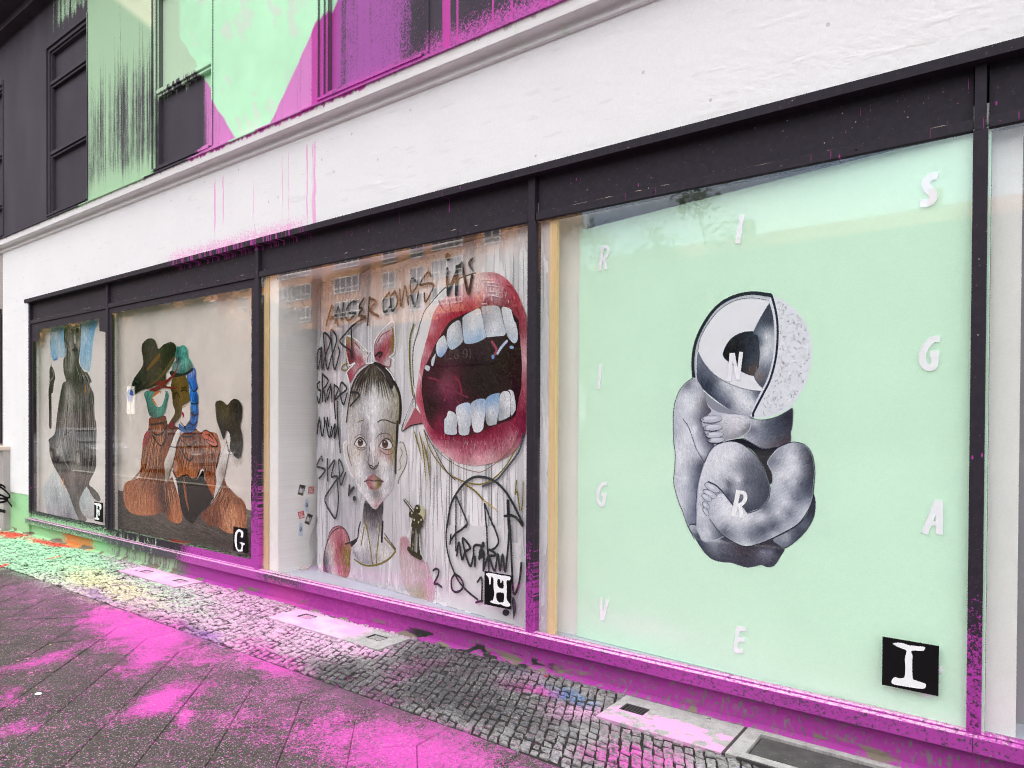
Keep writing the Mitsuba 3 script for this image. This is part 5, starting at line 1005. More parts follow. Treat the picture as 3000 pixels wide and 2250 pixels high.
ART['G'] = '''
ground_wash|f|84 75 68|0|-203 812 504 798 1017 784 2083 816 2986 814 3012 289 -204 295
|s|900 232 10.7 8 12|-49 637 70 62 56 324 493 84 76 68 1017 555 96 86 78 1796 547 80 72 66 2493 466 74 66 60 2877 365 66 60 56 1495 360 86 78 70 679 399 76 70 62 2876 720 110 102 94 2751 809 140 130 122|-203 803 504 790 1017 776 2083 809 2986 807 3012 289 -204 295
|l|130 36 34|55.6 1 2|1324 333 1495 320 1677 332 1811 370
hair_cape|f|128 66 34|1|850 1771 816 1647 697 1478 645 1326 610 1114 557 1019 233 949 150 831 140 700 140 799 196 655 324 579 557 556 934 589 1180 650 1276 578 1418 543 1571 557 1617 647 1571 777 1495 914 1402 1051 1386 1079 1308 1035 1244 991 1212 1223 1339 1437 1556 1639 1292 1692 1260 1732 1196 1796
|s|1100 194 5.6 84 34|1017 1731 120 62 36 884 1623 130 66 36 1339 1588 90 46 28 1099 1504 160 86 48 850 1374 150 76 40 1260 1346 150 84 46 765 1205 120 60 32 1050 1094 110 54 28 679 1034 126 66 38 324 886 170 96 58 679 824 180 110 70 1017 888 130 70 40 1339 909 150 84 48 1212 900 50 30 22 324 708 178 110 72 679 693 186 116 78 934 671 176 106 70 1339 744 170 104 64 1495 637 190 120 80 1276 723 60 44 36 1339 623 170 100 62|850 1771 816 1647 697 1478 645 1326 610 1114 557 1019 233 949 150 831 140 700 140 799 196 655 324 579 557 556 934 589 1180 650 1276 578 1418 543 1571 557 1617 647 1571 777 1495 914 1402 1051 1386 1079 1308 1035 1244 991 1212 1223 1339 1437 1556 1639 1292 1692 1260 1732 1196 1796
|f|148 82 44|1|1571 1553 1646 1601 1882 1650 1997 1614 2303 1610 2385 1530 2418 1421 2345 1233 2358 1049 2318 905 2195 927 2111 1072 2069 1198 1998 1180 1926 1085 1825 1071 1677 1110 1495 1069 1402 1152 1433 1352 1494 1472
|s|900 158 5.5 88 34|1721 1555 120 62 36 1940 1559 110 56 34 1721 1400 170 100 58 1571 1278 160 90 50 1868 1251 172 104 62 1647 1140 176 108 66 2012 1371 100 50 28 2153 1375 166 94 54 2290 1454 186 120 80 2222 1228 160 80 36 2195 1077 176 90 36 2277 970 180 92 40 1912 1122 180 112 70 2358 1308 130 62 34 2055 1258 96 48 26|1571 1553 1646 1601 1882 1650 1997 1614 2303 1610 2385 1530 2418 1421 2345 1233 2358 1049 2318 905 2195 927 2111 1072 2069 1198 1998 1180 1926 1085 1825 1071 1677 1110 1495 1069 1402 1152 1433 1352 1494 1472
|f|150 84 48|1|2492 1108 2596 990 2801 925 2876 874 2901 793 2889 629 2662 542 2493 547 2359 585 2195 584 2013 681 2223 812 2386 935 2478 1110
|s|800 161 5.1 75 36|2465 1014 150 86 50 2359 859 140 76 42 2558 874 176 106 66 2687 847 190 124 84 2814 786 180 112 74 2223 699 120 66 42 2359 637 110 60 40 2558 655 196 140 100 2751 673 186 120 82 2426 569 170 104 68 2851 860 130 68 40|2492 1108 2596 990 2801 925 2876 874 2901 793 2889 629 2662 542 2493 547 2359 585 2195 584 2013 681 2223 812 2386 935 2478 1110
|l|64 30 16|10.7 1 2|677 1335 615 1136 339 963
|l|206 142 98|11.9 1 2|781 1552 702 1350 615 1135 375 963 190 758
|l|98 48 24|10.4 1 2|804 1550 705 1346 639 1138 397 965 227 763
|l|182 108 64|11.6 1 2|769 1457 696 1251 601 1048 326 873
|l|54 26 16|9.6 1 2|830 1555 736 1355 674 1149 438 969 282 769
|l|224 164 120|8.1 1 2|789 1460 719 1252 625 1052 366 873
|l|64 30 16|8.1 1 2|847 1559 767 1358 684 1149 481 970
|l|206 142 98|7.4 1 2|816 1467 743 1257 658 1054 407 876
|l|98 48 24|9.9 1 2|825 1469 758 1255 689 1054 438 877 387 670
|l|182 108 64|11.6 1 2|884 1565 816 1362 751 1154 545 976 404 770
|l|54 26 16|9.9 1 2|813 1370 757 1164 571 976
|l|224 164 120|10.9 1 2|838 1376 770 1158 597 985 440 775
|l|64 30 16|9.3 1 2|919 1578 840 1370 784 1164 604 981 468 776
|l|206 142 98|13.3 1 2|974 1683 907 1477 820 1274 755 1059 555 886
|l|98 48 24|11.3 1 2|880 1374 823 1170 674 985
|l|182 108 64|13.7 1 2|879 1384 804 1171 688 981 555 782
|l|54 26 16|8.6 1 2|944 1488 865 1276 808 1073 613 879
|l|224 164 120|10.1 1 2|986 1589 902 1385 857 1176 710 989
|l|64 30 16|11.9 1 2|1005 1593 919 1386 872 1179 729 985 616 782 609 582
|l|206 142 98|12.3 1 2|1022 1697 981 1500 914 1278 862 1083 696 886 625 681
|l|98 48 24|8.0 1 2|1012 1595 947 1392 907 1180 784 994
|l|182 108 64|13.4 1 2|971 1388 909 1185 787 990
|l|54 26 16|8.4 1 2|982 1397 924 1186 828 994
|l|224 164 120|12.8 1 2|1053 1602 992 1394 954 1189 848 997
|l|64 30 16|7.3 1 2|1076 1611 1000 1400 964 1193 860 996 763 788
|l|206 142 98|7.0 1 2|1086 1713 1060 1508 986 1299 951 1093
|l|98 48 24|6.5 1 2|1097 1708 1066 1507 999 1299 966 1099 848 892 772 680
|l|182 108 64|12.0 1 2|1100 1712 1076 1511 1004 1304 979 1098 870 897
|l|54 26 16|7.9 1 2|1050 1407 1005 1199 946 1001
|l|224 164 120|9.8 1 2|1120 1728 1112 1514 1035 1304 1030 1102 919 898
|l|64 30 16|13.0 1 2|1074 1412 1043 1201 964 1003
|l|206 142 98|13.0 1 2|1126 1521 1056 1317 1047 1106 956 902
|l|98 48 24|8.9 1 2|1105 1417 1071 1208 1025 1009 936 798
|l|182 108 64|8.8 1 2|1159 1520 1089 1316 1092 1114 1014 904
|l|54 26 16|7.1 1 2|1181 1528 1099 1319 1089 1114 1035 905 942 690
|l|224 164 120|11.8 1 2|1197 1632 1139 1427 1104 1213 1091 1010
|l|64 30 16|10.8 1 2|1191 1534 1112 1324 1117 1115 1055 908
|l|206 142 98|10.2 1 2|1220 1637 1177 1428 1138 1221 1136 1016
|l|98 48 24|12.9 1 2|1215 1538 1149 1329 1151 1119
|l|182 108 64|6.4 1 2|1188 1439 1165 1226 1164 1013
|l|64 30 16|7.0 1 2|1234 950 1225 867 1214 787 1250 709 1278 633
|l|206 142 98|9.5 1 2|1246 953 1236 874 1236 788 1266 718 1297 637
|l|98 48 24|12.1 1 2|1265 1002 1265 926 1258 829 1271 756 1305 677 1347 602
|l|182 108 64|8.9 1 2|1268 1005 1277 925 1273 842 1292 757 1325 679 1361 604
|l|54 26 16|8.1 1 2|1277 971 1293 892 1297 805 1316 722 1360 643 1397 570
|l|224 164 120|12.8 1 2|1293 929 1311 850 1344 763 1355 683
|l|64 30 16|6.9 1 2|1320 936 1341 855 1358 766 1391 688
|l|206 142 98|10.1 1 2|1330 900 1369 819 1394 731 1428 645
|l|98 48 24|6.7 1 2|1328 980 1344 904 1360 813 1397 736
|l|182 108 64|9.9 1 2|1350 952 1364 864 1391 776 1427 693
|l|54 26 16|10.3 1 2|1385 913 1399 822 1441 741
|l|224 164 120|12.6 1 2|1355 997 1394 913 1421 831 1455 745
|l|64 30 16|12.7 1 2|1341 1050 1392 961 1431 877 1475 787 1501 701 1503 610
|l|206 142 98|9.0 1 2|1355 1051 1397 964 1439 882 1472 789 1503 705 1507 614
|l|98 48 24|10.5 1 2|1380 1009 1439 926 1469 837 1504 748 1542 657
|l|182 108 64|12.3 1 2|1455 930 1490 842 1539 756 1561 658 1524 568
|l|54 26 16|11.1 1 2|1372 1067 1442 977 1495 889 1538 806
|l|224 164 120|9.5 1 2|1484 935 1536 851 1579 764 1597 664
|l|64 30 16|7.3 1 2|1539 1458 1487 1372 1427 1285 1425 1197
|l|206 142 98|7.5 1 2|1603 1539 1553 1458 1502 1371 1447 1286
|l|98 48 24|8.1 1 2|1560 1461 1525 1372 1473 1288 1455 1200
|l|182 108 64|10.3 1 2|1603 1502 1560 1416 1508 1332 1473 1248
|l|54 26 16|12.0 1 2|1576 1418 1536 1333 1499 1246
|l|224 164 120|11.6 1 2|1634 1543 1618 1461 1580 1379 1545 1288 1524 1206
|l|64 30 16|11.0 1 2|1628 1455 1582 1376 1550 1291 1538 1204 1538 1125
|l|206 142 98|7.4 1 2|1652 1498 1624 1418 1592 1339 1557 1253 1542 1169 1570 1097
|l|98 48 24|6.4 1 2|1639 1453 1619 1376 1585 1293 1554 1210
|l|182 108 64|7.4 1 2|1684 1540 1656 1457 1630 1374 1588 1292 1567 1214
|l|54 26 16|9.3 1 2|1697 1535 1666 1457 1635 1373 1615 1293 1595 1210 1582 1130
|l|224 164 120|10.6 1 2|1678 1460 1668 1378 1636 1296 1615 1216
|l|64 30 16|11.4 1 2|1694 1457 1684 1380 1657 1298 1633 1217 1624 1141
|l|206 142 98|8.2 1 2|1714 1533 1700 1461 1709 1370 1672 1296 1650 1217
|l|98 48 24|8.0 1 2|1720 1450 1711 1376 1681 1297
|l|182 108 64|9.3 1 2|1749 1536 1732 1457 1735 1376 1703 1301 1689 1222 1653 1139
|l|54 26 16|12.4 1 2|1743 1457 1748 1375 1724 1301 1696 1221 1663 1147
|l|224 164 120|7.3 1 2|1761 1418 1755 1341 1732 1265 1707 1186
|l|64 30 16|6.5 1 2|1785 1539 1792 1446 1788 1356 1747 1269 1721 1186 1772 1102
|l|206 142 98|6.1 1 2|1789 1405 1775 1312 1727 1230 1745 1140 1828 1079
|l|98 48 24|9.2 1 2|1807 1404 1782 1316 1745 1228
|l|182 108 64|10.5 1 2|1819 1501 1814 1409 1789 1322 1750 1231
|l|54 26 16|8.4 1 2|1826 1497 1823 1405 1800 1322 1756 1233 1776 1142
|l|224 164 120|8.5 1 2|1845 1504 1836 1410 1820 1320 1788 1230
|l|64 30 16|8.6 1 2|1858 1415 1827 1328 1804 1234
|l|206 142 98|12.4 1 2|1855 1458 1854 1369 1825 1279
|l|98 48 24|7.6 1 2|1864 1555 1865 1464 1873 1374 1841 1279 1826 1193
|l|182 108 64|9.4 1 2|1883 1417 1865 1327 1847 1237
|l|54 26 16|7.6 1 2|1883 1468 1889 1379 1867 1288 1858 1193 1860 1108
|l|224 164 120|6.8 1 2|1900 1421 1890 1331 1883 1240
|l|64 30 16|6.2 1 2|1913 1514 1910 1423 1903 1337 1892 1239 1880 1153 1867 1079
|l|206 142 98|9.1 1 2|1910 1526 1912 1424 1903 1338 1895 1246
|l|98 48 24|7.7 1 2|1929 1521 1932 1430 1930 1340 1913 1244 1919 1151 1867 1078
|l|182 108 64|9.0 1 2|1936 1476 1936 1383 1932 1292 1918 1198 1908 1111
|l|54 26 16|9.4 1 2|1949 1439 1942 1345 1949 1243
|l|224 164 120|8.5 1 2|1962 1433 1942 1337 1959 1250
|l|64 30 16|6.2 1 2|1962 1573 1960 1486 1963 1387 1966 1295
|l|206 142 98|8.3 1 2|1983 1579 1976 1489 1975 1390 1976 1299 1981 1201
|l|64 30 16|9.8 1 2|2094 1388 2079 1271 2108 1158
|l|206 142 98|9.3 1 2|2075 1565 2095 1449 2100 1333 2087 1214 2143 1105
|l|98 48 24|10.1 1 2|2080 1563 2099 1446 2095 1334 2107 1215 2143 1102 2204 992
|l|182 108 64|7.8 1 2|2112 1500 2123 1383 2118 1269 2143 1157 2192 1048
|l|54 26 16|8.5 1 2|2126 1383 2108 1269 2143 1153 2192 1044
|l|224 164 120|8.0 1 2|2119 1556 2137 1444 2130 1323 2131 1206 2171 1101 2218 992
|l|64 30 16|6.1 1 2|2162 1438 2157 1318 2150 1207 2179 1096 2225 988
|l|206 142 98|9.6 1 2|2171 1376 2153 1262 2160 1149
|l|98 48 24|10.5 1 2|2189 1431 2176 1320 2163 1203 2206 1095
|l|182 108 64|10.3 1 2|2198 1430 2186 1316 2175 1203 2213 1095
|l|54 26 16|10.3 1 2|2209 1372 2182 1258 2201 1147 2236 1036
|l|224 164 120|7.7 1 2|2222 1479 2219 1366 2193 1257 2211 1146
|l|64 30 16|10.2 1 2|2224 1484 2234 1364 2203 1254 2214 1145
|l|206 142 98|5.7 1 2|2242 1363 2211 1251 2237 1147
|l|98 48 24|9.7 1 2|2259 1417 2240 1309 2230 1201
|l|182 108 64|6.6 1 2|2266 1363 2237 1252 2247 1146
|l|54 26 16|11.5 1 2|2283 1416 2253 1304 2240 1195 2276 1087
|l|224 164 120|7.1 1 2|2297 1359 2256 1246 2273 1136 2296 1034
|l|64 30 16|11.8 1 2|2287 1514 2316 1408 2285 1305 2277 1190 2295 1089 2288 976
|l|206 142 98|9.8 1 2|2316 1350 2282 1243 2276 1136 2302 1034
|l|98 48 24|6.0 1 2|2321 1356 2284 1243 2299 1137 2317 1032
|l|182 108 64|10.3 1 2|2328 1515 2357 1400 2323 1296 2296 1188 2319 1080 2318 977
|l|54 26 16|11.8 1 2|2357 1347 2305 1237 2320 1134 2323 1028 2285 919
|l|224 164 120|7.9 1 2|2374 1401 2338 1292 2314 1184 2337 1080
|l|64 30 16|9.4 1 2|2463 1063 2424 984 2334 908 2236 832 2130 762 2058 684
|l|206 142 98|11.2 1 2|2432 979 2342 907 2249 833
|l|98 48 24|10.1 1 2|2482 1097 2449 1021 2395 943 2324 869 2209 801
|l|182 108 64|12.1 1 2|2452 979 2384 903 2291 831 2196 759
|l|54 26 16|8.5 1 2|2455 972 2390 906 2314 829
|l|224 164 120|9.4 1 2|2472 1011 2438 940 2371 866
|l|64 30 16|6.8 1 2|2496 1094 2485 1014 2462 942 2387 873 2314 792 2241 713
|l|206 142 98|11.3 1 2|2487 975 2436 906 2371 832
|l|98 48 24|8.0 1 2|2506 1011 2485 939 2424 869 2358 792
|l|182 108 64|6.7 1 2|2510 1041 2510 972 2479 902 2414 826 2339 748 2284 665
|l|54 26 16|7.2 1 2|2494 1082 2521 1012 2512 937 2463 865
|l|224 164 120|6.0 1 2|2533 969 2501 905 2451 827
|l|64 30 16|12.0 1 2|2531 1008 2542 934 2504 863 2445 786
|l|206 142 98|10.6 1 2|2542 1006 2546 932 2528 863 2474 787
|l|98 48 24|10.4 1 2|2519 1071 2542 1004 2559 937 2541 860 2497 785 2425 696
|l|182 108 64|8.0 1 2|2529 1034 2565 963 2567 898 2529 822 2467 746
|l|54 26 16|11.1 1 2|2525 1062 2560 997 2580 932 2569 862 2525 784 2477 698
|l|224 164 120|9.0 1 2|2529 1063 2570 996 2590 931 2601 863 2551 780 2499 693
|l|64 30 16|11.8 1 2|2550 1024 2586 966 2603 899 2589 826
|l|206 142 98|9.5 1 2|2573 995 2617 931 2632 862 2588 777 2538 695
|l|98 48 24|6.9 1 2|2594 994 2630 928 2655 860
|l|182 108 64|6.8 1 2|2564 1027 2629 953 2665 892 2668 817
|l|54 26 16|10.2 1 2|2640 956 2687 897 2679 813
|l|224 164 120|7.8 1 2|2644 958 2700 895 2700 818 2663 726 2622 645
|l|64 30 16|10.7 1 2|2661 956 2705 890 2712 815 2687 736
|l|206 142 98|6.3 1 2|2655 955 2712 891 2719 815 2696 727 2663 640
|l|98 48 24|11.3 1 2|2552 1044 2631 980 2702 921 2748 857 2741 772
|l|182 108 64|7.9 1 2|2595 1009 2675 949 2747 889 2764 813
|l|54 26 16|7.6 1 2|2612 1011 2696 946 2767 893 2781 810
|l|224 164 120|7.3 1 2|2612 1010 2705 950 2796 889 2812 809
|l|64 30 16|6.6 1 2|2567 1038 2664 978 2753 919 2817 851 2829 771 2795 681
|l|206 142 98|9.0 1 2|2661 974 2766 918 2832 855
|l|98 48 24|5.5 1 2|2567 1028 2675 976 2781 918 2855 848 2867 768 2846 676
|l|182 108 64|7.1 1 2|2739 944 2843 888 2882 808 2872 719 2849 635
|l|60 28 16|16.4 1 1|1410 1152 1495 1073 1647 1105 1721 1116 1832 1076 1941 1108 1998 1188
|l|60 28 16|17.2 1 1|1571 1545 1433 1352 1402 1192
|l|60 28 16|15.9 1 1|2111 1072 2222 936 2305 904 2358 1049 2345 1226 2411 1420
void|f|26 20 17|1|1464 1052 1677 1102 1926 1077 2069 1183 2111 1057 2277 903 2223 854 2223 834 1984 687 1840 582 1647 650 1556 839 1495 1033
|l|150 86 50|55.7 1 2|1654 1093 1692 932 1722 812 1796 670
|l|40 28 22|12.5 1 1|1632 1095 1722 913 1796 670 1854 575
necklace|l|44 28 24|17.4 1 1|850 1689 1017 1698 1260 1724
|l|44 28 24|17.3 1 1|850 1631 1017 1567 1180 1594 1276 1684
|l|44 28 24|17.4 1 1|917 1566 1115 1439 1228 1506 1260 1619
|l|44 28 24|16.5 1 1|1616 1561 1766 1556 1911 1589
|l|44 28 24|16.5 1 1|1601 1514 1766 1448 1926 1506
|l|44 28 24|16.5 1 1|1586 1467 1662 1344 1781 1286 1868 1343 1912 1452
arm|l|60 44 40|11.4 1 1|1510 1630 1586 1600 1540 1528 1494 1464 1464 1353 1402 1231 1339 1125 1308 1051 1244 999 1228 1144 1212 1240 1307 1364 1370 1453 1510 1630
|f|222 214 206|1|1510 1630 1586 1600 1540 1528 1494 1464 1464 1353 1402 1231 1339 1125 1308 1051 1244 999 1228 1144 1212 1240 1307 1364 1370 1453
|s|120 96 7.2 75 8|1540 1591 230 224 216 1417 1431 228 222 214 1276 1226 216 208 198 1339 1109 150 130 116 1260 1024 160 144 130|1510 1630 1586 1600 1540 1528 1494 1464 1464 1353 1402 1231 1339 1125 1308 1051 1244 999 1228 1144 1212 1240 1307 1364 1370 1453
arm_001|l|60 44 40|10.5 1 1|2556 1643 2615 1608 2634 1536 2583 1389 2531 1242 2478 1107 2359 953 2291 892 2345 1085 2331 1181 2425 1347 2543 1519 2556 1643
|f|222 214 206|1|2556 1643 2615 1608 2634 1536 2583 1389 2531 1242 2478 1107 2359 953 2291 892 2345 1085 2331 1181 2425 1347 2543 1519
|s|120 87 6.6 75 8|2582 1571 230 226 220 2491 1386 228 222 216 2385 1161 220 214 208 2465 1165 170 156 146 2359 975 210 204 198|2556 1643 2615 1608 2634 1536 2583 1389 2531 1242 2478 1107 2359 953 2291 892 2345 1085 2331 1181 2425 1347 2543 1519
arm|l|60 44 40|11.4 1 1|1347 1433 1464 1428 1510 1441
arm_001|l|40 30 28|15.7 1 1|2543 1519 2596 1390
shoulder_patch|f|165 62 54|1|816 1614 859 1565 782 1447 696 1395 679 1444 731 1563
|l|50 26 26|10.5 1 1|731 1538 799 1497 731 1446
shoulder_patch_001|f|206 104 78|1|2040 1599 2124 1630 2249 1587 2344 1515 2344 1470 2276 1461 2152 1510
|l|70 32 28|10.7 1 1|2110 1592 2194 1579 2276 1543
|l|70 32 28|10.8 1 1|2194 1601 2180 1526
|l|70 32 28|10.7 1 1|2138 1533 2304 1499
|f|40 24 24|0|2217 1579 2216 1573 2211 1569 2205 1566 2197 1566 2191 1568 2186 1573 2184 1579 2186 1585 2190 1589 2197 1592 2205 1592 2211 1590 2216 1585
|l|40 26 24|12.2 1 1|2033 1591 2124 1634 2263 1587 2358 1508 2344 1456 2222 1475 2111 1532
head|f|66 132 118|1|731 2080 782 1954 850 1805 1017 1772 1196 1812 1276 1949 1288 2069 1260 2084 850 2101 723 2079
|s|150 56 8.0 100 30|782 2037 90 150 135 850 1912 70 130 115 984 1813 60 110 100 1115 1845 90 160 140 1244 1989 70 130 118 884 1805 40 80 74 782 1954 40 70 66|748 2079 791 1954 859 1809 1017 1780 1188 1816 1268 1949 1276 2069
|f|234 222 212|1|934 2018 1017 2066 1228 2086 1215 1990 1147 1910 1050 1902 959 1952
|l|214 120 70|32.3 1 2|926 2010 984 1952 1058 1904
|l|200 110 60|37.9 1 2|934 2026 1050 2073 1147 2088
|l|150 60 20|29.2 1 2|1115 2088 1123 2039
head_001|f|112 88 40|1|1432 2255 1646 2271 1750 2182 1765 2073 1795 1995 1773 1958 1616 1906 1631 1843 1510 1733 1307 1684 1463 1828 1417 1923 1386 2067 1362 2114
|s|170 72 8.0 100 12|1494 2189 118 92 44 1721 2144 100 78 36 1417 2073 60 46 24 1571 2024 120 94 46 1721 1998 110 86 40 1432 1947 70 54 26 1525 1828 84 66 34 1417 1733 70 56 30|1440 2246 1646 2263 1735 2182 1750 2074 1780 1996 1758 1966 1609 1913 1616 1843 1510 1741 1339 1692 1471 1828 1432 1923 1401 2066 1378 2113
|l|50 38 20|19.6 1 1|1616 2108 1691 2121 1721 2105
|l|50 38 20|19.5 1 1|1601 2077 1676 2091 1736 2074
|l|50 38 20|19.8 1 1|1432 2001 1510 2063 1586 1999
|f|234 224 214|1|1631 1882 1721 1912 1787 1912 1799 1804 1780 1734 1691 1672 1601 1718 1616 1804
|l|214 140 90|27.8 1 2|1646 1890 1780 1920
|l|150 30 50|36.6 1 2|1624 1835 1654 1796 1631 1765
|l|60 40 30|11.1 1 1|1598 1718 1691 1670 1783 1734
braid|f|34 104 190|1|1750 2298 1896 2331 1925 2192 1957 2115 1868 2071 1750 2182
|f|30 96 180|1|1795 2058 1940 2063 1971 1956 1954 1918 1969 1842 1940 1712 1868 1627 1736 1602 1586 1624 1556 1702 1676 1664 1795 1727 1824 1827 1809 1942
|s|260 77 7.0 95 30|1824 2272 120 130 190 1838 2179 40 120 205 1925 2131 60 90 180 1868 2011 20 110 205 1926 1964 16 60 120 1882 1888 70 140 220 1940 1827 30 90 170 1868 1750 50 120 200 1839 1673 20 70 140 1616 1647 60 110 170 1751 1618 60 90 120 1868 1796 20 50 90|1765 2290 1889 2319 1911 2192 1940 2115 1868 2063 1940 2055 1957 1956 1954 1842 1926 1712 1853 1635 1736 1610 1601 1632 1586 1686 1676 1660 1802 1727 1831 1827 1817 1942 1802 2058 1780 2142
|l|14 20 40|13.7 1 1|1780 2181 1868 2071 1954 2107
|l|14 20 40|16.5 1 1|1817 1942 1897 1926 1969 1941
|l|14 20 40|16.5 1 1|1824 1827 1897 1796 1969 1819
|l|14 20 40|16.5 1 1|1795 1711 1882 1689 1940 1720
|l|14 20 40|16.8 1 1|1676 1660 1721 1625 1736 1602
bun|f|70 164 146|1|1494 2584 1540 2597 1563 2580 1600 2601 1676 2600 1735 2554 1747 2491 1706 2451 1494 2446
|f|86 170 152|1|1448 2420 1631 2443 1765 2452 1838 2387 1853 2332 1765 2305 1646 2271 1401 2311
|f|36 40 40|1|1370 2320 1853 2332 1794 2281 1646 2255 1417 2247
|s|220 79 7.1 100 30|1646 2559 90 180 160 1570 2477 60 140 130 1720 2493 50 120 110 1525 2542 40 90 90 1720 2400 130 205 185 1570 2383 110 150 150 1463 2364 120 130 125 1794 2350 90 110 105 1646 2294 40 100 90 1555 2443 30 40 44|1502 2575 1600 2593 1676 2592 1720 2555 1735 2492 1765 2444 1824 2387 1838 2337 1646 2279 1417 2319 1463 2420 1494 2450
hat|f|58 51 46|1|662 2599 680 2673 783 2725 918 2732 1000 2694 1050 2626 1082 2592 1212 2640 1370 2658 1463 2625 1494 2568 1463 2491 1401 2407 1260 2309 1244 2277 1228 2197 1017 2163 850 2126 714 2121 380 2051 380 2137 469 2262 697 2422
|s|260 134 10.0 80 8|714 2629 44 40 36 884 2661 72 64 58 1339 2617 30 32 26 984 2491 76 66 58 1260 2517 40 38 30 593 2300 48 46 44 575 2174 18 22 22 884 2207 70 60 50 1147 2321 64 56 46|662 2599 680 2673 783 2725 918 2732 1000 2694 1050 2626 1082 2592 1212 2640 1370 2658 1463 2625 1494 2568 1463 2491 1401 2407 1260 2309 1244 2277 1228 2197 1017 2163 850 2126 714 2121 380 2051 380 2137 469 2262 697 2422
|f|122 88 50|1|800 2376 1082 2535 1107 2485 917 2387 817 2350
|l|90 76 44|50.9 1 2|1463 2491 1244 2325 1017 2212 782 2144
scarf|f|134 30 40|1|1563 2380 1494 2300 1401 2264 1228 2213 1017 2195 1050 2154 850 2109 1000 2085 1180 2126 1432 2108 1540 2117 1339 2138 1244 2157 1432 2255 1509 2315
|s|90 56 7.1 -30 12|1417 2271 150 30 46 1180 2174 120 30 36 1017 2122 110 40 40 1339 2122 90 24 28|1540 2361 1401 2264 1228 2205 1050 2186 1066 2153 917 2108 1017 2093 1180 2134 1417 2116 1244 2157 1432 2255
|f|120 24 44|1|1307 1684 1448 1725 1433 1653 1370 1653
hat_001|f|50 43 32|1|2330 1863 2330 1937 2411 1961 2490 1942 2556 1909 2646 1962 2723 1972 2811 1931 2839 1860 2824 1753 2799 1682 2837 1597 2849 1483 2812 1368 2749 1345 2660 1392 2609 1463 2621 1579 2543 1636 2491 1540 2424 1634 2357 1737
|s|220 104 8.9 75 8|2384 1862 60 52 34 2517 1825 88 76 46 2685 1897 44 38 30 2786 1824 38 32 28 2556 1694 50 44 34 2685 1609 48 42 32 2749 1431 34 32 28 2464 1635 40 42 46 2774 1539 58 52 40|2330 1863 2330 1937 2411 1961 2490 1942 2556 1909 2646 1962 2723 1972 2811 1931 2839 1860 2824 1753 2799 1682 2837 1597 2849 1483 2812 1368 2749 1345 2660 1392 2609 1463 2621 1579 2543 1636 2491 1540 2424 1634 2357 1737
|l|90 78 60|7.8 0 2|2622 1427 2624 1343
|l|196 180 150|7.8 0 2|2631 1418 2639 1352
|l|90 78 60|7.8 0 2|2641 1409 2641 1335
|l|196 180 150|7.8 0 2|2651 1400 2649 1302
|l|90 78 60|7.8 0 2|2661 1391 2667 1321
|l|196 180 150|7.8 0 2|2670 1382 2670 1295
|l|90 78 60|7.8 0 2|2680 1373 2681 1275
|l|196 180 150|7.8 0 2|2690 1364 2688 1259
|l|90 78 60|7.8 0 2|2700 1355 2706 1274
|l|196 180 150|7.8 0 2|2709 1354 2710 1255
|l|90 78 60|7.8 0 2|2719 1351 2715 1275
|l|196 180 150|7.7 0 2|2729 1349 2731 1259
|l|90 78 60|7.7 0 2|2738 1346 2734 1249
|l|196 180 150|7.7 0 2|2748 1344 2752 1269
|l|90 78 60|7.7 0 2|2758 1341 2754 1257
|l|196 180 150|7.7 0 2|2767 1344 2762 1255
|l|90 78 60|7.7 0 2|2777 1348 2784 1277
|l|196 180 150|7.7 0 2|2786 1351 2789 1270
|l|90 78 60|7.7 0 2|2796 1354 2803 1277
|l|196 180 150|7.7 0 2|2805 1357 2810 1284
|l|90 78 60|7.7 0 2|2815 1360 2812 1268
|l|196 180 150|7.7 0 2|2824 1364 2821 1264
|l|90 78 60|7.7 0 2|2834 1367 2840 1287
|l|196 180 150|7.7 0 2|2843 1370 2842 1303
|l|180 168 150|6.7 0 2|2317 1863 2292 1814
|l|180 168 150|6.7 0 2|2325 1844 2300 1806
|l|180 168 150|6.7 0 2|2333 1826 2308 1777
|l|180 168 150|6.7 0 2|2341 1808 2316 1732
|l|180 168 150|6.7 0 2|2349 1789 2324 1741
|l|180 168 150|6.7 0 2|2357 1771 2332 1709
|l|180 168 150|6.7 0 2|2364 1753 2340 1704
|l|180 168 150|6.7 0 2|2372 1735 2348 1692
|l|180 168 150|6.7 0 2|2380 1716 2356 1668
|l|180 168 150|6.6 0 2|2388 1698 2364 1661
|l|180 168 150|6.6 0 2|2396 1680 2372 1632
|l|180 168 150|6.6 0 2|2404 1662 2380 1607
|l|180 168 150|6.6 0 2|2412 1644 2388 1573
|l|180 168 150|6.6 0 2|2420 1626 2396 1581
|l|180 168 150|6.6 0 2|2428 1608 2404 1542
|l|180 168 150|6.6 0 2|2436 1590 2412 1512
|l|180 168 150|6.6 0 2|2443 1572 2420 1513
|l|180 168 150|6.6 0 2|2451 1554 2427 1474
'''
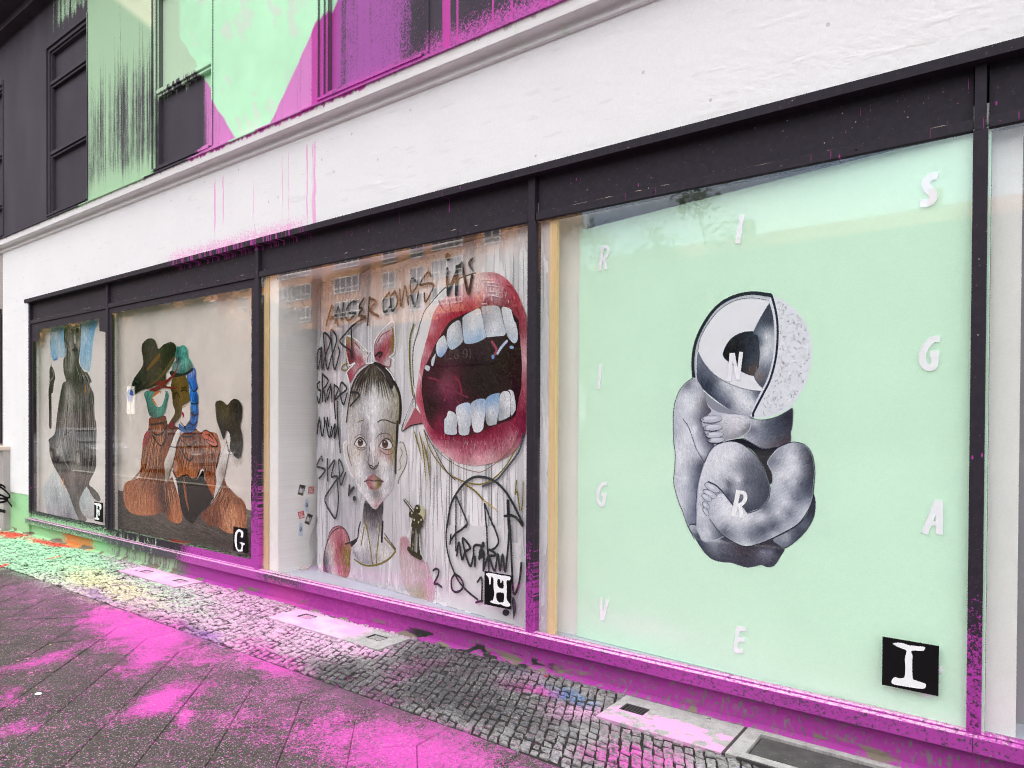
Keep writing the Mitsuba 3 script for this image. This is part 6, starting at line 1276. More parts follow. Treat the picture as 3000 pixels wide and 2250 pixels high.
ART['F'] = '''
sky_wash|f|160 200 228|1|419 3039 913 3051 930 2660 717 2655 579 2614 458 2669
|f|150 196 228|1|1450 3057 1971 3083 1903 2931 1835 2786 1800 2607 1730 2414 1626 2418 1431 2549
|s|160 156 11.5 85 16|620 2952 196 214 226 816 2939 140 190 226 519 2714 130 186 226 718 2744 205 220 230 1557 2926 200 220 235 1732 2914 160 204 232 1644 2692 150 196 228 1818 2998 120 180 220 1556 2582 170 206 230 1731 2497 190 214 228|429 3031 903 3044 921 2665 619 2652 469 2676
|s|260 147 10.8 82 16|620 2952 196 214 226 816 2939 140 190 226 519 2714 130 186 226 718 2744 205 220 230 1557 2926 200 220 235 1732 2914 160 204 232 1644 2692 150 196 228 1818 2998 120 180 220 1556 2582 170 206 230 1731 2497 190 214 228|1459 3048 1954 3073 1886 2933 1817 2787 1783 2608 1713 2422 1626 2426 1449 2556
|l|40 120 200|22.6 1 2|519 2608 619 2620 717 2655
|l|236 120 50|25.8 1 2|638 2607 717 2627
staff|l|90 80 76|14.8 1 1|399 2967 428 2760 442 2530
|f|72 66 66|1|448 2530 538 2461 588 2345 537 2265 497 2137 355 2140 386 2311 376 2467
|l|60 54 56|97.4 1 1|393 2148 410 1890 409 1646
|l|150 140 136|19.7 1 1|478 2471 538 2388 416 2310
figure|f|112 106 104|1|932 3074 1195 3085 1450 3072 1440 2780 1395 2590 1395 2528 1555 2406 1661 2386 1799 2261 1730 2232 1799 2155 1871 2052 1885 1790 1944 1659 1928 1293 1933 1133 1882 1040 1709 865 1830 819 2000 747 2066 670 1966 648 1796 711 1639 815 1462 672 1443 477 1621 392 1603 345 1370 331 1279 401 1094 647 847 846 632 996 533 1057 392 1216 372 1380 355 1444 567 1534 637 1747 707 1958 844 2250 967 2293 891 2415 873 2576 969 2690 912 2852
|s|1900 96 10.4 78 22|989 2966 70 66 62 1139 3018 180 176 170 1342 3019 165 160 156 1176 2937 80 76 74 1360 2925 74 70 68 1250 2870 150 146 140 1250 2807 80 76 74 1101 2801 186 182 176 1377 2784 180 176 170 1286 2712 66 62 60 1138 2642 190 186 180 1304 2617 90 88 80 1007 2688 70 64 64 968 2531 120 116 108 1138 2485 170 166 158 1285 2439 60 58 54 1062 2330 76 72 70 1248 2285 60 58 56 1430 2356 86 82 78 1661 2295 100 96 92 1519 2200 90 86 82 1005 2213 150 144 140 1730 2141 130 126 120 843 2166 62 58 56 843 1957 80 74 72 1043 2093 196 190 184 1042 1845 184 178 172 1238 2021 150 146 140 1553 2017 120 116 112 1796 2079 80 78 76 1301 1817 64 58 58 1675 1843 110 102 100 774 1677 100 94 92 1041 1651 196 190 184 1490 1602 80 80 78 1795 1553 92 88 86 1041 1513 140 134 130 567 1477 70 66 66 705 1423 150 144 140 840 1258 186 180 174 1040 1196 50 46 46 1299 1164 166 160 152 1551 1388 84 80 78 1854 1317 110 104 102 461 1246 60 54 54 704 1141 60 56 56 1488 1172 100 96 92 453 1218 64 56 58 673 1266 176 170 164 771 1164 60 56 56 1002 1197 48 46 48 1189 1164 140 134 128 1445 1135 150 144 136 1728 1185 80 74 74 1865 1265 110 104 102 731 1025 90 86 82 963 1012 60 56 56 1189 1007 150 142 134 1409 1018 96 92 88 1727 1033 82 78 76 1001 879 76 72 72 1336 874 60 58 60 1188 771 130 124 118 1462 804 80 76 74 1280 660 100 96 92 1188 575 80 76 74 1407 630 120 114 110 1371 472 110 106 102 1515 383 150 144 138 1864 776 92 88 84 1999 687 110 104 98|932 3074 1195 3085 1450 3072 1440 2780 1395 2590 1395 2528 1555 2406 1661 2386 1799 2261 1730 2232 1799 2155 1871 2052 1885 1790 1944 1659 1928 1293 1933 1133 1882 1040 1709 865 1830 819 2000 747 2066 670 1966 648 1796 711 1639 815 1462 672 1443 477 1621 392 1603 345 1370 331 1279 401 1094 647 847 846 632 996 533 1057 392 1216 372 1380 355 1444 567 1534 637 1747 707 1958 844 2250 967 2293 891 2415 873 2576 969 2690 912 2852
|l|38 34 34|20.8 1 2|932 3066 912 2892 969 2706 873 2591
|l|38 34 34|20.0 1 2|1450 3064 1440 2780 1386 2551 1520 2422
|l|38 34 34|19.6 1 2|1678 2363 1799 2253
|l|38 34 34|20.3 1 2|1102 2958 1176 2969 1232 2941
|l|38 34 34|20.1 1 2|1305 2944 1378 2954 1423 2920
|l|38 34 34|20.2 1 2|1194 2717 1286 2743 1359 2700
|l|38 34 34|20.2 1 2|1250 2815 1305 2796
|l|50 46 46|19.8 1 2|619 1464 566 1392 636 1330 705 1395 636 1464
|l|50 46 46|19.6 1 2|1040 1127 874 1176 840 1286
|l|50 46 46|19.6 1 2|1172 1598 975 1540 841 1482
|l|50 46 46|18.9 1 2|1332 1600 1427 1439
|l|44 40 40|16.3 1 2|764 1879 705 1606 783 1330 980 1079 1244 846
|l|196 190 184|17.8 1 2|774 1736 753 1468 870 1199 1150 969
|l|70 66 64|14.7 1 2|910 2150 832 1883 760 1600 851 1331 1026 1078 1279 844
|l|160 154 148|8.3 1 2|815 1739 794 1470 921 1191 1157 961
|l|36 33 34|11.4 1 2|849 1741 824 1462 947 1194 1183 956
|l|44 40 40|12.6 1 2|869 1741 861 1466 974 1192 1196 956 1371 720
|l|196 190 184|14.7 1 2|933 1876 885 1599 958 1323 1112 1068
|l|70 66 64|16.7 1 2|956 1870 892 1603 981 1327
|l|160 154 148|8.7 1 2|969 1734 961 1458 1066 1188 1247 950 1371 705
|l|36 33 34|15.8 1 2|1056 2151 1009 1866 972 1600 1030 1327 1180 1065
|l|44 40 40|14.3 1 2|1049 2017 1005 1733 1001 1463 1089 1188 1260 945
|l|196 190 184|8.6 1 2|1082 2150 1055 1867 1018 1599 1063 1325 1203 1068
|l|70 66 64|14.7 1 2|1088 1869 1051 1601 1119 1325 1232 1063
|l|160 154 148|15.0 1 2|1148 2149 1111 1872 1081 1598 1135 1320 1241 1063
|l|36 33 34|9.9 1 2|1124 1729 1103 1451 1203 1192 1318 937 1390 697
|l|44 40 40|8.6 1 2|1169 1872 1143 1595 1190 1319 1280 1059 1362 810
|l|196 190 184|8.5 1 2|1225 2144 1189 1874 1175 1594 1203 1319 1305 1056 1368 808
|l|70 66 64|12.1 1 2|1244 2141 1211 1870 1188 1593 1248 1317 1312 1059 1390 813
|l|160 154 148|16.3 1 2|1237 1869 1214 1592 1271 1327 1334 1059
|l|36 33 34|9.1 1 2|1259 1732 1274 1451 1318 1180 1387 931
|l|44 40 40|11.9 1 2|1292 2143 1304 1868 1288 1592 1322 1317 1391 1054
|l|196 190 184|9.1 1 2|1314 1867 1297 1594 1344 1311 1394 1057 1419 792
|l|70 66 64|8.6 1 2|1348 1725 1351 1455 1407 1178
|l|160 154 148|16.2 1 2|1365 2138 1387 1867 1361 1589 1404 1313 1451 1050 1440 787
|l|36 33 34|10.2 1 2|1403 1864 1399 1591 1426 1315 1466 1046
|l|44 40 40|9.7 1 2|1400 2148 1418 1862 1414 1585 1436 1313 1476 1046
|l|196 190 184|8.3 1 2|1434 2005 1449 1724 1464 1447 1501 1174
|l|70 66 64|14.9 1 2|1481 1863 1483 1585 1514 1314 1522 1043 1466 786
|l|160 154 148|10.0 1 2|1484 2002 1499 1720 1511 1446 1541 1172 1510 912 1424 648
|l|36 33 34|10.1 1 2|1506 1997 1524 1721 1554 1442 1569 1175 1537 916
|l|44 40 40|11.5 1 2|1525 2000 1555 1723 1576 1446 1603 1168 1547 911
|l|196 190 184|11.9 1 2|1595 1722 1597 1439 1612 1169 1550 905
|l|70 66 64|15.0 1 2|1550 2136 1592 1862 1607 1579 1628 1301 1624 1036 1503 773
|l|160 154 148|10.5 1 2|1602 1996 1632 1720 1668 1442 1670 1171
|l|36 33 34|9.5 1 2|1636 2004 1656 1722 1686 1441 1701 1160
|l|44 40 40|14.5 1 2|1687 1723 1704 1443 1716 1167
|l|196 190 184|13.2 1 2|1687 1857 1711 1584 1728 1305 1691 1028 1549 763
|l|70 66 64|13.5 1 2|1703 1997 1729 1724 1756 1438 1752 1163 1636 894
|l|160 154 148|10.9 1 2|1712 1996 1756 1716 1783 1443 1776 1164
|l|36 33 34|16.7 1 2|1769 1858 1804 1578 1812 1301 1761 1025 1559 750
|l|44 40 40|14.3 1 2|1721 2131 1772 1853 1825 1581 1812 1303
|l|196 190 184|10.8 1 2|1831 1717 1860 1441 1839 1163 1682 884
|l|70 66 64|14.6 1 2|1832 1849 1864 1576 1872 1301
|l|160 154 148|14.7 1 2|1793 2136 1873 1853 1908 1573 1910 1299 1842 1022
|l|44 40 40|15.0 1 2|949 3049 929 2921 971 2782 957 2653 934 2523
|l|196 190 184|15.1 1 2|950 2849 993 2718 949 2591 981 2459
|l|70 66 64|10.6 1 2|971 2847 1014 2714 966 2590
|l|160 154 148|10.7 1 2|973 2981 973 2848 1018 2716 985 2585 1029 2451
|l|36 33 34|14.1 1 2|981 2915 1003 2782 1012 2646 1017 2520 1062 2382
|l|44 40 40|12.5 1 2|1012 3051 983 2915 1011 2777 1023 2647 1036 2515
|l|196 190 184|13.6 1 2|1017 3050 1002 2915 1039 2779 1050 2644 1061 2513
|l|70 66 64|11.0 1 2|1027 3057 1007 2917 1031 2775 1063 2645 1078 2508 1137 2371
|l|160 154 148|16.2 1 2|1007 2917 1048 2777 1061 2642
|l|36 33 34|12.2 1 2|1026 2847 1073 2712 1089 2576 1134 2438
|l|44 40 40|15.2 1 2|1040 2988 1039 2847 1091 2707 1106 2568
|l|196 190 184|11.5 1 2|1055 3055 1043 2918 1065 2775 1106 2637 1158 2497
|l|70 66 64|12.0 1 2|1060 2986 1056 2847 1099 2701 1153 2566 1208 2427
|l|160 154 148|15.4 1 2|1078 3057 1075 2914 1092 2775 1134 2631 1201 2492 1248 2353
|l|44 40 40|11.8 1 2|1351 2417 1394 2355 1398 2290
|l|196 190 184|9.4 1 2|1335 2472 1373 2410 1409 2352 1426 2290
|l|70 66 64|17.2 1 2|1394 2430 1439 2375 1457 2314 1477 2254 1493 2193
|l|160 154 148|10.2 1 2|1432 2398 1475 2340 1500 2281
|l|36 33 34|13.6 1 2|1402 2444 1452 2393 1505 2338 1509 2275 1532 2216 1548 2159
|l|44 40 40|13.7 1 2|1393 2464 1450 2410 1507 2357 1536 2301 1562 2248
|l|196 190 184|10.6 1 2|1498 2378 1559 2324 1574 2273 1592 2215
|l|70 66 64|10.6 1 2|1452 2424 1520 2376 1567 2327 1590 2268 1606 2215
|l|160 154 148|15.3 1 2|1461 2434 1516 2393 1576 2343 1613 2297 1631 2236
|l|36 33 34|10.3 1 2|1504 2411 1571 2361 1626 2316 1640 2263 1673 2210
|l|44 40 40|9.3 1 2|1555 2376 1634 2332 1680 2284 1695 2232 1720 2183
|l|196 190 184|11.7 1 2|1592 2364 1668 2327 1702 2280 1727 2232
|f|46 42 40|0|1239 2980 1233 2965 1215 2955 1190 2950 1162 2952 1137 2960 1119 2973 1113 2989 1119 3003 1137 3014 1162 3019 1190 3017 1216 3008 1233 2995
|f|46 42 40|0|1405 2983 1400 2970 1384 2960 1363 2956 1338 2958 1317 2965 1301 2977 1296 2991 1301 3004 1317 3014 1339 3018 1363 3016 1385 3009 1400 2997
|f|60 56 54|1|1175 2718 1286 2751 1377 2707 1286 2688
|f|206 200 194|1|1250 2917 1287 2914 1305 2812 1259 2815
white_cloth|f|206 211 215|1|512 974 642 973 809 844 1094 647 1261 463 1370 328 807 329 327 337 183 625 204 751 370 902
|s|260 181 11.5 78 16|512 893 214 220 222 410 640 205 210 214 611 572 160 160 168 808 667 214 220 222 904 473 180 180 186 1094 409 150 148 156 610 409 210 208 210 711 782 216 222 224 1187 417 190 192 196|512 974 642 973 809 844 1094 647 1261 463 1370 328 807 329 327 337 183 625 204 751 370 902
|f|202 206 209|1|1639 818 1709 766 1796 711 1966 640 1898 627 1881 438 1656 395 1461 479 1426 631
|s|140 124 10.8 70 14|1639 723 205 212 214 1551 602 196 202 206 1726 615 214 218 220 1812 508 208 204 204 1639 455 200 196 196|1639 818 1709 766 1796 711 1966 640 1898 627 1881 438 1656 395 1461 479 1426 631
accent_mark|l|240 140 40|24.5 1 1|1617 2205 1608 2114
accent_mark_001|l|240 130 50|25.6 1 2|871 896 895 793 916 682
accent_mark_002|l|230 150 40|20.8 1 2|2103 691 2108 658
'''
ART['N'] = '''
graffiti_tag|l|28 26 28|33.9 1 1|508 705 678 705 790 701 900 678
|l|28 26 28|34.7 1 1|508 736 678 674 845 644 1009 595 1103 551 954 523 789 540 507 561
|l|28 26 28|33.7 1 1|506 479 677 491 844 498 1008 490
|l|28 26 28|33.8 1 1|506 417 788 443 981 483
|l|28 26 28|33.4 1 1|981 488 1062 449 1169 408
|l|40 40 40|52.2 1 1|505 304 732 302 884 305
'''


def catmull(p, closed, k):
    p = np.asarray(p, float)
    if len(p) < 3 or k <= 1:
        return p
    n = len(p)
    q = np.vstack([p[-1], p, p[:2]]) if closed else np.vstack([2 * p[0] - p[1], p, 2 * p[-1] - p[-2]])
    out = []
    for i in range(n if closed else n - 1):
        a, b, c, d = q[i], q[i + 1], q[i + 2], q[i + 3]
        for t in np.arange(k) / k:
            out.append(0.5 * (2 * b + (c - a) * t + (2 * a - 5 * b + 4 * c - d) * t * t + (3 * b - a - 3 * c + d) * t ** 3))
    if not closed:
        out.append(p[-1])
    return np.array(out)


def ribbon(p, w, cap):
    p = p[np.r_[True, np.linalg.norm(np.diff(p, axis=0), axis=1) > 1e-5]]
    if len(p) < 2:
        return np.zeros((0, 2)), np.zeros((0, 3), int)
    t = np.gradient(p, axis=0); t /= np.maximum(np.linalg.norm(t, axis=1, keepdims=True), 1e-9)
    nrm = np.c_[-t[:, 1], t[:, 0]]
    h = np.full(len(p), w / 2)
    if cap == 2:
        s = np.linspace(0, 1, len(p)); h = h * np.minimum(1, np.minimum(0.35 + 4 * s, 0.12 + 1.6 * (1 - s)))
    v = np.vstack([p + nrm * h[:, None], p - nrm * h[:, None]])
    n = len(p)
    f = [(i, i + 1, n + i) for i in range(n - 1)] + [(i + 1, n + i + 1, n + i) for i in range(n - 1)]
    if cap == 1:
        for e, s in ((0, -1), (n - 1, 1)):
            a = np.linspace(-np.pi / 2, np.pi / 2, 6)
            arc = p[e] + w / 2 * (s * t[e] * np.cos(a)[:, None] + nrm[e] * np.sin(a)[:, None])
            k = len(v); v = np.vstack([v, p[e], arc])
            f += [(k, k + 1 + i, k + 2 + i) for i in range(5)]
    return v, np.array(f)


def inside(poly, p):
    return shapely.contains_xy(poly, p[:, 0], p[:, 1])


def clean(p):
    g = sg.Polygon(p)
    if not g.is_valid:
        g = g.buffer(0)
    if g.geom_type != 'Polygon':
        g = max(g.geoms, key=lambda q: q.area)
    return g


def paint_art(key, owner, art, origin, ex, out, tone=0.88, step=0.00004, limits=None):
    """Lays each fill and stroke of a painting on its board, one thin coat over the other. ex runs along the board, out towards the street."""
    r = np.random.default_rng(len(key) + 31)
    parts, coat, name = {}, 0.0004, None
    origin, ex, out = (np.asarray(a, float) for a in (origin, ex, out))
    for row in art.strip().split('\n'):
        nm, kind, a, b, *rest = row.split('|')
        name = nm or name
        bits = parts.setdefault(name, [])

        def add(v, f, col, off):
            if len(f):
                bits.append((v, f, np.broadcast_to(col, (len(v), 3)), np.broadcast_to(off, (len(v),))))
        nums = lambda s: np.array(s.split(), float)
        if kind == 'f':
            p = nums(rest[0]).reshape(-1, 2) / 1000
            g = clean(catmull(p, True, 5) if int(b) else p)
            if limits is not None:
                g = clean(np.array(g.exterior.coords)[:-1]).intersection(limits)
                if g.is_empty:
                    continue
                if g.geom_type != 'Polygon':
                    g = max([q for q in g.geoms if q.geom_type == 'Polygon'], key=lambda q: q.area)
            v = np.array(g.exterior.coords)[:-1]
            add(v, np.array(m3.triangulate([v if g.exterior.is_ccw else v[::-1]])) if g.exterior.is_ccw else len(v) - 1 - np.array(m3.triangulate([v[::-1]])), lin(nums(a), tone), coat)
            coat += step
        elif kind == 'l':
            w, smooth, cap = nums(b)
            p = catmull(nums(rest[0]).reshape(-1, 2) / 1000, False, 6 if smooth else 1)
            if limits is not None:
                ok = inside(limits, p); p = p[ok]
            if len(p) > 1:
                v, f = ribbon(p, w / 1000, int(cap)); add(v, f, lin(nums(a), tone), coat)
            coat += step
        else:
            n, L, W, ang, jit = a.split(); n, L, W, jit = int(n), float(L) / 1000, float(W) / 1000, float(jit)
            S = nums(b).reshape(-1, 5); g = clean(catmull(nums(rest[0]).reshape(-1, 2) / 1000, True, 4))
            if limits is not None:
                g = g.intersection(limits)
            pick = RBFInterpolator(S[:, :2] / 1000, S[:, 2:], kernel='linear', smoothing=1e-4)
            lo, hi = S[:, 2:].min(0) - 6, S[:, 2:].max(0) + 6
            tint = lambda q: np.clip(pick(q), lo, hi)
            x0, y0, x1, y1 = g.bounds
            # the blended ground coat, then brush strokes over it
            h_ = float(np.clip(math.sqrt(g.area / 2600), 0.005, 0.022))
            gx, gy = np.meshgrid(np.arange(x0, x1 + h_, h_), np.arange(y0, y1 + h_, h_))
            q = np.c_[gx.ravel(), gy.ravel()] + r.uniform(-0.3, 0.3, (gx.size, 2)) * h_
            q = q[inside(g.buffer(-0.3 * h_), q)]
            rims = [g.exterior] if g.geom_type == 'Polygon' else [e.exterior for e in g.geoms]
            q = np.vstack([q] + [np.array([e.interpolate(t).coords[0] for t in np.arange(0, e.length, h_)]) for e in rims])
            if len(q) > 8 and ang[-1] not in 'nd':   # 'n' and 'd': marks and drips only, no ground coat
                tri = Delaunay(q).simplices; tri = tri[inside(g.buffer(0.15 * h_), q[tri].mean(1))]
                e1, e2 = q[tri[:, 1]] - q[tri[:, 0]], q[tri[:, 2]] - q[tri[:, 0]]; tri = tri[np.abs(e1[:, 0] * e2[:, 1] - e1[:, 1] * e2[:, 0]) > 1e-9]
                add(q, tri, lin(np.clip(tint(q) + r.normal(0, jit * 0.35, (len(q), 1)), 3, 252), tone), coat); coat += step
            c = r.uniform((x0, y0), (x1, y1), (int(n * (x1 - x0) * (y1 - y0) / g.area * 1.15) + 8, 2)); c = c[inside(g, c)][:n]
            m = len(c)
            th = r.uniform(0, np.pi, m) if ang == 'n' else np.radians(-float(ang.strip('d'))) + r.normal(0, 0.035 if ang[:2] == '90' else 0.13, m)
            half = L * r.uniform(0.25, 0.6, m); d = np.c_[np.cos(th), np.sin(th)]
            for _ in range(4):
                bad = ~(inside(g, c + d * half[:, None]) & inside(g, c - d * half[:, None])); half = np.where(bad, half * 0.55, half)
            nn = np.c_[-d[:, 1], d[:, 0]]; wid = W * r.uniform(0.5, 1.2, m) / 2; bend = nn * (half * r.normal(0, 0.04 if ang[:2] == '90' else 0.09, m))[:, None]
            A_, Bp, Cc = c - d * half[:, None], c + bend, c + d * half[:, None]
            V = np.stack([A_, (A_ + Bp) / 2 + bend * 0.3 + nn * wid[:, None], (A_ + Bp) / 2 + bend * 0.3 - nn * wid[:, None], (Bp + Cc) / 2 + bend * 0.3 + nn * wid[:, None], (Bp + Cc) / 2 + bend * 0.3 - nn * wid[:, None], Cc], 1)
            F = np.array([(0, 1, 2), (1, 3, 2), (2, 3, 4), (3, 5, 4)])
            col = np.clip(tint(c) + r.normal(0, jit, (m, 1)) + r.normal(0, jit * 0.06, (m, 3)), 4, 250)
            add(V.reshape(-1, 2), (F[None] + 6 * np.arange(m)[:, None, None]).reshape(-1, 3), np.repeat(lin(col, tone), 6, 0), np.repeat(coat + r.uniform(0, 0.00012, m), 6))
            coat += 0.00012 + step
    for name, bits in parts.items():
        if not bits:
            continue
        v = np.vstack([q[0] for q in bits]); off = np.concatenate([q[3] for q in bits]); col = np.vstack([q[2] for q in bits])
        f, at = [], 0
        for q in bits:
            f.append(q[1] + at); at += len(q[0])
        P3 = origin + v[:, :1] * ex + out * off[:, None]; P3[:, 2] = v[:, 1]
        scene[owner + '__' + name] = mikit.ply((P3, np.vstack(f)), 'art_paint', color=col)
    return coat


# ================================================================ ground
gr = struct('ground'); scene[gr] = mikit.ply(box(-400, 400, -400, 60, -0.60, -0.140), 'asphalt')
rd = struct('road'); put('carriageway', box(-300, 200, -46, -6.0, -0.139, -0.130), 'asphalt', rd)
for y0 in (-18.2, -34.2):
    dash = [box(x, x + 3, y0, y0 + 0.12, -0.1298, -0.126) for x in np.arange(-120, 60, 9)]
    k = put('lane_marking', cat(*dash), 'white_frame', rd); labels[k] = {'kind': 'stuff'}
kb = struct('kerb')
for i in range(40):
    put('kerbstone', box(-26 + i * 1.0 + 0.004, -25 + i * 1.0 - 0.004, -6.0, -5.84, -0.16, 0.002, 0.012), 'kerb_granite', kb)
ps = struct('pavement_bed'); scene[ps] = mikit.ply(box(-60, 40, -5.84, 0.3, -0.15, -0.011), 'joint_dirt')
fp = struct('far_pavement'); scene[fp] = mikit.ply(box(-300, 200, -60, -46, -0.15, 0.0), 'asphalt')

# paving slabs laid on the diagonal, a row of pentagon border slabs next to the cobbles
pv = struct('pavement')
PITCH, NX, NY, GAP = 0.5003, -3.120, -1.318, 0.0035


def plate(poly, ztop, tilt, thick=0.05, ch=0.004):
    p = np.asarray(poly, float); c = p.mean(0)
    a = np.array(sg.Polygon(p).buffer(-ch, join_style=2).exterior.coords)[:-1]
    if len(a) != len(p):
        a = c + (p - c) * 0.97
    else:
        a = a[::-1] if (sg.Polygon(a).exterior.is_ccw != sg.Polygon(p).exterior.is_ccw) else a
        a = np.roll(a, -int(np.argmin(((a - p[0]) ** 2).sum(1))), 0)
    h = lambda q: ztop + (q - c) @ tilt
    n = len(p)
    v = np.vstack([np.c_[a, h(a)], np.c_[p, h(p) - ch], np.c_[p, np.full(n, ztop - thick)]])
    f = [(0, i, i + 1) for i in range(1, n - 1)]
    for i in range(n):
        j = (i + 1) % n
        f += [(i, n + i, n + j), (i, n + j, j), (n + i, 2 * n + i, 2 * n + j), (n + i, 2 * n + j, n + j)]
    return trimesh.Trimesh(v, np.array(f), process=False)


slab_rest = []
h = PITCH / 2
cells = []
for k in range(-44, 60):
    x = NX + k * PITCH
    edge_y = -1.045
    pent = [(x, edge_y), (x + PITCH, edge_y), (x + PITCH, NY), (x + h, NY - h), (x, NY)]
    cells.append((pent, x + h, -1.25))
    for j in range(0, 9):
        for s in (0, 1):
            cx, cy = x + s * h, NY - h - j * PITCH - s * h
            if cy > -5.55:
                cells.append(([(cx - h, cy), (cx, cy + h), (cx + h, cy), (cx, cy - h)], cx, cy))
view_near = []
for poly, cx, cy in cells:
    g = sg.Polygon(poly).buffer(-GAP / 2, join_style=2)
    p = np.array(g.exterior.coords)[:-1]
    if not g.exterior.is_ccw:
        p = p[::-1]
    m = plate(p, -0.002 + rng.normal(0, 0.0011), rng.normal(0, 0.004, 2))
    if -13.5 < cx < -0.6 and cy > -2.75 and cx < -0.5 - 0.35 * (-cy - 1.0):
        view_near.append((np.hypot(cx, cy + 4), m))
    else:
        slab_rest.append(m)
view_near.sort(key=lambda q: q[0])
for _, m in view_near[:298]:
    put('slab', m, 'slab_concrete', pv)
slab_rest += [m for _, m in view_near[298:]]
k = put('outer_slab', cat(*slab_rest), 'slab_concrete', pv); labels[k] = {'kind': 'stuff'}

# small granite setts between the slabs and the wall, in wavering courses
COVERS = [(-8.36, -7.08, -0.335, -0.03), (-5.36, -3.93, -0.40, -0.06), (-2.02, -0.40, -0.425, -0.035)]
cs = struct('cobble_paving')
stones = []


def course(x0, s):
    return x0 - 0.36 * s - 0.06 * np.sin(2.0 * s + 0.5 * x0)


r2 = np.random.default_rng(5)
x = -14.6
while x < 2.2:
    wd = r2.uniform(0.056, 0.074)
    s = r2.uniform(-0.06, 0.0)
    while s < 1.06:
        ln = r2.uniform(0.054, 0.078); e = min(s + ln, 1.075)
        gp = r2.uniform(0.002, 0.0065)
        q = np.array([(course(x, s), -1.04 + s), (course(x + wd, s + r2.normal(0, 0.004)), -1.04 + s), (course(x + wd, e), -1.04 + e + r2.normal(0, 0.003)), (course(x, e), -1.04 + e)])
        q[:, 1] = np.clip(q[:, 1], -1.036, 0.012)
        s = e
        c = q.mean(0)
        q = c + (q - c) * (1 - 2 * gp / 0.065) + r2.normal(0, 0.0042, (4, 2))
        if any(a + 0.01 < c[0] < b - 0.01 and cc + 0.012 < c[1] < d - 0.01 for a, b, cc, d in COVERS) or np.ptp(q[:, 1]) < 0.02:
            continue
        z = r2.normal(-0.0015, 0.0032); tl = r2.normal(0, 0.075, 2)
        i1, i2 = c + (q - c) * 0.93, c + (q - c) * 0.70
        hz = lambda w, o: z + (w - c) @ tl + o
        v = np.vstack([np.c_[i2, hz(i2, 0.0018 + r2.normal(0, 0.0008, 4))], np.c_[i1, hz(i1, -0.0012)], np.c_[q, hz(q, -0.007)], np.c_[q, np.full(4, -0.03)]])
        f = [(0, 1, 2), (0, 2, 3)]
        for l in range(3):
            for i in range(4):
                j = (i + 1) % 4; a0, b0 = 4 * l, 4 * l + 4
                f += [(a0 + i, b0 + i, b0 + j), (a0 + i, b0 + j, a0 + j)]
        seen = c[0] < -0.95 - 0.30 * (-c[1]) and c[0] > -13.2
        stones.append((np.hypot(c[0], c[1] + 4) + (0 if seen else 100), trimesh.Trimesh(v, np.array(f), process=False)))
    x += wd
stones.sort(key=lambda q: q[0])
for _, m in stones[:298]:
    put('cobble', m, 'granite', cs, smooth=40)
k = put('far_cobble', cat(*[m for _, m in stones[298:]]), 'granite', cs, smooth=40); labels[k] = {'kind': 'stuff'}

# concrete lids over the cellar light wells, with small cast gratings
def light_well(x0, x1, y0, y1, grates, label):
    t = thing('light_well_cover', label, 'light well cover', 'cellar light well covers')
    holes = [sg.box(gx - gw / 2, gy - gh / 2, gx + gw / 2, gy + gh / 2) for gx, gy, gw, gh in grates]
    outline = sg.box(x0, y0, x1, y1).difference(shapely.union_all(holes))
    m = extrude(outline, 0.05); m.apply_translation([0, 0, -0.042])
    put('lid', m, 'cover_concrete', t)
    for gx, gy, gw, gh in grates:
        fr = extrude(sg.box(gx - gw / 2, gy - gh / 2, gx + gw / 2, gy + gh / 2).difference(sg.box(gx - gw / 2 + 0.012, gy - gh / 2 + 0.012, gx + gw / 2 - 0.012, gy + gh / 2 - 0.012)), 0.03); fr.apply_translation([0, 0, -0.024])
        g = put('grate', fr, 'iron', t)
        for i in range(6):
            bx = gx - gw / 2 + 0.02 + (gw - 0.04) * (i + 0.5) / 6
            put('bar', box(bx - 0.006, bx + 0.006, gy - gh / 2 + 0.012, gy + gh / 2 - 0.012, -0.022, 0.0035), 'cover_concrete' if x1 < -3 else 'iron', g)
        put('pit', box(gx - gw / 2, gx + gw / 2, gy - gh / 2, gy + gh / 2, -0.060, -0.038), 'inner_dark', t)
    return t


light_well(*COVERS[0], [(-8.05, -0.16, 0.18, 0.10), (-7.30, -0.16, 0.18, 0.10)], 'pink dusted concrete light well cover farthest from the camera, under the painted women')
light_well(*COVERS[1], [(-5.10, -0.17, 0.17, 0.11), (-4.16, -0.20, 0.17, 0.11)], 'pale concrete light well cover with two grates below the mouth mural')
lw = light_well(-2.02, -1.26, -0.425, -0.035, [(-1.88, -0.20, 0.16, 0.11)], 'grey concrete light well cover with one grate and thick pink paint patches')
hc = thing('access_hatch', 'dark rectangular access hatch set in a raised concrete rim beside the plinth', 'hatch')
rim = extrude(sg.box(-1.245, -0.425, -0.40, -0.035).difference(sg.box(-1.16, -0.355, -0.50, -0.085)), 0.055); rim.apply_translation([0, 0, -0.042]); put('rim', rim, 'cover_concrete', hc)
put('lid', box(-1.15, -0.51, -0.345, -0.095, -0.05, 0.004, 0.006), 'hatch_top', hc)
put('iron_edge', cat(box(-1.18, -0.46, -0.440, -0.424, -0.02, 0.016), box(-1.262, -1.247, -0.43, -0.05, -0.02, 0.014)), 'iron', hc)

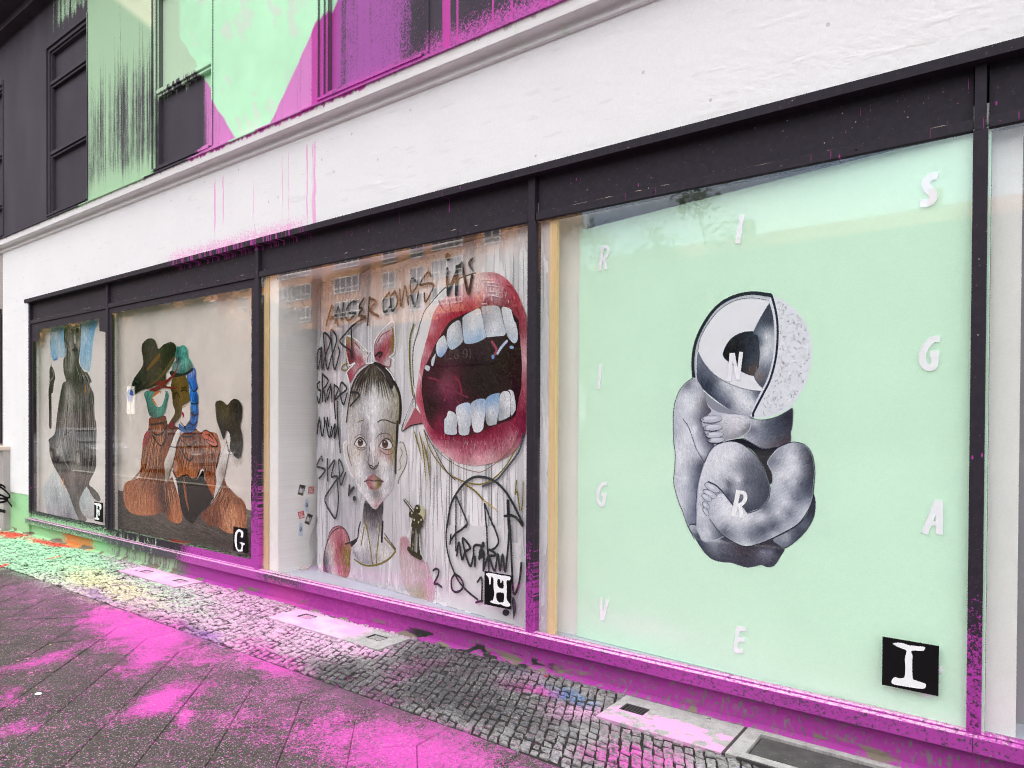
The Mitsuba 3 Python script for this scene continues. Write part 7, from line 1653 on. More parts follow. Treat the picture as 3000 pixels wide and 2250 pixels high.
# ================================================================ the painted building
bd = thing('street_art_building', 'white building with black framed shop windows and paint splashed blind windows upstairs', 'building')
XL, XR = -13.08, 4.0
up = shapely.box(XL - 3.0, 4.40, XR + 2, 7.75)
WINS = [(-11.35, -10.00, 4.655, 7.07), (-8.27, -6.96, 4.655, 8.6), (-5.19, -3.825, 4.655, 7.07), (-14.45, -13.06, 4.655, 7.07), (-2.1, -0.75, 4.655, 7.07), (0.95, 2.3, 4.655, 7.07)]
for a in WINS:
    up = up.difference(sg.box(a[0], a[2], a[1], min(a[3], 7.5) if a is WINS[1] else a[3]))
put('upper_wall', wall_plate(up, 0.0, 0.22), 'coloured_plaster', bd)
put('upper_core', box(XL - 3, XR + 2, 0.22, 12.0, 3.5, 25.0), 'inner_grey', bd)
put('upper_storeys', box(XL - 3, XR + 2, 0.0, 0.22, 8.3, 25.0), 'inner_grey', bd)
put('rear_walls', cat(box(XL - 3, XR + 2, 11.7, 12.0, -0.1, 3.5), box(XR + 1.7, XR + 2, 1.1, 11.7, -0.1, 3.5), box(XL - 3, XL - 2.7, 1.1, 11.7, -0.1, 3.5)), 'inner_grey', bd)
for wi, (x0, x1, z0, z1) in enumerate(WINS):
    z1 = min(z1, 7.5)
    bars = [6.56, 5.56] if wi != 1 and wi != 2 else ([5.585, 6.75] if wi == 1 else [6.0])
    if wi == 3:
        bars = [6.0, 5.2]
    outer = sg.box(x0 + 0.002, z0 + 0.002, x1 - 0.002, z1 - 0.002)
    ring = outer.difference(sg.box(x0 + 0.055, z0 + 0.05, x1 - 0.055, z1 - 0.05))
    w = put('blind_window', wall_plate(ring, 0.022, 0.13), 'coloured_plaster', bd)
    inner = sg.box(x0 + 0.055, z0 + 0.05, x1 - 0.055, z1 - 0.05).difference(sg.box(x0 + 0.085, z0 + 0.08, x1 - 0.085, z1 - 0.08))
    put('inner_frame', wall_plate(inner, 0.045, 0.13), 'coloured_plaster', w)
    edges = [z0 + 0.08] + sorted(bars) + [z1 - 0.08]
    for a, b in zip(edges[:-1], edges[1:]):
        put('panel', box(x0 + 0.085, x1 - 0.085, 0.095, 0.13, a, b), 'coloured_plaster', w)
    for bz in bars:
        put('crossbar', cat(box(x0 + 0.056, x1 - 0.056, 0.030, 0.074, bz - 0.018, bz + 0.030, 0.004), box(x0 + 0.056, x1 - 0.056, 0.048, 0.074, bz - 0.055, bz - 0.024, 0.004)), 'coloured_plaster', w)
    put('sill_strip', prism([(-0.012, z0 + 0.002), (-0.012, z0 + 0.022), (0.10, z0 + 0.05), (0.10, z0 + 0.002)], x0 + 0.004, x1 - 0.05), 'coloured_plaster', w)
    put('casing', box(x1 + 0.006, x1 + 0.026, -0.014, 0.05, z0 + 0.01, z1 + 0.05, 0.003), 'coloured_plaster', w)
put('drip_edge', prism([(-0.118, 4.545), (-0.118, 4.556), (-0.004, 4.600), (-0.004, 4.545)], XL - 3, XR + 2), 'coloured_plaster', bd)
prof = [(0.05, 4.545), (-0.10, 4.545), (-0.10, 4.458), (-0.092, 4.452), (-0.082, 4.452)]
prof += [(-0.082 + 0.064 * math.sin(t), 4.452 - 0.034 + 0.034 * math.cos(t)) for t in np.linspace(0.15, math.pi / 2, 7)]
prof += [(-0.018, 4.408), (-0.026, 4.402), (-0.026, 4.388), (-0.016, 4.380), (0.05, 4.380)]
put('cornice', prism(prof, XL - 3, XR + 2), 'cornice_plaster', bd, smooth=35)
for nm, pr in (('eave', [(0.0, 7.70), (-0.15, 7.70), (-0.15, 7.835), (-0.36, 7.835), (-0.36, 8.3), (0.0, 8.3)]),):
    put(nm, prism(pr, XL - 3, -7.0), 'coloured_plaster', bd)
low = sg.box(XL, 3.50, XR, 4.43).union(sg.box(XL, 0.60, -12.037, 3.7))
put('lower_wall', wall_plate(low, 0.0, 0.25), 'white_plaster', bd)
put('plinth', cat(box(XL, -12.04, 0.004, 0.25, -0.05, 0.597), prism([(0.030, -0.03), (0.050, 0.175), (0.2, 0.175), (0.2, -0.03)], -12.04, XR)), 'plinth_render', bd)
put('foot_mortar', prism([(-0.016, -0.02), (-0.008, 0.003), (0.031, 0.020), (0.05, -0.02)], -12.6, XR), 'plinth_render', bd)

MULL = [(-12.037, -11.965), (-9.462, -9.402), (-6.178, -6.107), (-2.839, -2.771), (-0.209, -0.149), (2.45, 2.52)]
put('top_flashing', prism([(-0.052, 3.480), (-0.055, 3.532), (0.0, 3.556), (0.09, 3.556), (0.09, 3.480)], MULL[0][0], XR), 'frame_metal', bd)
for (a0, a1), (b0, b1) in zip(MULL[:-1], MULL[1:]):
    put('fascia_panel', box(a1 + 0.002, b0 - 0.002, 0.034, 0.09, 3.17, 3.52), 'frame_metal', bd)
    put('transom', box(a1 + 0.001, b0 - 0.001, 0.002, 0.08, 3.168, 3.222, 0.002), 'frame_metal', bd)
    xs = np.linspace(a1 + 0.002, b0 - 0.002, 60)
    put('sealant_line', tube(np.c_[xs, np.full(60, 0.030), 3.2272 + rng.normal(0, 0.0012, 60)], 0.0042 * rng.uniform(0.35, 1.1, 60), 5), 'sealant', bd)
    put('bottom_rail', prism([(0.001, 0.245), (0.0, 0.259), (0.003, 0.262), (0.05, 0.262), (0.05, 0.245)], a1 + 0.001, b0 - 0.001), 'sill_metal', bd)
    for bx in (a1 + 0.35 * (b0 - a1), a1 + 0.8 * (b0 - a1)):
        m = trimesh.creation.icosphere(1, 0.006); m.apply_translation([bx, 0.001, 3.196]); put('rivet', m, 'frame_metal', bd)
for x0, x1 in MULL:
    put('mullion', cat(box(x0, x1, 0.0, 0.085, 0.245, 3.165, 0.002), box(x0 + 0.004, x1 - 0.008, 0.0005, 0.085, 3.164, 3.478, 0.002)), 'frame_metal', bd)
xs = [-12.06, -9.43, -7.3, -5.35, -3.60, -2.81, -0.18, 1.9, XR]
for a, b in zip(xs[:-1], xs[1:]):
    put('sill', prism([(-0.034, 0.1735), (-0.036, 0.175), (-0.036, 0.2475), (-0.034, 0.2500), (0.055, 0.2545), (0.055, 0.170), (-0.024, 0.170)], a + 0.0012, b - 0.0012), 'sill_metal', bd)

# glass, the masked paint border on two of the panes, and the display spaces behind
for (a0, a1), (b0, b1) in zip(MULL[:-1], MULL[1:]):
    v = np.array([(a1 - 0.003, 0.02, 0.25), (b0 + 0.003, 0.02, 0.25), (b0 + 0.003, 0.02, 3.18), (a1 - 0.003, 0.02, 3.18)])
    put('glass_pane', (v, np.array([(0, 1, 2), (0, 2, 3)])), 'glass', bd)
ragged = lambda pts, a=0.004: [(x + rng.normal(0, a), z + rng.normal(0, a)) for (x, z) in pts]


def rough_ring(outer, inner):
    p = []
    for (xa, za), (xb, zb) in zip(inner, inner[1:] + inner[:1]):
        n = max(2, int(np.hypot(xb - xa, zb - za) / 0.04))
        p += [(xa + (xb - xa) * i / n + rng.normal(0, 0.002), za + (zb - za) * i / n + rng.normal(0, 0.0025)) for i in range(n)]
    return sg.box(*outer).difference(clean(p))


put('paint_border', wall_plate(rough_ring((-11.966, 0.255, -9.461, 3.172), [(-11.90, 0.373), (-9.52, 0.373), (-9.507, 2.864), (-9.68, 2.899), (-9.691, 3.067), (-11.664, 3.064), (-11.696, 2.891), (-11.90, 2.898)]), 0.0165, 0.0190), 'frame_metal', bd)
put('paint_border', wall_plate(rough_ring((-9.403, 0.255, -6.177, 3.172), [(-9.315, 0.347), (-6.255, 0.340), (-6.251, 3.081), (-9.328, 3.098)]), 0.0165, 0.0190), 'frame_metal', bd)
put('display_floor', box(-11.97, XR, 0.03, 0.95, 0.20, 0.2445), 'floor_grey', bd)
put('display_ceiling', box(-11.97, XR, 0.045, 0.95, 3.195, 3.30), 'inner_white', bd)
put('display_back', box(-11.97, XR, 0.95, 1.0, 0.20, 3.30), 'inner_dark', bd)
for x in (-11.99, -9.44, -6.20):
    put('partition', box(x, x + 0.02, 0.086, 0.95, 0.2446, 3.1948), 'inner_white', bd)
put('partition', box(-2.83, -2.81, 0.12, 0.95, 0.2446, 3.1948), 'inner_white', bd)
put('pier', box(-6.005, -5.885, 0.062, 0.9, 0.2446, 3.1948), 'inner_white', bd)
side = [(0.0622, 0.2448), (0.40, 0.2448)] + [(np.float64(0.435), np.float64(0.198)), (np.float64(0.424), np.float64(0.229)), (np.float64(0.45), np.float64(0.257)), (np.float64(0.462), np.float64(0.292)), (np.float64(0.492), np.float64(0.32)), (np.float64(0.503), np.float64(0.382)), (np.float64(0.473), np.float64(0.412)), (np.float64(0.423), np.float64(0.464)), (np.float64(0.419), np.float64(0.509)), (np.float64(0.442), np.float64(0.53)), (np.float64(0.445), np.float64(0.574)), (np.float64(0.484), np.float64(0.62)), (np.float64(0.502), np.float64(0.663))] + [(0.62, 1.2), (0.62, 3.1946), (0.0622, 3.1946)]
m = extrude(clean(side), 0.02); v = np.array(m.vertices)
sm = trimesh.Trimesh(np.c_[-5.883 + v[:, 2], v[:, 0], v[:, 1]], m.faces, process=False); trimesh.repair.fix_normals(sm)
put('pier_side', sm, 'inner_white', bd)
rub = []
for i in range(26):
    s = rng.uniform(0.006, 0.022); q = trimesh.creation.icosphere(1, s); q.vertices *= rng.uniform(0.6, 1.2, 3); q.apply_translation([-5.84 + rng.uniform(-0.01, 0.05), 0.30 + rng.uniform(0, 0.09), 0.245 + s * 0.5]); rub.append(q)
k = put('plaster_rubble', cat(*rub), 'stone_block', bd); labels[k] = {'kind': 'stuff'}
put('side_board', box(-2.78, -2.45, 0.175, 0.20, 0.2446, 3.1948), 'inner_white', bd)
put('side_board', box(-0.137, -0.015, 0.10, 0.13, 0.2446, 3.1948), 'inner_white', bd)
put('side_board', box(-0.10, 2.4, 0.30, 0.33, 0.2446, 3.1948), 'inner_grey', bd)


# ================================================================ the boards and what is painted on them
def board(key, name, a, b, z0, z1, zr, bsdf, art, limit=True, tone=0.98):
    a, b = np.array(a, float), np.array(b, float); L = np.linalg.norm(b - a); ex = (b - a) / L; out = np.array([ex[1], -ex[0]])
    c = [a, b, b - out * 0.018, a - out * 0.018]
    v = np.array([(p[0], p[1], z) for p, z in zip(c, (z0,) * 4)] + [(p[0], p[1], z) for p, z in zip(c, (z1, zr, zr, z1))])
    f = np.array([(0, 1, 5), (0, 5, 4), (1, 2, 6), (1, 6, 5), (2, 3, 7), (2, 7, 6), (3, 0, 4), (3, 4, 7), (4, 5, 6), (4, 6, 7), (0, 2, 1), (0, 3, 2)])
    put('board', trimesh.Trimesh(v, f, process=False), bsdf, key)
    lim = sg.Polygon([(0.003, z0 + 0.003), (L - 0.003, z0 + 0.003), (L - 0.003, zr - 0.003), (0.003, z1 - 0.003)]) if limit else None
    paint_art(name, key, art, [a[0], a[1], 0], np.array([ex[0], ex[1], 0]), np.array([out[0], out[1], 0]), limits=lim, tone=tone)


k = thing('mural_board', 'mint green board with a grey curled up body under a melon shell head', 'mural')
board(k, 'melon', (-2.50, 0.150), (-0.138, 0.0319), 0.248, 3.085, 3.185, 'mint_board', ART['I'])
k = thing('mural_board', 'mural board of a pale girl with a pink bow and a huge shouting mouth', 'mural')
board(k, 'mouth', (-5.66, 0.385), (-2.69, 0.0626), 0.248, 3.09, 3.185, 'grey_board', ART['H'])
k = thing('mural_board', 'mural board of two women with hats and long orange hair capes', 'mural')
board(k, 'hats', (-9.40, 0.12), (-6.185, 0.12), 0.246, 3.15, 3.15, 'beige_board', ART['G'])
k = thing('mural_board', 'mural board of a grey charcoal figure in front of blue sky patches', 'mural')
board(k, 'grey figure', (-11.96, 0.12), (-9.455, 0.12), 0.246, 3.15, 3.15, 'pale_board', ART['F'])

bt = thing('wood_batten', 'upright wooden batten left of the mouth mural', 'batten'); scene[bt] = mikit.ply(box(-6.138, -6.03, 0.062, 0.10, 0.246, 3.16, 0.003), 'wood')
bt = thing('wood_batten', 'upright wooden batten between the mouth mural and the mint board', 'batten'); scene[bt] = mikit.ply(box(-2.682, -2.620, 0.045, 0.08, 0.246, 3.16, 0.003), 'wood')


def letter_plate(x0, z0, shapes, hole, label, w=0.25):
    t = thing('letter_plate', label, 'letter sign', 'black letter squares at the window corners')
    put('plate', box(x0, x0 + w, 0.0115, 0.0155, z0, z0 + w), 'black_card', t)
    g = clean(catmull(np.array(shapes) / 1000.0 + [-12.0, 0], True, 3))
    if hole:
        g = g.difference(clean(catmull(np.array(hole) / 1000.0 + [-12.0, 0], True, 3)))
    put('letter', wall_plate(g, 0.0095, 0.0118), 'white_card', t)


letter_plate(-9.825, 0.412, [(2192,646),(2369,645),(2377,577),(2336,574),(2328,610),(2279,613),(2279,562),(2336,567),(2336,494),(2312,492),(2304,528),(2279,529),(2279,467),(2316,452),(2312,434),(2197,431),(2192,452),(2238,464),(2242,595),(2230,620),(2192,625)], None, 'black square with a white letter F on the farthest window')
letter_plate(-6.567, 0.396, [(5611,552),(5574,552),(5580,581),(5550,605),(5507,573),(5501,488),(5513,427),(5556,418),(5587,449),(5581,483),(5550,487),(5580,497),(5641,493),(5641,479),(5617,473),(5605,430),(5611,414),(5568,402),(5507,405),(5470,464),(5463,533),(5482,592),(5531,628),(5574,622),(5614,608)], None, 'black square with a white letter G on the window of the two women')
letter_plate(-3.225, 0.383, [(8790,613),(8828,625),(8926,622),(9006,624),(9020,613),(9011,596),(8983,590),(8986,540),(8984,495),(8987,450),(9015,423),(9015,410),(8984,400),(8928,409),(8922,421),(8956,429),(8961,482),(8950,496),(8904,492),(8887,475),(8893,435),(8922,415),(8916,405),(8847,405),(8835,419),(8858,427),(8870,477),(8864,522),(8863,577),(8854,596),(8840,597),(8834,545),(8823,541),(8819,580),(8811,593)], [(8898,586),(8921,590),(8929,564),(8949,589),(8958,563),(8955,531),(8921,526),(8898,545)], 'black square with a white letter H below the mouth mural')
letter_plate(-0.576, 0.397, [(11472,620),(11492,628),(11517,631),(11546,626),(11610,631),(11612,619),(11603,609),(11561,603),(11555,591),(11561,576),(11559,547),(11562,465),(11576,454),(11612,448),(11621,440),(11615,424),(11591,416),(11534,413),(11476,412),(11468,425),(11474,441),(11486,450),(11497,448),(11515,452),(11526,461),(11529,507),(11527,556),(11534,592),(11525,601),(11496,608)], None, 'black square with a white letter I on the window of the mint board')


def sticker(quad, bsdf, label, texts, ink, name='sticker', outline=None):
    t = thing(name, label, 'sticker', 'stickers on the white pier')
    q = np.array(quad, float)
    c = q.mean(0); ey = q[1] - q[0]; ez = q[3] - q[0]
    poly = clean(q if outline is None else np.array([q[0] + a * ey + b * ez for a, b in outline]))
    m = extrude(poly, 0.0006); v = np.array(m.vertices)
    put('sheet', trimesh.Trimesh(np.c_[-5.8622 + v[:, 2], v[:, 0], v[:, 1]], m.faces, process=False), bsdf, t)
    for k, (txt, a, b, hgt) in enumerate(texts):
        if isinstance(txt, str):
            tm = meshkit.text_mesh(txt, 1.0, 0.0005, bold=True); tv = np.array(tm.vertices); wid = np.ptp(tv[:, 0]); tv[:, 0] = (tv[:, 0] - tv[:, 0].min()) / wid
            yz = q[0] + np.outer(a + (1 - 2 * a) * tv[:, 0], ey) + np.outer(b + hgt * tv[:, 1], ez)
            put('lettering', trimesh.Trimesh(np.c_[-5.8614 + tv[:, 2], yz], tm.faces, process=False), ink, t)
        else:
            rv, rf = ribbon(np.array([q[0] + p[0] * ey + p[1] * ez for p in catmull(txt, False, 4)]), hgt, 1)
            put('scribble', (np.c_[np.full(len(rv), -5.8608), rv], rf), ink, t)


sticker([(np.float64(0.285), np.float64(1.002)), (np.float64(0.352), np.float64(0.983)), (np.float64(0.382), np.float64(1.085)), (np.float64(0.312), np.float64(1.103))], 'black_card', 'black and white scribbled sticker, uppermost on the white pier', [([(.1,.2),(.3,.75),(.35,.2),(.5,.7),(.55,.2),(.8,.72),(.9,.2)],0,0,.005),([(.1,.62),(.4,.5),(.9,.66)],0,0,.005),([(.12,.3),(.5,.42),(.92,.3)],0,0,.004)], 'white_card')
sticker([(np.float64(0.368), np.float64(0.707)), (np.float64(0.426), np.float64(0.677)), (np.float64(0.474), np.float64(0.773)), (np.float64(0.411), np.float64(0.803))], 'black_card', 'lower black and white scribbled sticker on the white pier', [([(.1,.2),(.3,.75),(.35,.2),(.5,.7),(.55,.2),(.8,.72),(.9,.2)],0,0,.005),([(.1,.62),(.4,.5),(.9,.66)],0,0,.005),([(.12,.3),(.5,.42),(.92,.3)],0,0,.004)], 'white_card')
sticker([(np.float64(0.414), np.float64(1.003)), (np.float64(0.486), np.float64(0.997)), (np.float64(0.488), np.float64(1.069)), (np.float64(0.418), np.float64(1.073))], 'red_print', 'red square sticker touching the upper right of the white pier', [('AUT',.12,.5,.36),('064',.12,.1,.36)], 'white_card')
sticker([(np.float64(0.304), np.float64(0.753)), (np.float64(0.371), np.float64(0.763)), (np.float64(0.36), np.float64(0.833)), (np.float64(0.288), np.float64(0.824))], 'red_print', 'lower tilted red square sticker on the white pier', [('AUT',.12,.5,.36),('064',.12,.1,.36)], 'white_card')
sticker([(np.float64(0.373), np.float64(0.821)), (np.float64(0.419), np.float64(0.817)), (np.float64(0.422), np.float64(0.953)), (np.float64(0.373), np.float64(0.957))], 'pale_blue_print', 'upper pale blue bottle shaped sticker on the white pier', [([(.2,.5),(.5,.62),(.8,.42),(.3,.38),(.7,.55),(.4,.6)],0,0,.006)], 'black_card', outline=[(0,0),(1,0),(1,.82),(.75,.9),(.62,.93),(.6,1),(.4,1),(.38,.93),(.25,.9),(0,.82)])
sticker([(np.float64(0.301), np.float64(0.58)), (np.float64(0.347), np.float64(0.575)), (np.float64(0.353), np.float64(0.718)), (np.float64(0.302), np.float64(0.723))], 'pale_blue_print', 'lowest pale blue bottle shaped sticker on the white pier', [([(.2,.5),(.5,.62),(.8,.42),(.3,.38),(.7,.55),(.4,.6)],0,0,.006)], 'black_card', outline=[(0,0),(1,0),(1,.82),(.75,.9),(.62,.93),(.6,1),(.4,1),(.38,.93),(.25,.9),(0,.82)])

# ================================================================ next door, small things on the ground
nb = thing('neighbour_building', 'grey stone building at the far end with a beige ledge and a black tag', 'building')
put('wall', box(-22, XL - 0.004, 0.0, 0.4, 1.32, 4.37), 'neighbour_stone', nb)
put('parapet', box(-22, -12.785, -0.09, 0.35, -0.05, 1.25), 'neighbour_stone', nb)
put('ledge', box(-22, -12.765, -0.13, 0.02, 1.25, 1.315, 0.006), 'ledge_stone', nb)
w = put('window', cat(box(-14.6, -13.13, -0.02, -0.002, 3.42, 3.50), box(-13.16, -13.12, -0.02, -0.002, 1.35, 3.42), box(-14.6, -13.16, -0.02, -0.002, 1.35, 1.40), box(-13.9, -13.86, -0.02, -0.002, 1.40, 3.42), box(-14.6, -13.16, -0.018, -0.003, 2.35, 2.39)), 'frame_metal', nb)
put('pane', box(-14.58, -13.17, -0.0015, 0.0, 1.41, 3.41), 'window_pane', w)
paint_art('tag', nb, ART['N'], [-13.6, -0.0905, 0], np.array([1.0, 0, 0]), np.array([0, -1.0, 0]))
stp = thing('stone_step', 'low pale stone step at the foot of the grey neighbour', 'step'); scene[stp] = mikit.ply(box(-14.2, -12.66, -0.46, -0.14, -0.05, 0.055, 0.02), 'stone_block')


def tuft(x, y, n, s, label):
    t = thing('grass_tuft', label, 'grass', 'grass tufts between the cobbles')
    ms = []
    for _ in range(n):
        a = rng.uniform(0, 2 * np.pi); L = s * rng.uniform(0.5, 1.0); b = np.array([x + rng.normal(0, s * 0.4), y + rng.normal(0, s * 0.3), -0.004]); d = np.array([np.cos(a), np.sin(a), 0]); sd = np.array([-d[1], d[0], 0]) * 0.003
        mdl = b + d * L * 0.35 + [0, 0, L * 0.5]; tip = b + d * L * 0.9 + [0, 0, L * 0.55]
        ms.append(trimesh.Trimesh([b - sd, b + sd, mdl - sd, mdl + sd, tip], [(0, 1, 3), (0, 3, 2), (2, 3, 4)], process=False))
    scene[t] = mikit.ply(cat(*ms), 'blade')


tuft(-9.61, -0.37, 30, 0.050, 'largest grass tuft in the green dusted cobbles below the grey figure')
tuft(-9.50, -0.88, 26, 0.045, 'grass tuft near the left edge of the green dusted cobbles')
tuft(-9.38, -0.76, 16, 0.030, 'small grass tuft right of the leftmost tuft')
tuft(-8.91, -0.70, 18, 0.035, 'grass tuft at the lower edge of the green dusted cobbles')
for (x, y, s, c, lab) in ((-8.62, -0.17, 0.022, 'stone_block', 'pale pebble lying on the green dusted cobbles near the far end'), (-8.17, -0.22, 0.016, 'iron', 'dark pebble on the cobbles beside the farthest light well cover'), (-2.62, -0.06, 0.010, 'lamp_red', 'small red scrap on dark cobbles near the plinth'), (-5.02, -2.28, 0.02, 'white_card', 'white scrap of paper on the slabs at lower left')):
    t = thing('scrap' if 'scrap' in lab else 'pebble', lab, 'scrap' if 'scrap' in lab else 'pebble')
    m = trimesh.creation.icosphere(2, s); m.vertices *= [1.3, 0.9, 0.55 if 'pebble' in lab else 0.12]; m.vertices += rng.normal(0, s * 0.06, m.vertices.shape); m.apply_translation([x, y, s * 0.35 if 'pebble' in lab else 0.003]); scene[t] = mikit.ply(m, c, smooth=True)

# ================================================================ across the street: what the panes mirror
ob = thing('apartment_building', 'ochre brick apartment house with white bay windows mirrored in the panes', 'building')
OX0, OX1, OY = -190.0, -39.5, -50.0
put('wall', box(OX0, OX1, OY - 12, OY, 12.4, 33.0), 'ochre_brick', ob)
put('ground_floor', box(OX0 + 0.2, OX1 - 0.2, OY - 12, OY + 0.5, 0.0, 12.39), 'grey_render', ob)
put('roof', box(OX0 - 0.3, OX1 + 0.3, OY - 12.3, OY + 0.3, 33.0, 33.4), 'roof_tile', ob)
sg_ = put('shop_sign', box(-56.0, -39.9, OY + 0.5, OY + 0.62, 7.4, 9.6), 'dark_paint', ob)
tm = meshkit.text_mesh('(0 81) 32 71-0', 0.95, 0.04); tv = np.array(tm.vertices); tv[:, 0] = tv[:, 0].max() - tv[:, 0]
put('lettering', trimesh.Trimesh(np.c_[-54.2 + tv[:, 0], OY + 0.62 + tv[:, 2], 8.05 + tv[:, 1]], tm.faces[:, ::-1], process=False), 'grey_render' if False else 'pale_render', sg_)


def frame_grid(w, h, cols, low):
    xs = np.linspace(-w / 2, w / 2, cols + 1)
    bars = [box(x - 0.06, x + 0.06, -0.10, 0.0, 0, h) for x in xs]
    bars += [box(xs[0] - 0.06, xs[-1] + 0.06, -0.095, -0.005, z - 0.06, z + 0.06) for z in (0.0, low, h)]
    return cat(*bars)


kinds = {}
for w, cols in ((2.0, 2), (4.2, 4), (6.4, 7)):
    kinds[w] = (mikit.ply(frame_grid(w, 1.75, cols, 0.5), 'white_frame'), mikit.ply(box(-w / 2, w / 2, -0.08, -0.04, 0.02, 1.73), 'window_pane'))
bay_mesh = {w: mikit.ply(cat(box(-w / 2 - 0.25, w / 2 + 0.25, 0.0, 1.15, -0.95, -0.07), box(-w / 2 - 0.25, w / 2 + 0.25, 0.0, 1.15, 1.83, 1.95), box(-w / 2 - 0.2, w / 2 + 0.2, 0.0, 0.95, -0.07, 1.83)), 'ochre_brick') for w in (4.2, 6.4)}
for fl in range(7):
    z = 13.75 + 2.83 * fl
    for x, w in ((-112, 4.2), (-106, 2.0), (-101, 2.0), (-94, 6.4), (-86, 2.0), (-81.5, 2.0), (-73, 6.4), (-63.2, 4.2), (-57.3, 2.0), (-53.0, 2.0), (-47.6, 4.2), (-42.6, 2.0)):
        bay = w > 3 and fl < 7
        y = OY + (1.28 if bay else 0.13)
        if bay:
            kk = key_of('bay', ob); scene[kk] = {**bay_mesh[w], 'to_world': T().translate([x, OY, z])}
        kk = key_of('window', ob); scene[kk] = {**kinds[w][0], 'to_world': T().translate([x, y, z])}
        scene[kk + '__pane'] = {**kinds[w][1], 'to_world': T().translate([x, y, z])}
dark_win = mikit.ply(frame_grid(2.0, 1.75, 2, 0.5), 'grey_render')
lb = thing('terrace_building', 'lower dark grey building with a tiled roof mirrored beside the trees', 'building')
put('wall', box(-33, 40, -64, -52, 0, 15.6), 'grey_render', lb)
put('roof', prism([(-52 + 0.4, 15.6), (-58, 18.4), (-64 - 0.4, 15.6)], -33.4, 40.4), 'roof_tile', lb)
for cx in (-20.0, -6.0, 9.0):
    put('chimney', box(cx, cx + 0.9, -57.6, -56.6, 17.6, 19.4), 'roof_tile', lb)
for fl in range(4):
    for x in np.arange(-31, 38, 4.6):
        kk = key_of('window', lb); scene[kk] = {**dark_win, 'to_world': T().translate([x, -51.87, 2.2 + 3.5 * fl])}
        scene[kk + '__pane'] = {**kinds[2.0][1], 'to_world': T().translate([x, -51.87, 2.2 + 3.5 * fl])}


def tree_meshes(seed, height, spread, leaves):
    r = np.random.default_rng(seed)
    trunk = [tube([(0, 0, -0.1), (0.05, 0.03, height * 0.25), (-0.1, 0.1, height * 0.5), (0.05, 0, height * 0.8)], [0.28, 0.22, 0.16, 0.05], 9)]
    cl = []
    for i in range(16):
        a = r.uniform(0, 2 * np.pi); z0 = height * r.uniform(0.20, 0.7); e = np.array([np.cos(a) * spread * r.uniform(0.45, 0.95), np.sin(a) * spread * r.uniform(0.45, 0.95), z0 + height * r.uniform(0.06, 0.28)])
        trunk.append(tube([(0, 0, z0), (e[0] * 0.5, e[1] * 0.5, z0 + (e[2] - z0) * 0.65), e], [0.1, 0.06, 0.02], 6)); cl.append(e)
        for _ in range(3):
            cl.append(e * r.uniform(0.5, 1.0) + r.normal(0, spread * 0.22, 3) * [1, 1, 0.8])
    cl = np.array(cl)
    c = cl[r.integers(0, len(cl), leaves)] + r.normal(0, 1, (leaves, 3)) * [spread * 0.17, spread * 0.17, spread * 0.13]
    c[:, 2] = np.maximum(c[:, 2], height * 0.16)
    a = r.normal(0, 1, (leaves, 3)); a /= np.linalg.norm(a, axis=1, keepdims=True); b = np.cross(a, r.normal(0, 1, (leaves, 3))); b /= np.linalg.norm(b, axis=1, keepdims=True)
    s = r.uniform(0.10, 0.20, (leaves, 1))
    v = np.stack([c - a * s, c + b * s * 0.55, c + a * s, c - b * s * 0.55], 1).reshape(-1, 3)
    i = 4 * np.arange(leaves)
    return cat(*trunk), (v, np.vstack([np.c_[i, i + 1, i + 2], np.c_[i, i + 2, i + 3]]))


TREES = [tree_meshes(3, 16.5, 4.2, 9000), tree_meshes(8, 15.0, 3.6, 8000)]
TP = [(mikit.ply(t, 'bark', smooth=40), mikit.ply(c, 'leaf')) for t, c in TREES]
for (x, y, v, s, lab) in ((-29.5, -40, 0, 1.08, 'tall leafy street tree mirrored at the top left of the mint window'), (-22.5, -39, 1, 1.08, 'street tree mirrored along the top of the mint window'), (-16.5, -40, 0, 1.02, 'leafy street tree mirrored nearest the sky gap of the mint window'), (-53.0, -31, 1, 0.92, 'bushy street tree mirrored at the upper right of the hats window'), (-59.5, -30, 0, 0.95, 'dark street tree mirrored above the white arm holding the hat'), (-66.0, -31, 1, 1.0, 'street tree mirrored above the braided woman'), (-72.0, -30, 0, 0.98, 'street tree mirrored above the large hat'), (-78.5, -31, 1, 1.05, 'street tree mirrored at the left edge of the hats window'), (-86.0, -30, 0, 1.0, 'street tree mirrored at the right side of the grey figure'), (-93.0, -31, 1, 1.06, 'street tree mirrored behind the grey figure'), (-100.5, -30, 0, 1.04, 'street tree mirrored above the staff of the grey figure'), (-109.0, -31, 1, 1.1, 'farthest street tree mirrored at the left edge of the grey figure window')):
    t = thing('street_tree', lab, 'tree', 'street trees across the road')
    M = T().translate([x, y, -0.12]).rotate([0, 0, 1], 70 * v + 11 * x).scale(s)
    scene[t + '__trunk'] = {**TP[v][0], 'to_world': M}; scene[t + '__crown'] = {**TP[v][1], 'to_world': M}


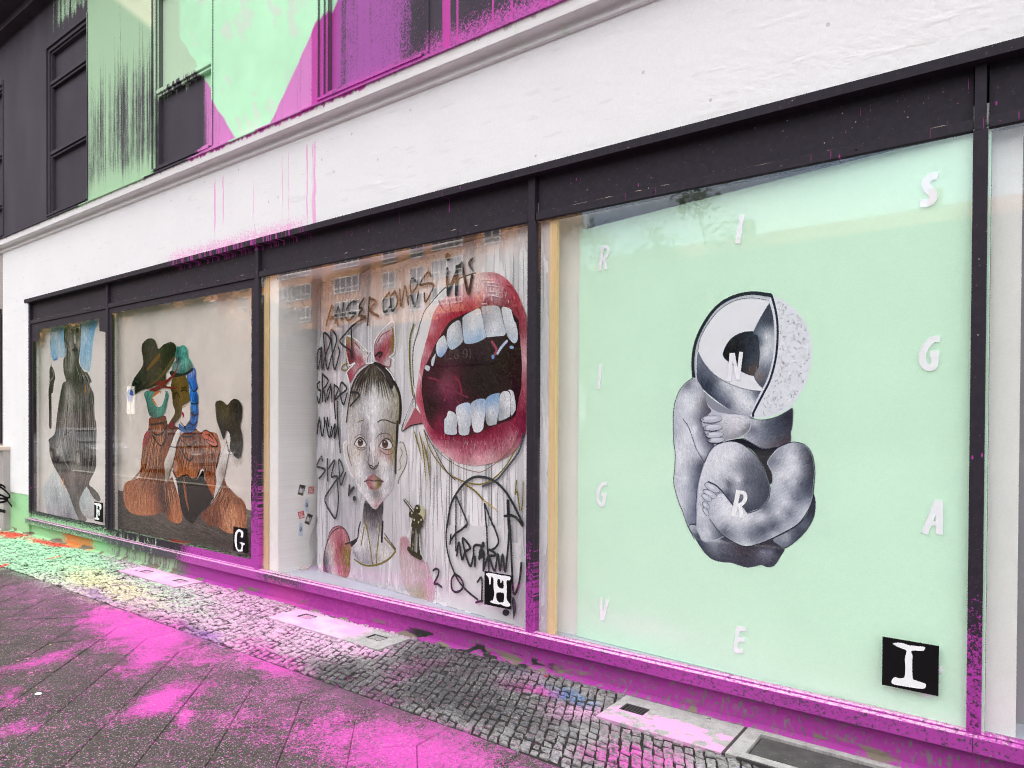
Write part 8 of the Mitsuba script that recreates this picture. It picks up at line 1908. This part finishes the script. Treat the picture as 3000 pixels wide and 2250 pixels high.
def car(x, y, bsdf, label):
    t = thing('parked_car', label, 'car', 'cars parked across from the windows')
    z = -0.13

    def shell(pr, w0, w1):
        """A side profile between two half widths; w runs from the sill to the roof."""
        p = np.array(pr, float); zz = (p[:, 1] - p[:, 1].min()) / np.ptp(p[:, 1]); hw = w0 + (w1 - w0) * zz ** 2
        n = len(p); v = np.vstack([np.c_[p[:, 0], -hw, p[:, 1]], np.c_[p[:, 0], hw, p[:, 1]]]); tri = np.array(m3.triangulate([p]))
        f = [(i, n + i, (i + 1) % n) for i in range(n)] + [((i + 1) % n, n + i, n + (i + 1) % n) for i in range(n)] + [tuple(q) for q in tri[:, ::-1]] + [tuple(q + n) for q in tri]
        m = trimesh.Trimesh(v + [x, y, z], np.array(f), process=False); trimesh.repair.fix_normals(m); return m
    body = catmull([(-2.15, 0.35), (2.15, 0.32), (2.2, 0.62), (2.0, 0.78), (1.05, 0.93), (0.2, 0.96), (-1.5, 0.98), (-2.1, 0.92), (-2.22, 0.6)], True, 4)
    put('body', shell(body, 0.88, 0.80), bsdf, t, smooth=40)
    cab = catmull([(-1.95, 0.94), (1.05, 0.93), (0.75, 1.12), (0.25, 1.40), (-0.5, 1.47), (-1.35, 1.42), (-1.8, 1.15)], True, 4)
    put('cabin', shell(cab, 0.80, 0.62), 'car_glass', t, smooth=40)
    roof = catmull([(0.30, 1.40), (0.2, 1.45), (-0.5, 1.51), (-1.35, 1.45), (-1.45, 1.40), (-0.5, 1.44)], True, 4)
    put('roof', shell(roof, 0.66, 0.60), bsdf, t, smooth=40)
    for px in (0.45, -0.55, -1.55):
        for sd in (-1, 1):
            put('pillar', tube([(x + px + (0.5 if px > 0 else 0.1 if px > -1 else -0.3), y + sd * 0.80, z + 0.95), (x + px - (0.2 if px > 0 else 0), y + sd * 0.66, z + 1.44)], 0.035, 6), bsdf, t)
    for wx in (-1.35, 1.35):
        for sd in (-1, 1):
            m = trimesh.creation.cylinder(0.32, 0.22, sections=24); m.apply_transform(trimesh.transformations.rotation_matrix(np.pi / 2, [1, 0, 0])); m.apply_translation([x + wx, y + sd * 0.80, z + 0.32]); w = put('wheel', m, 'tyre', t, smooth=40)
            m = trimesh.creation.cylinder(0.2, 0.235, sections=20); m.apply_transform(trimesh.transformations.rotation_matrix(np.pi / 2, [1, 0, 0])); m.apply_translation([x + wx, y + sd * 0.80, z + 0.32]); put('rim', m, 'steel', w, smooth=40)
    for sd in (-1, 1):
        put('tail_light', box(x - 2.235, x - 2.15, y + sd * 0.6 - 0.14, y + sd * 0.6 + 0.14, z + 0.72, z + 0.88, 0.02), 'lamp_red', t)
        put('headlight', box(x + 2.08, x + 2.17, y + sd * 0.6 - 0.16, y + sd * 0.6 + 0.16, z + 0.60, z + 0.74, 0.02), 'white_frame', t)


car(-24.0, -8.6, 'dark_paint', 'dark car mirrored low in the two women window')
car(-31.5, -8.6, 'dark_paint', 'second dark car mirrored low at the foot of the grey figure')
sn = thing('street_sign', 'round blue street sign on a post mirrored in the hats window', 'sign')
put('post', tube([(-36.5, -12.6, -0.13), (-36.5, -12.6, 3.5)], 0.04, 8), 'steel', sn)
put('plate', box(-36.9, -36.1, -12.62, -12.57, 2.0, 3.4, 0.01), 'white_frame', sn)
m = trimesh.creation.cylinder(0.32, 0.02, sections=28); m.apply_transform(trimesh.transformations.rotation_matrix(np.pi / 2, [1, 0, 0])); m.apply_translation([-36.5, -12.55, 2.95]); put('disc', m, 'blue_sign', sn)
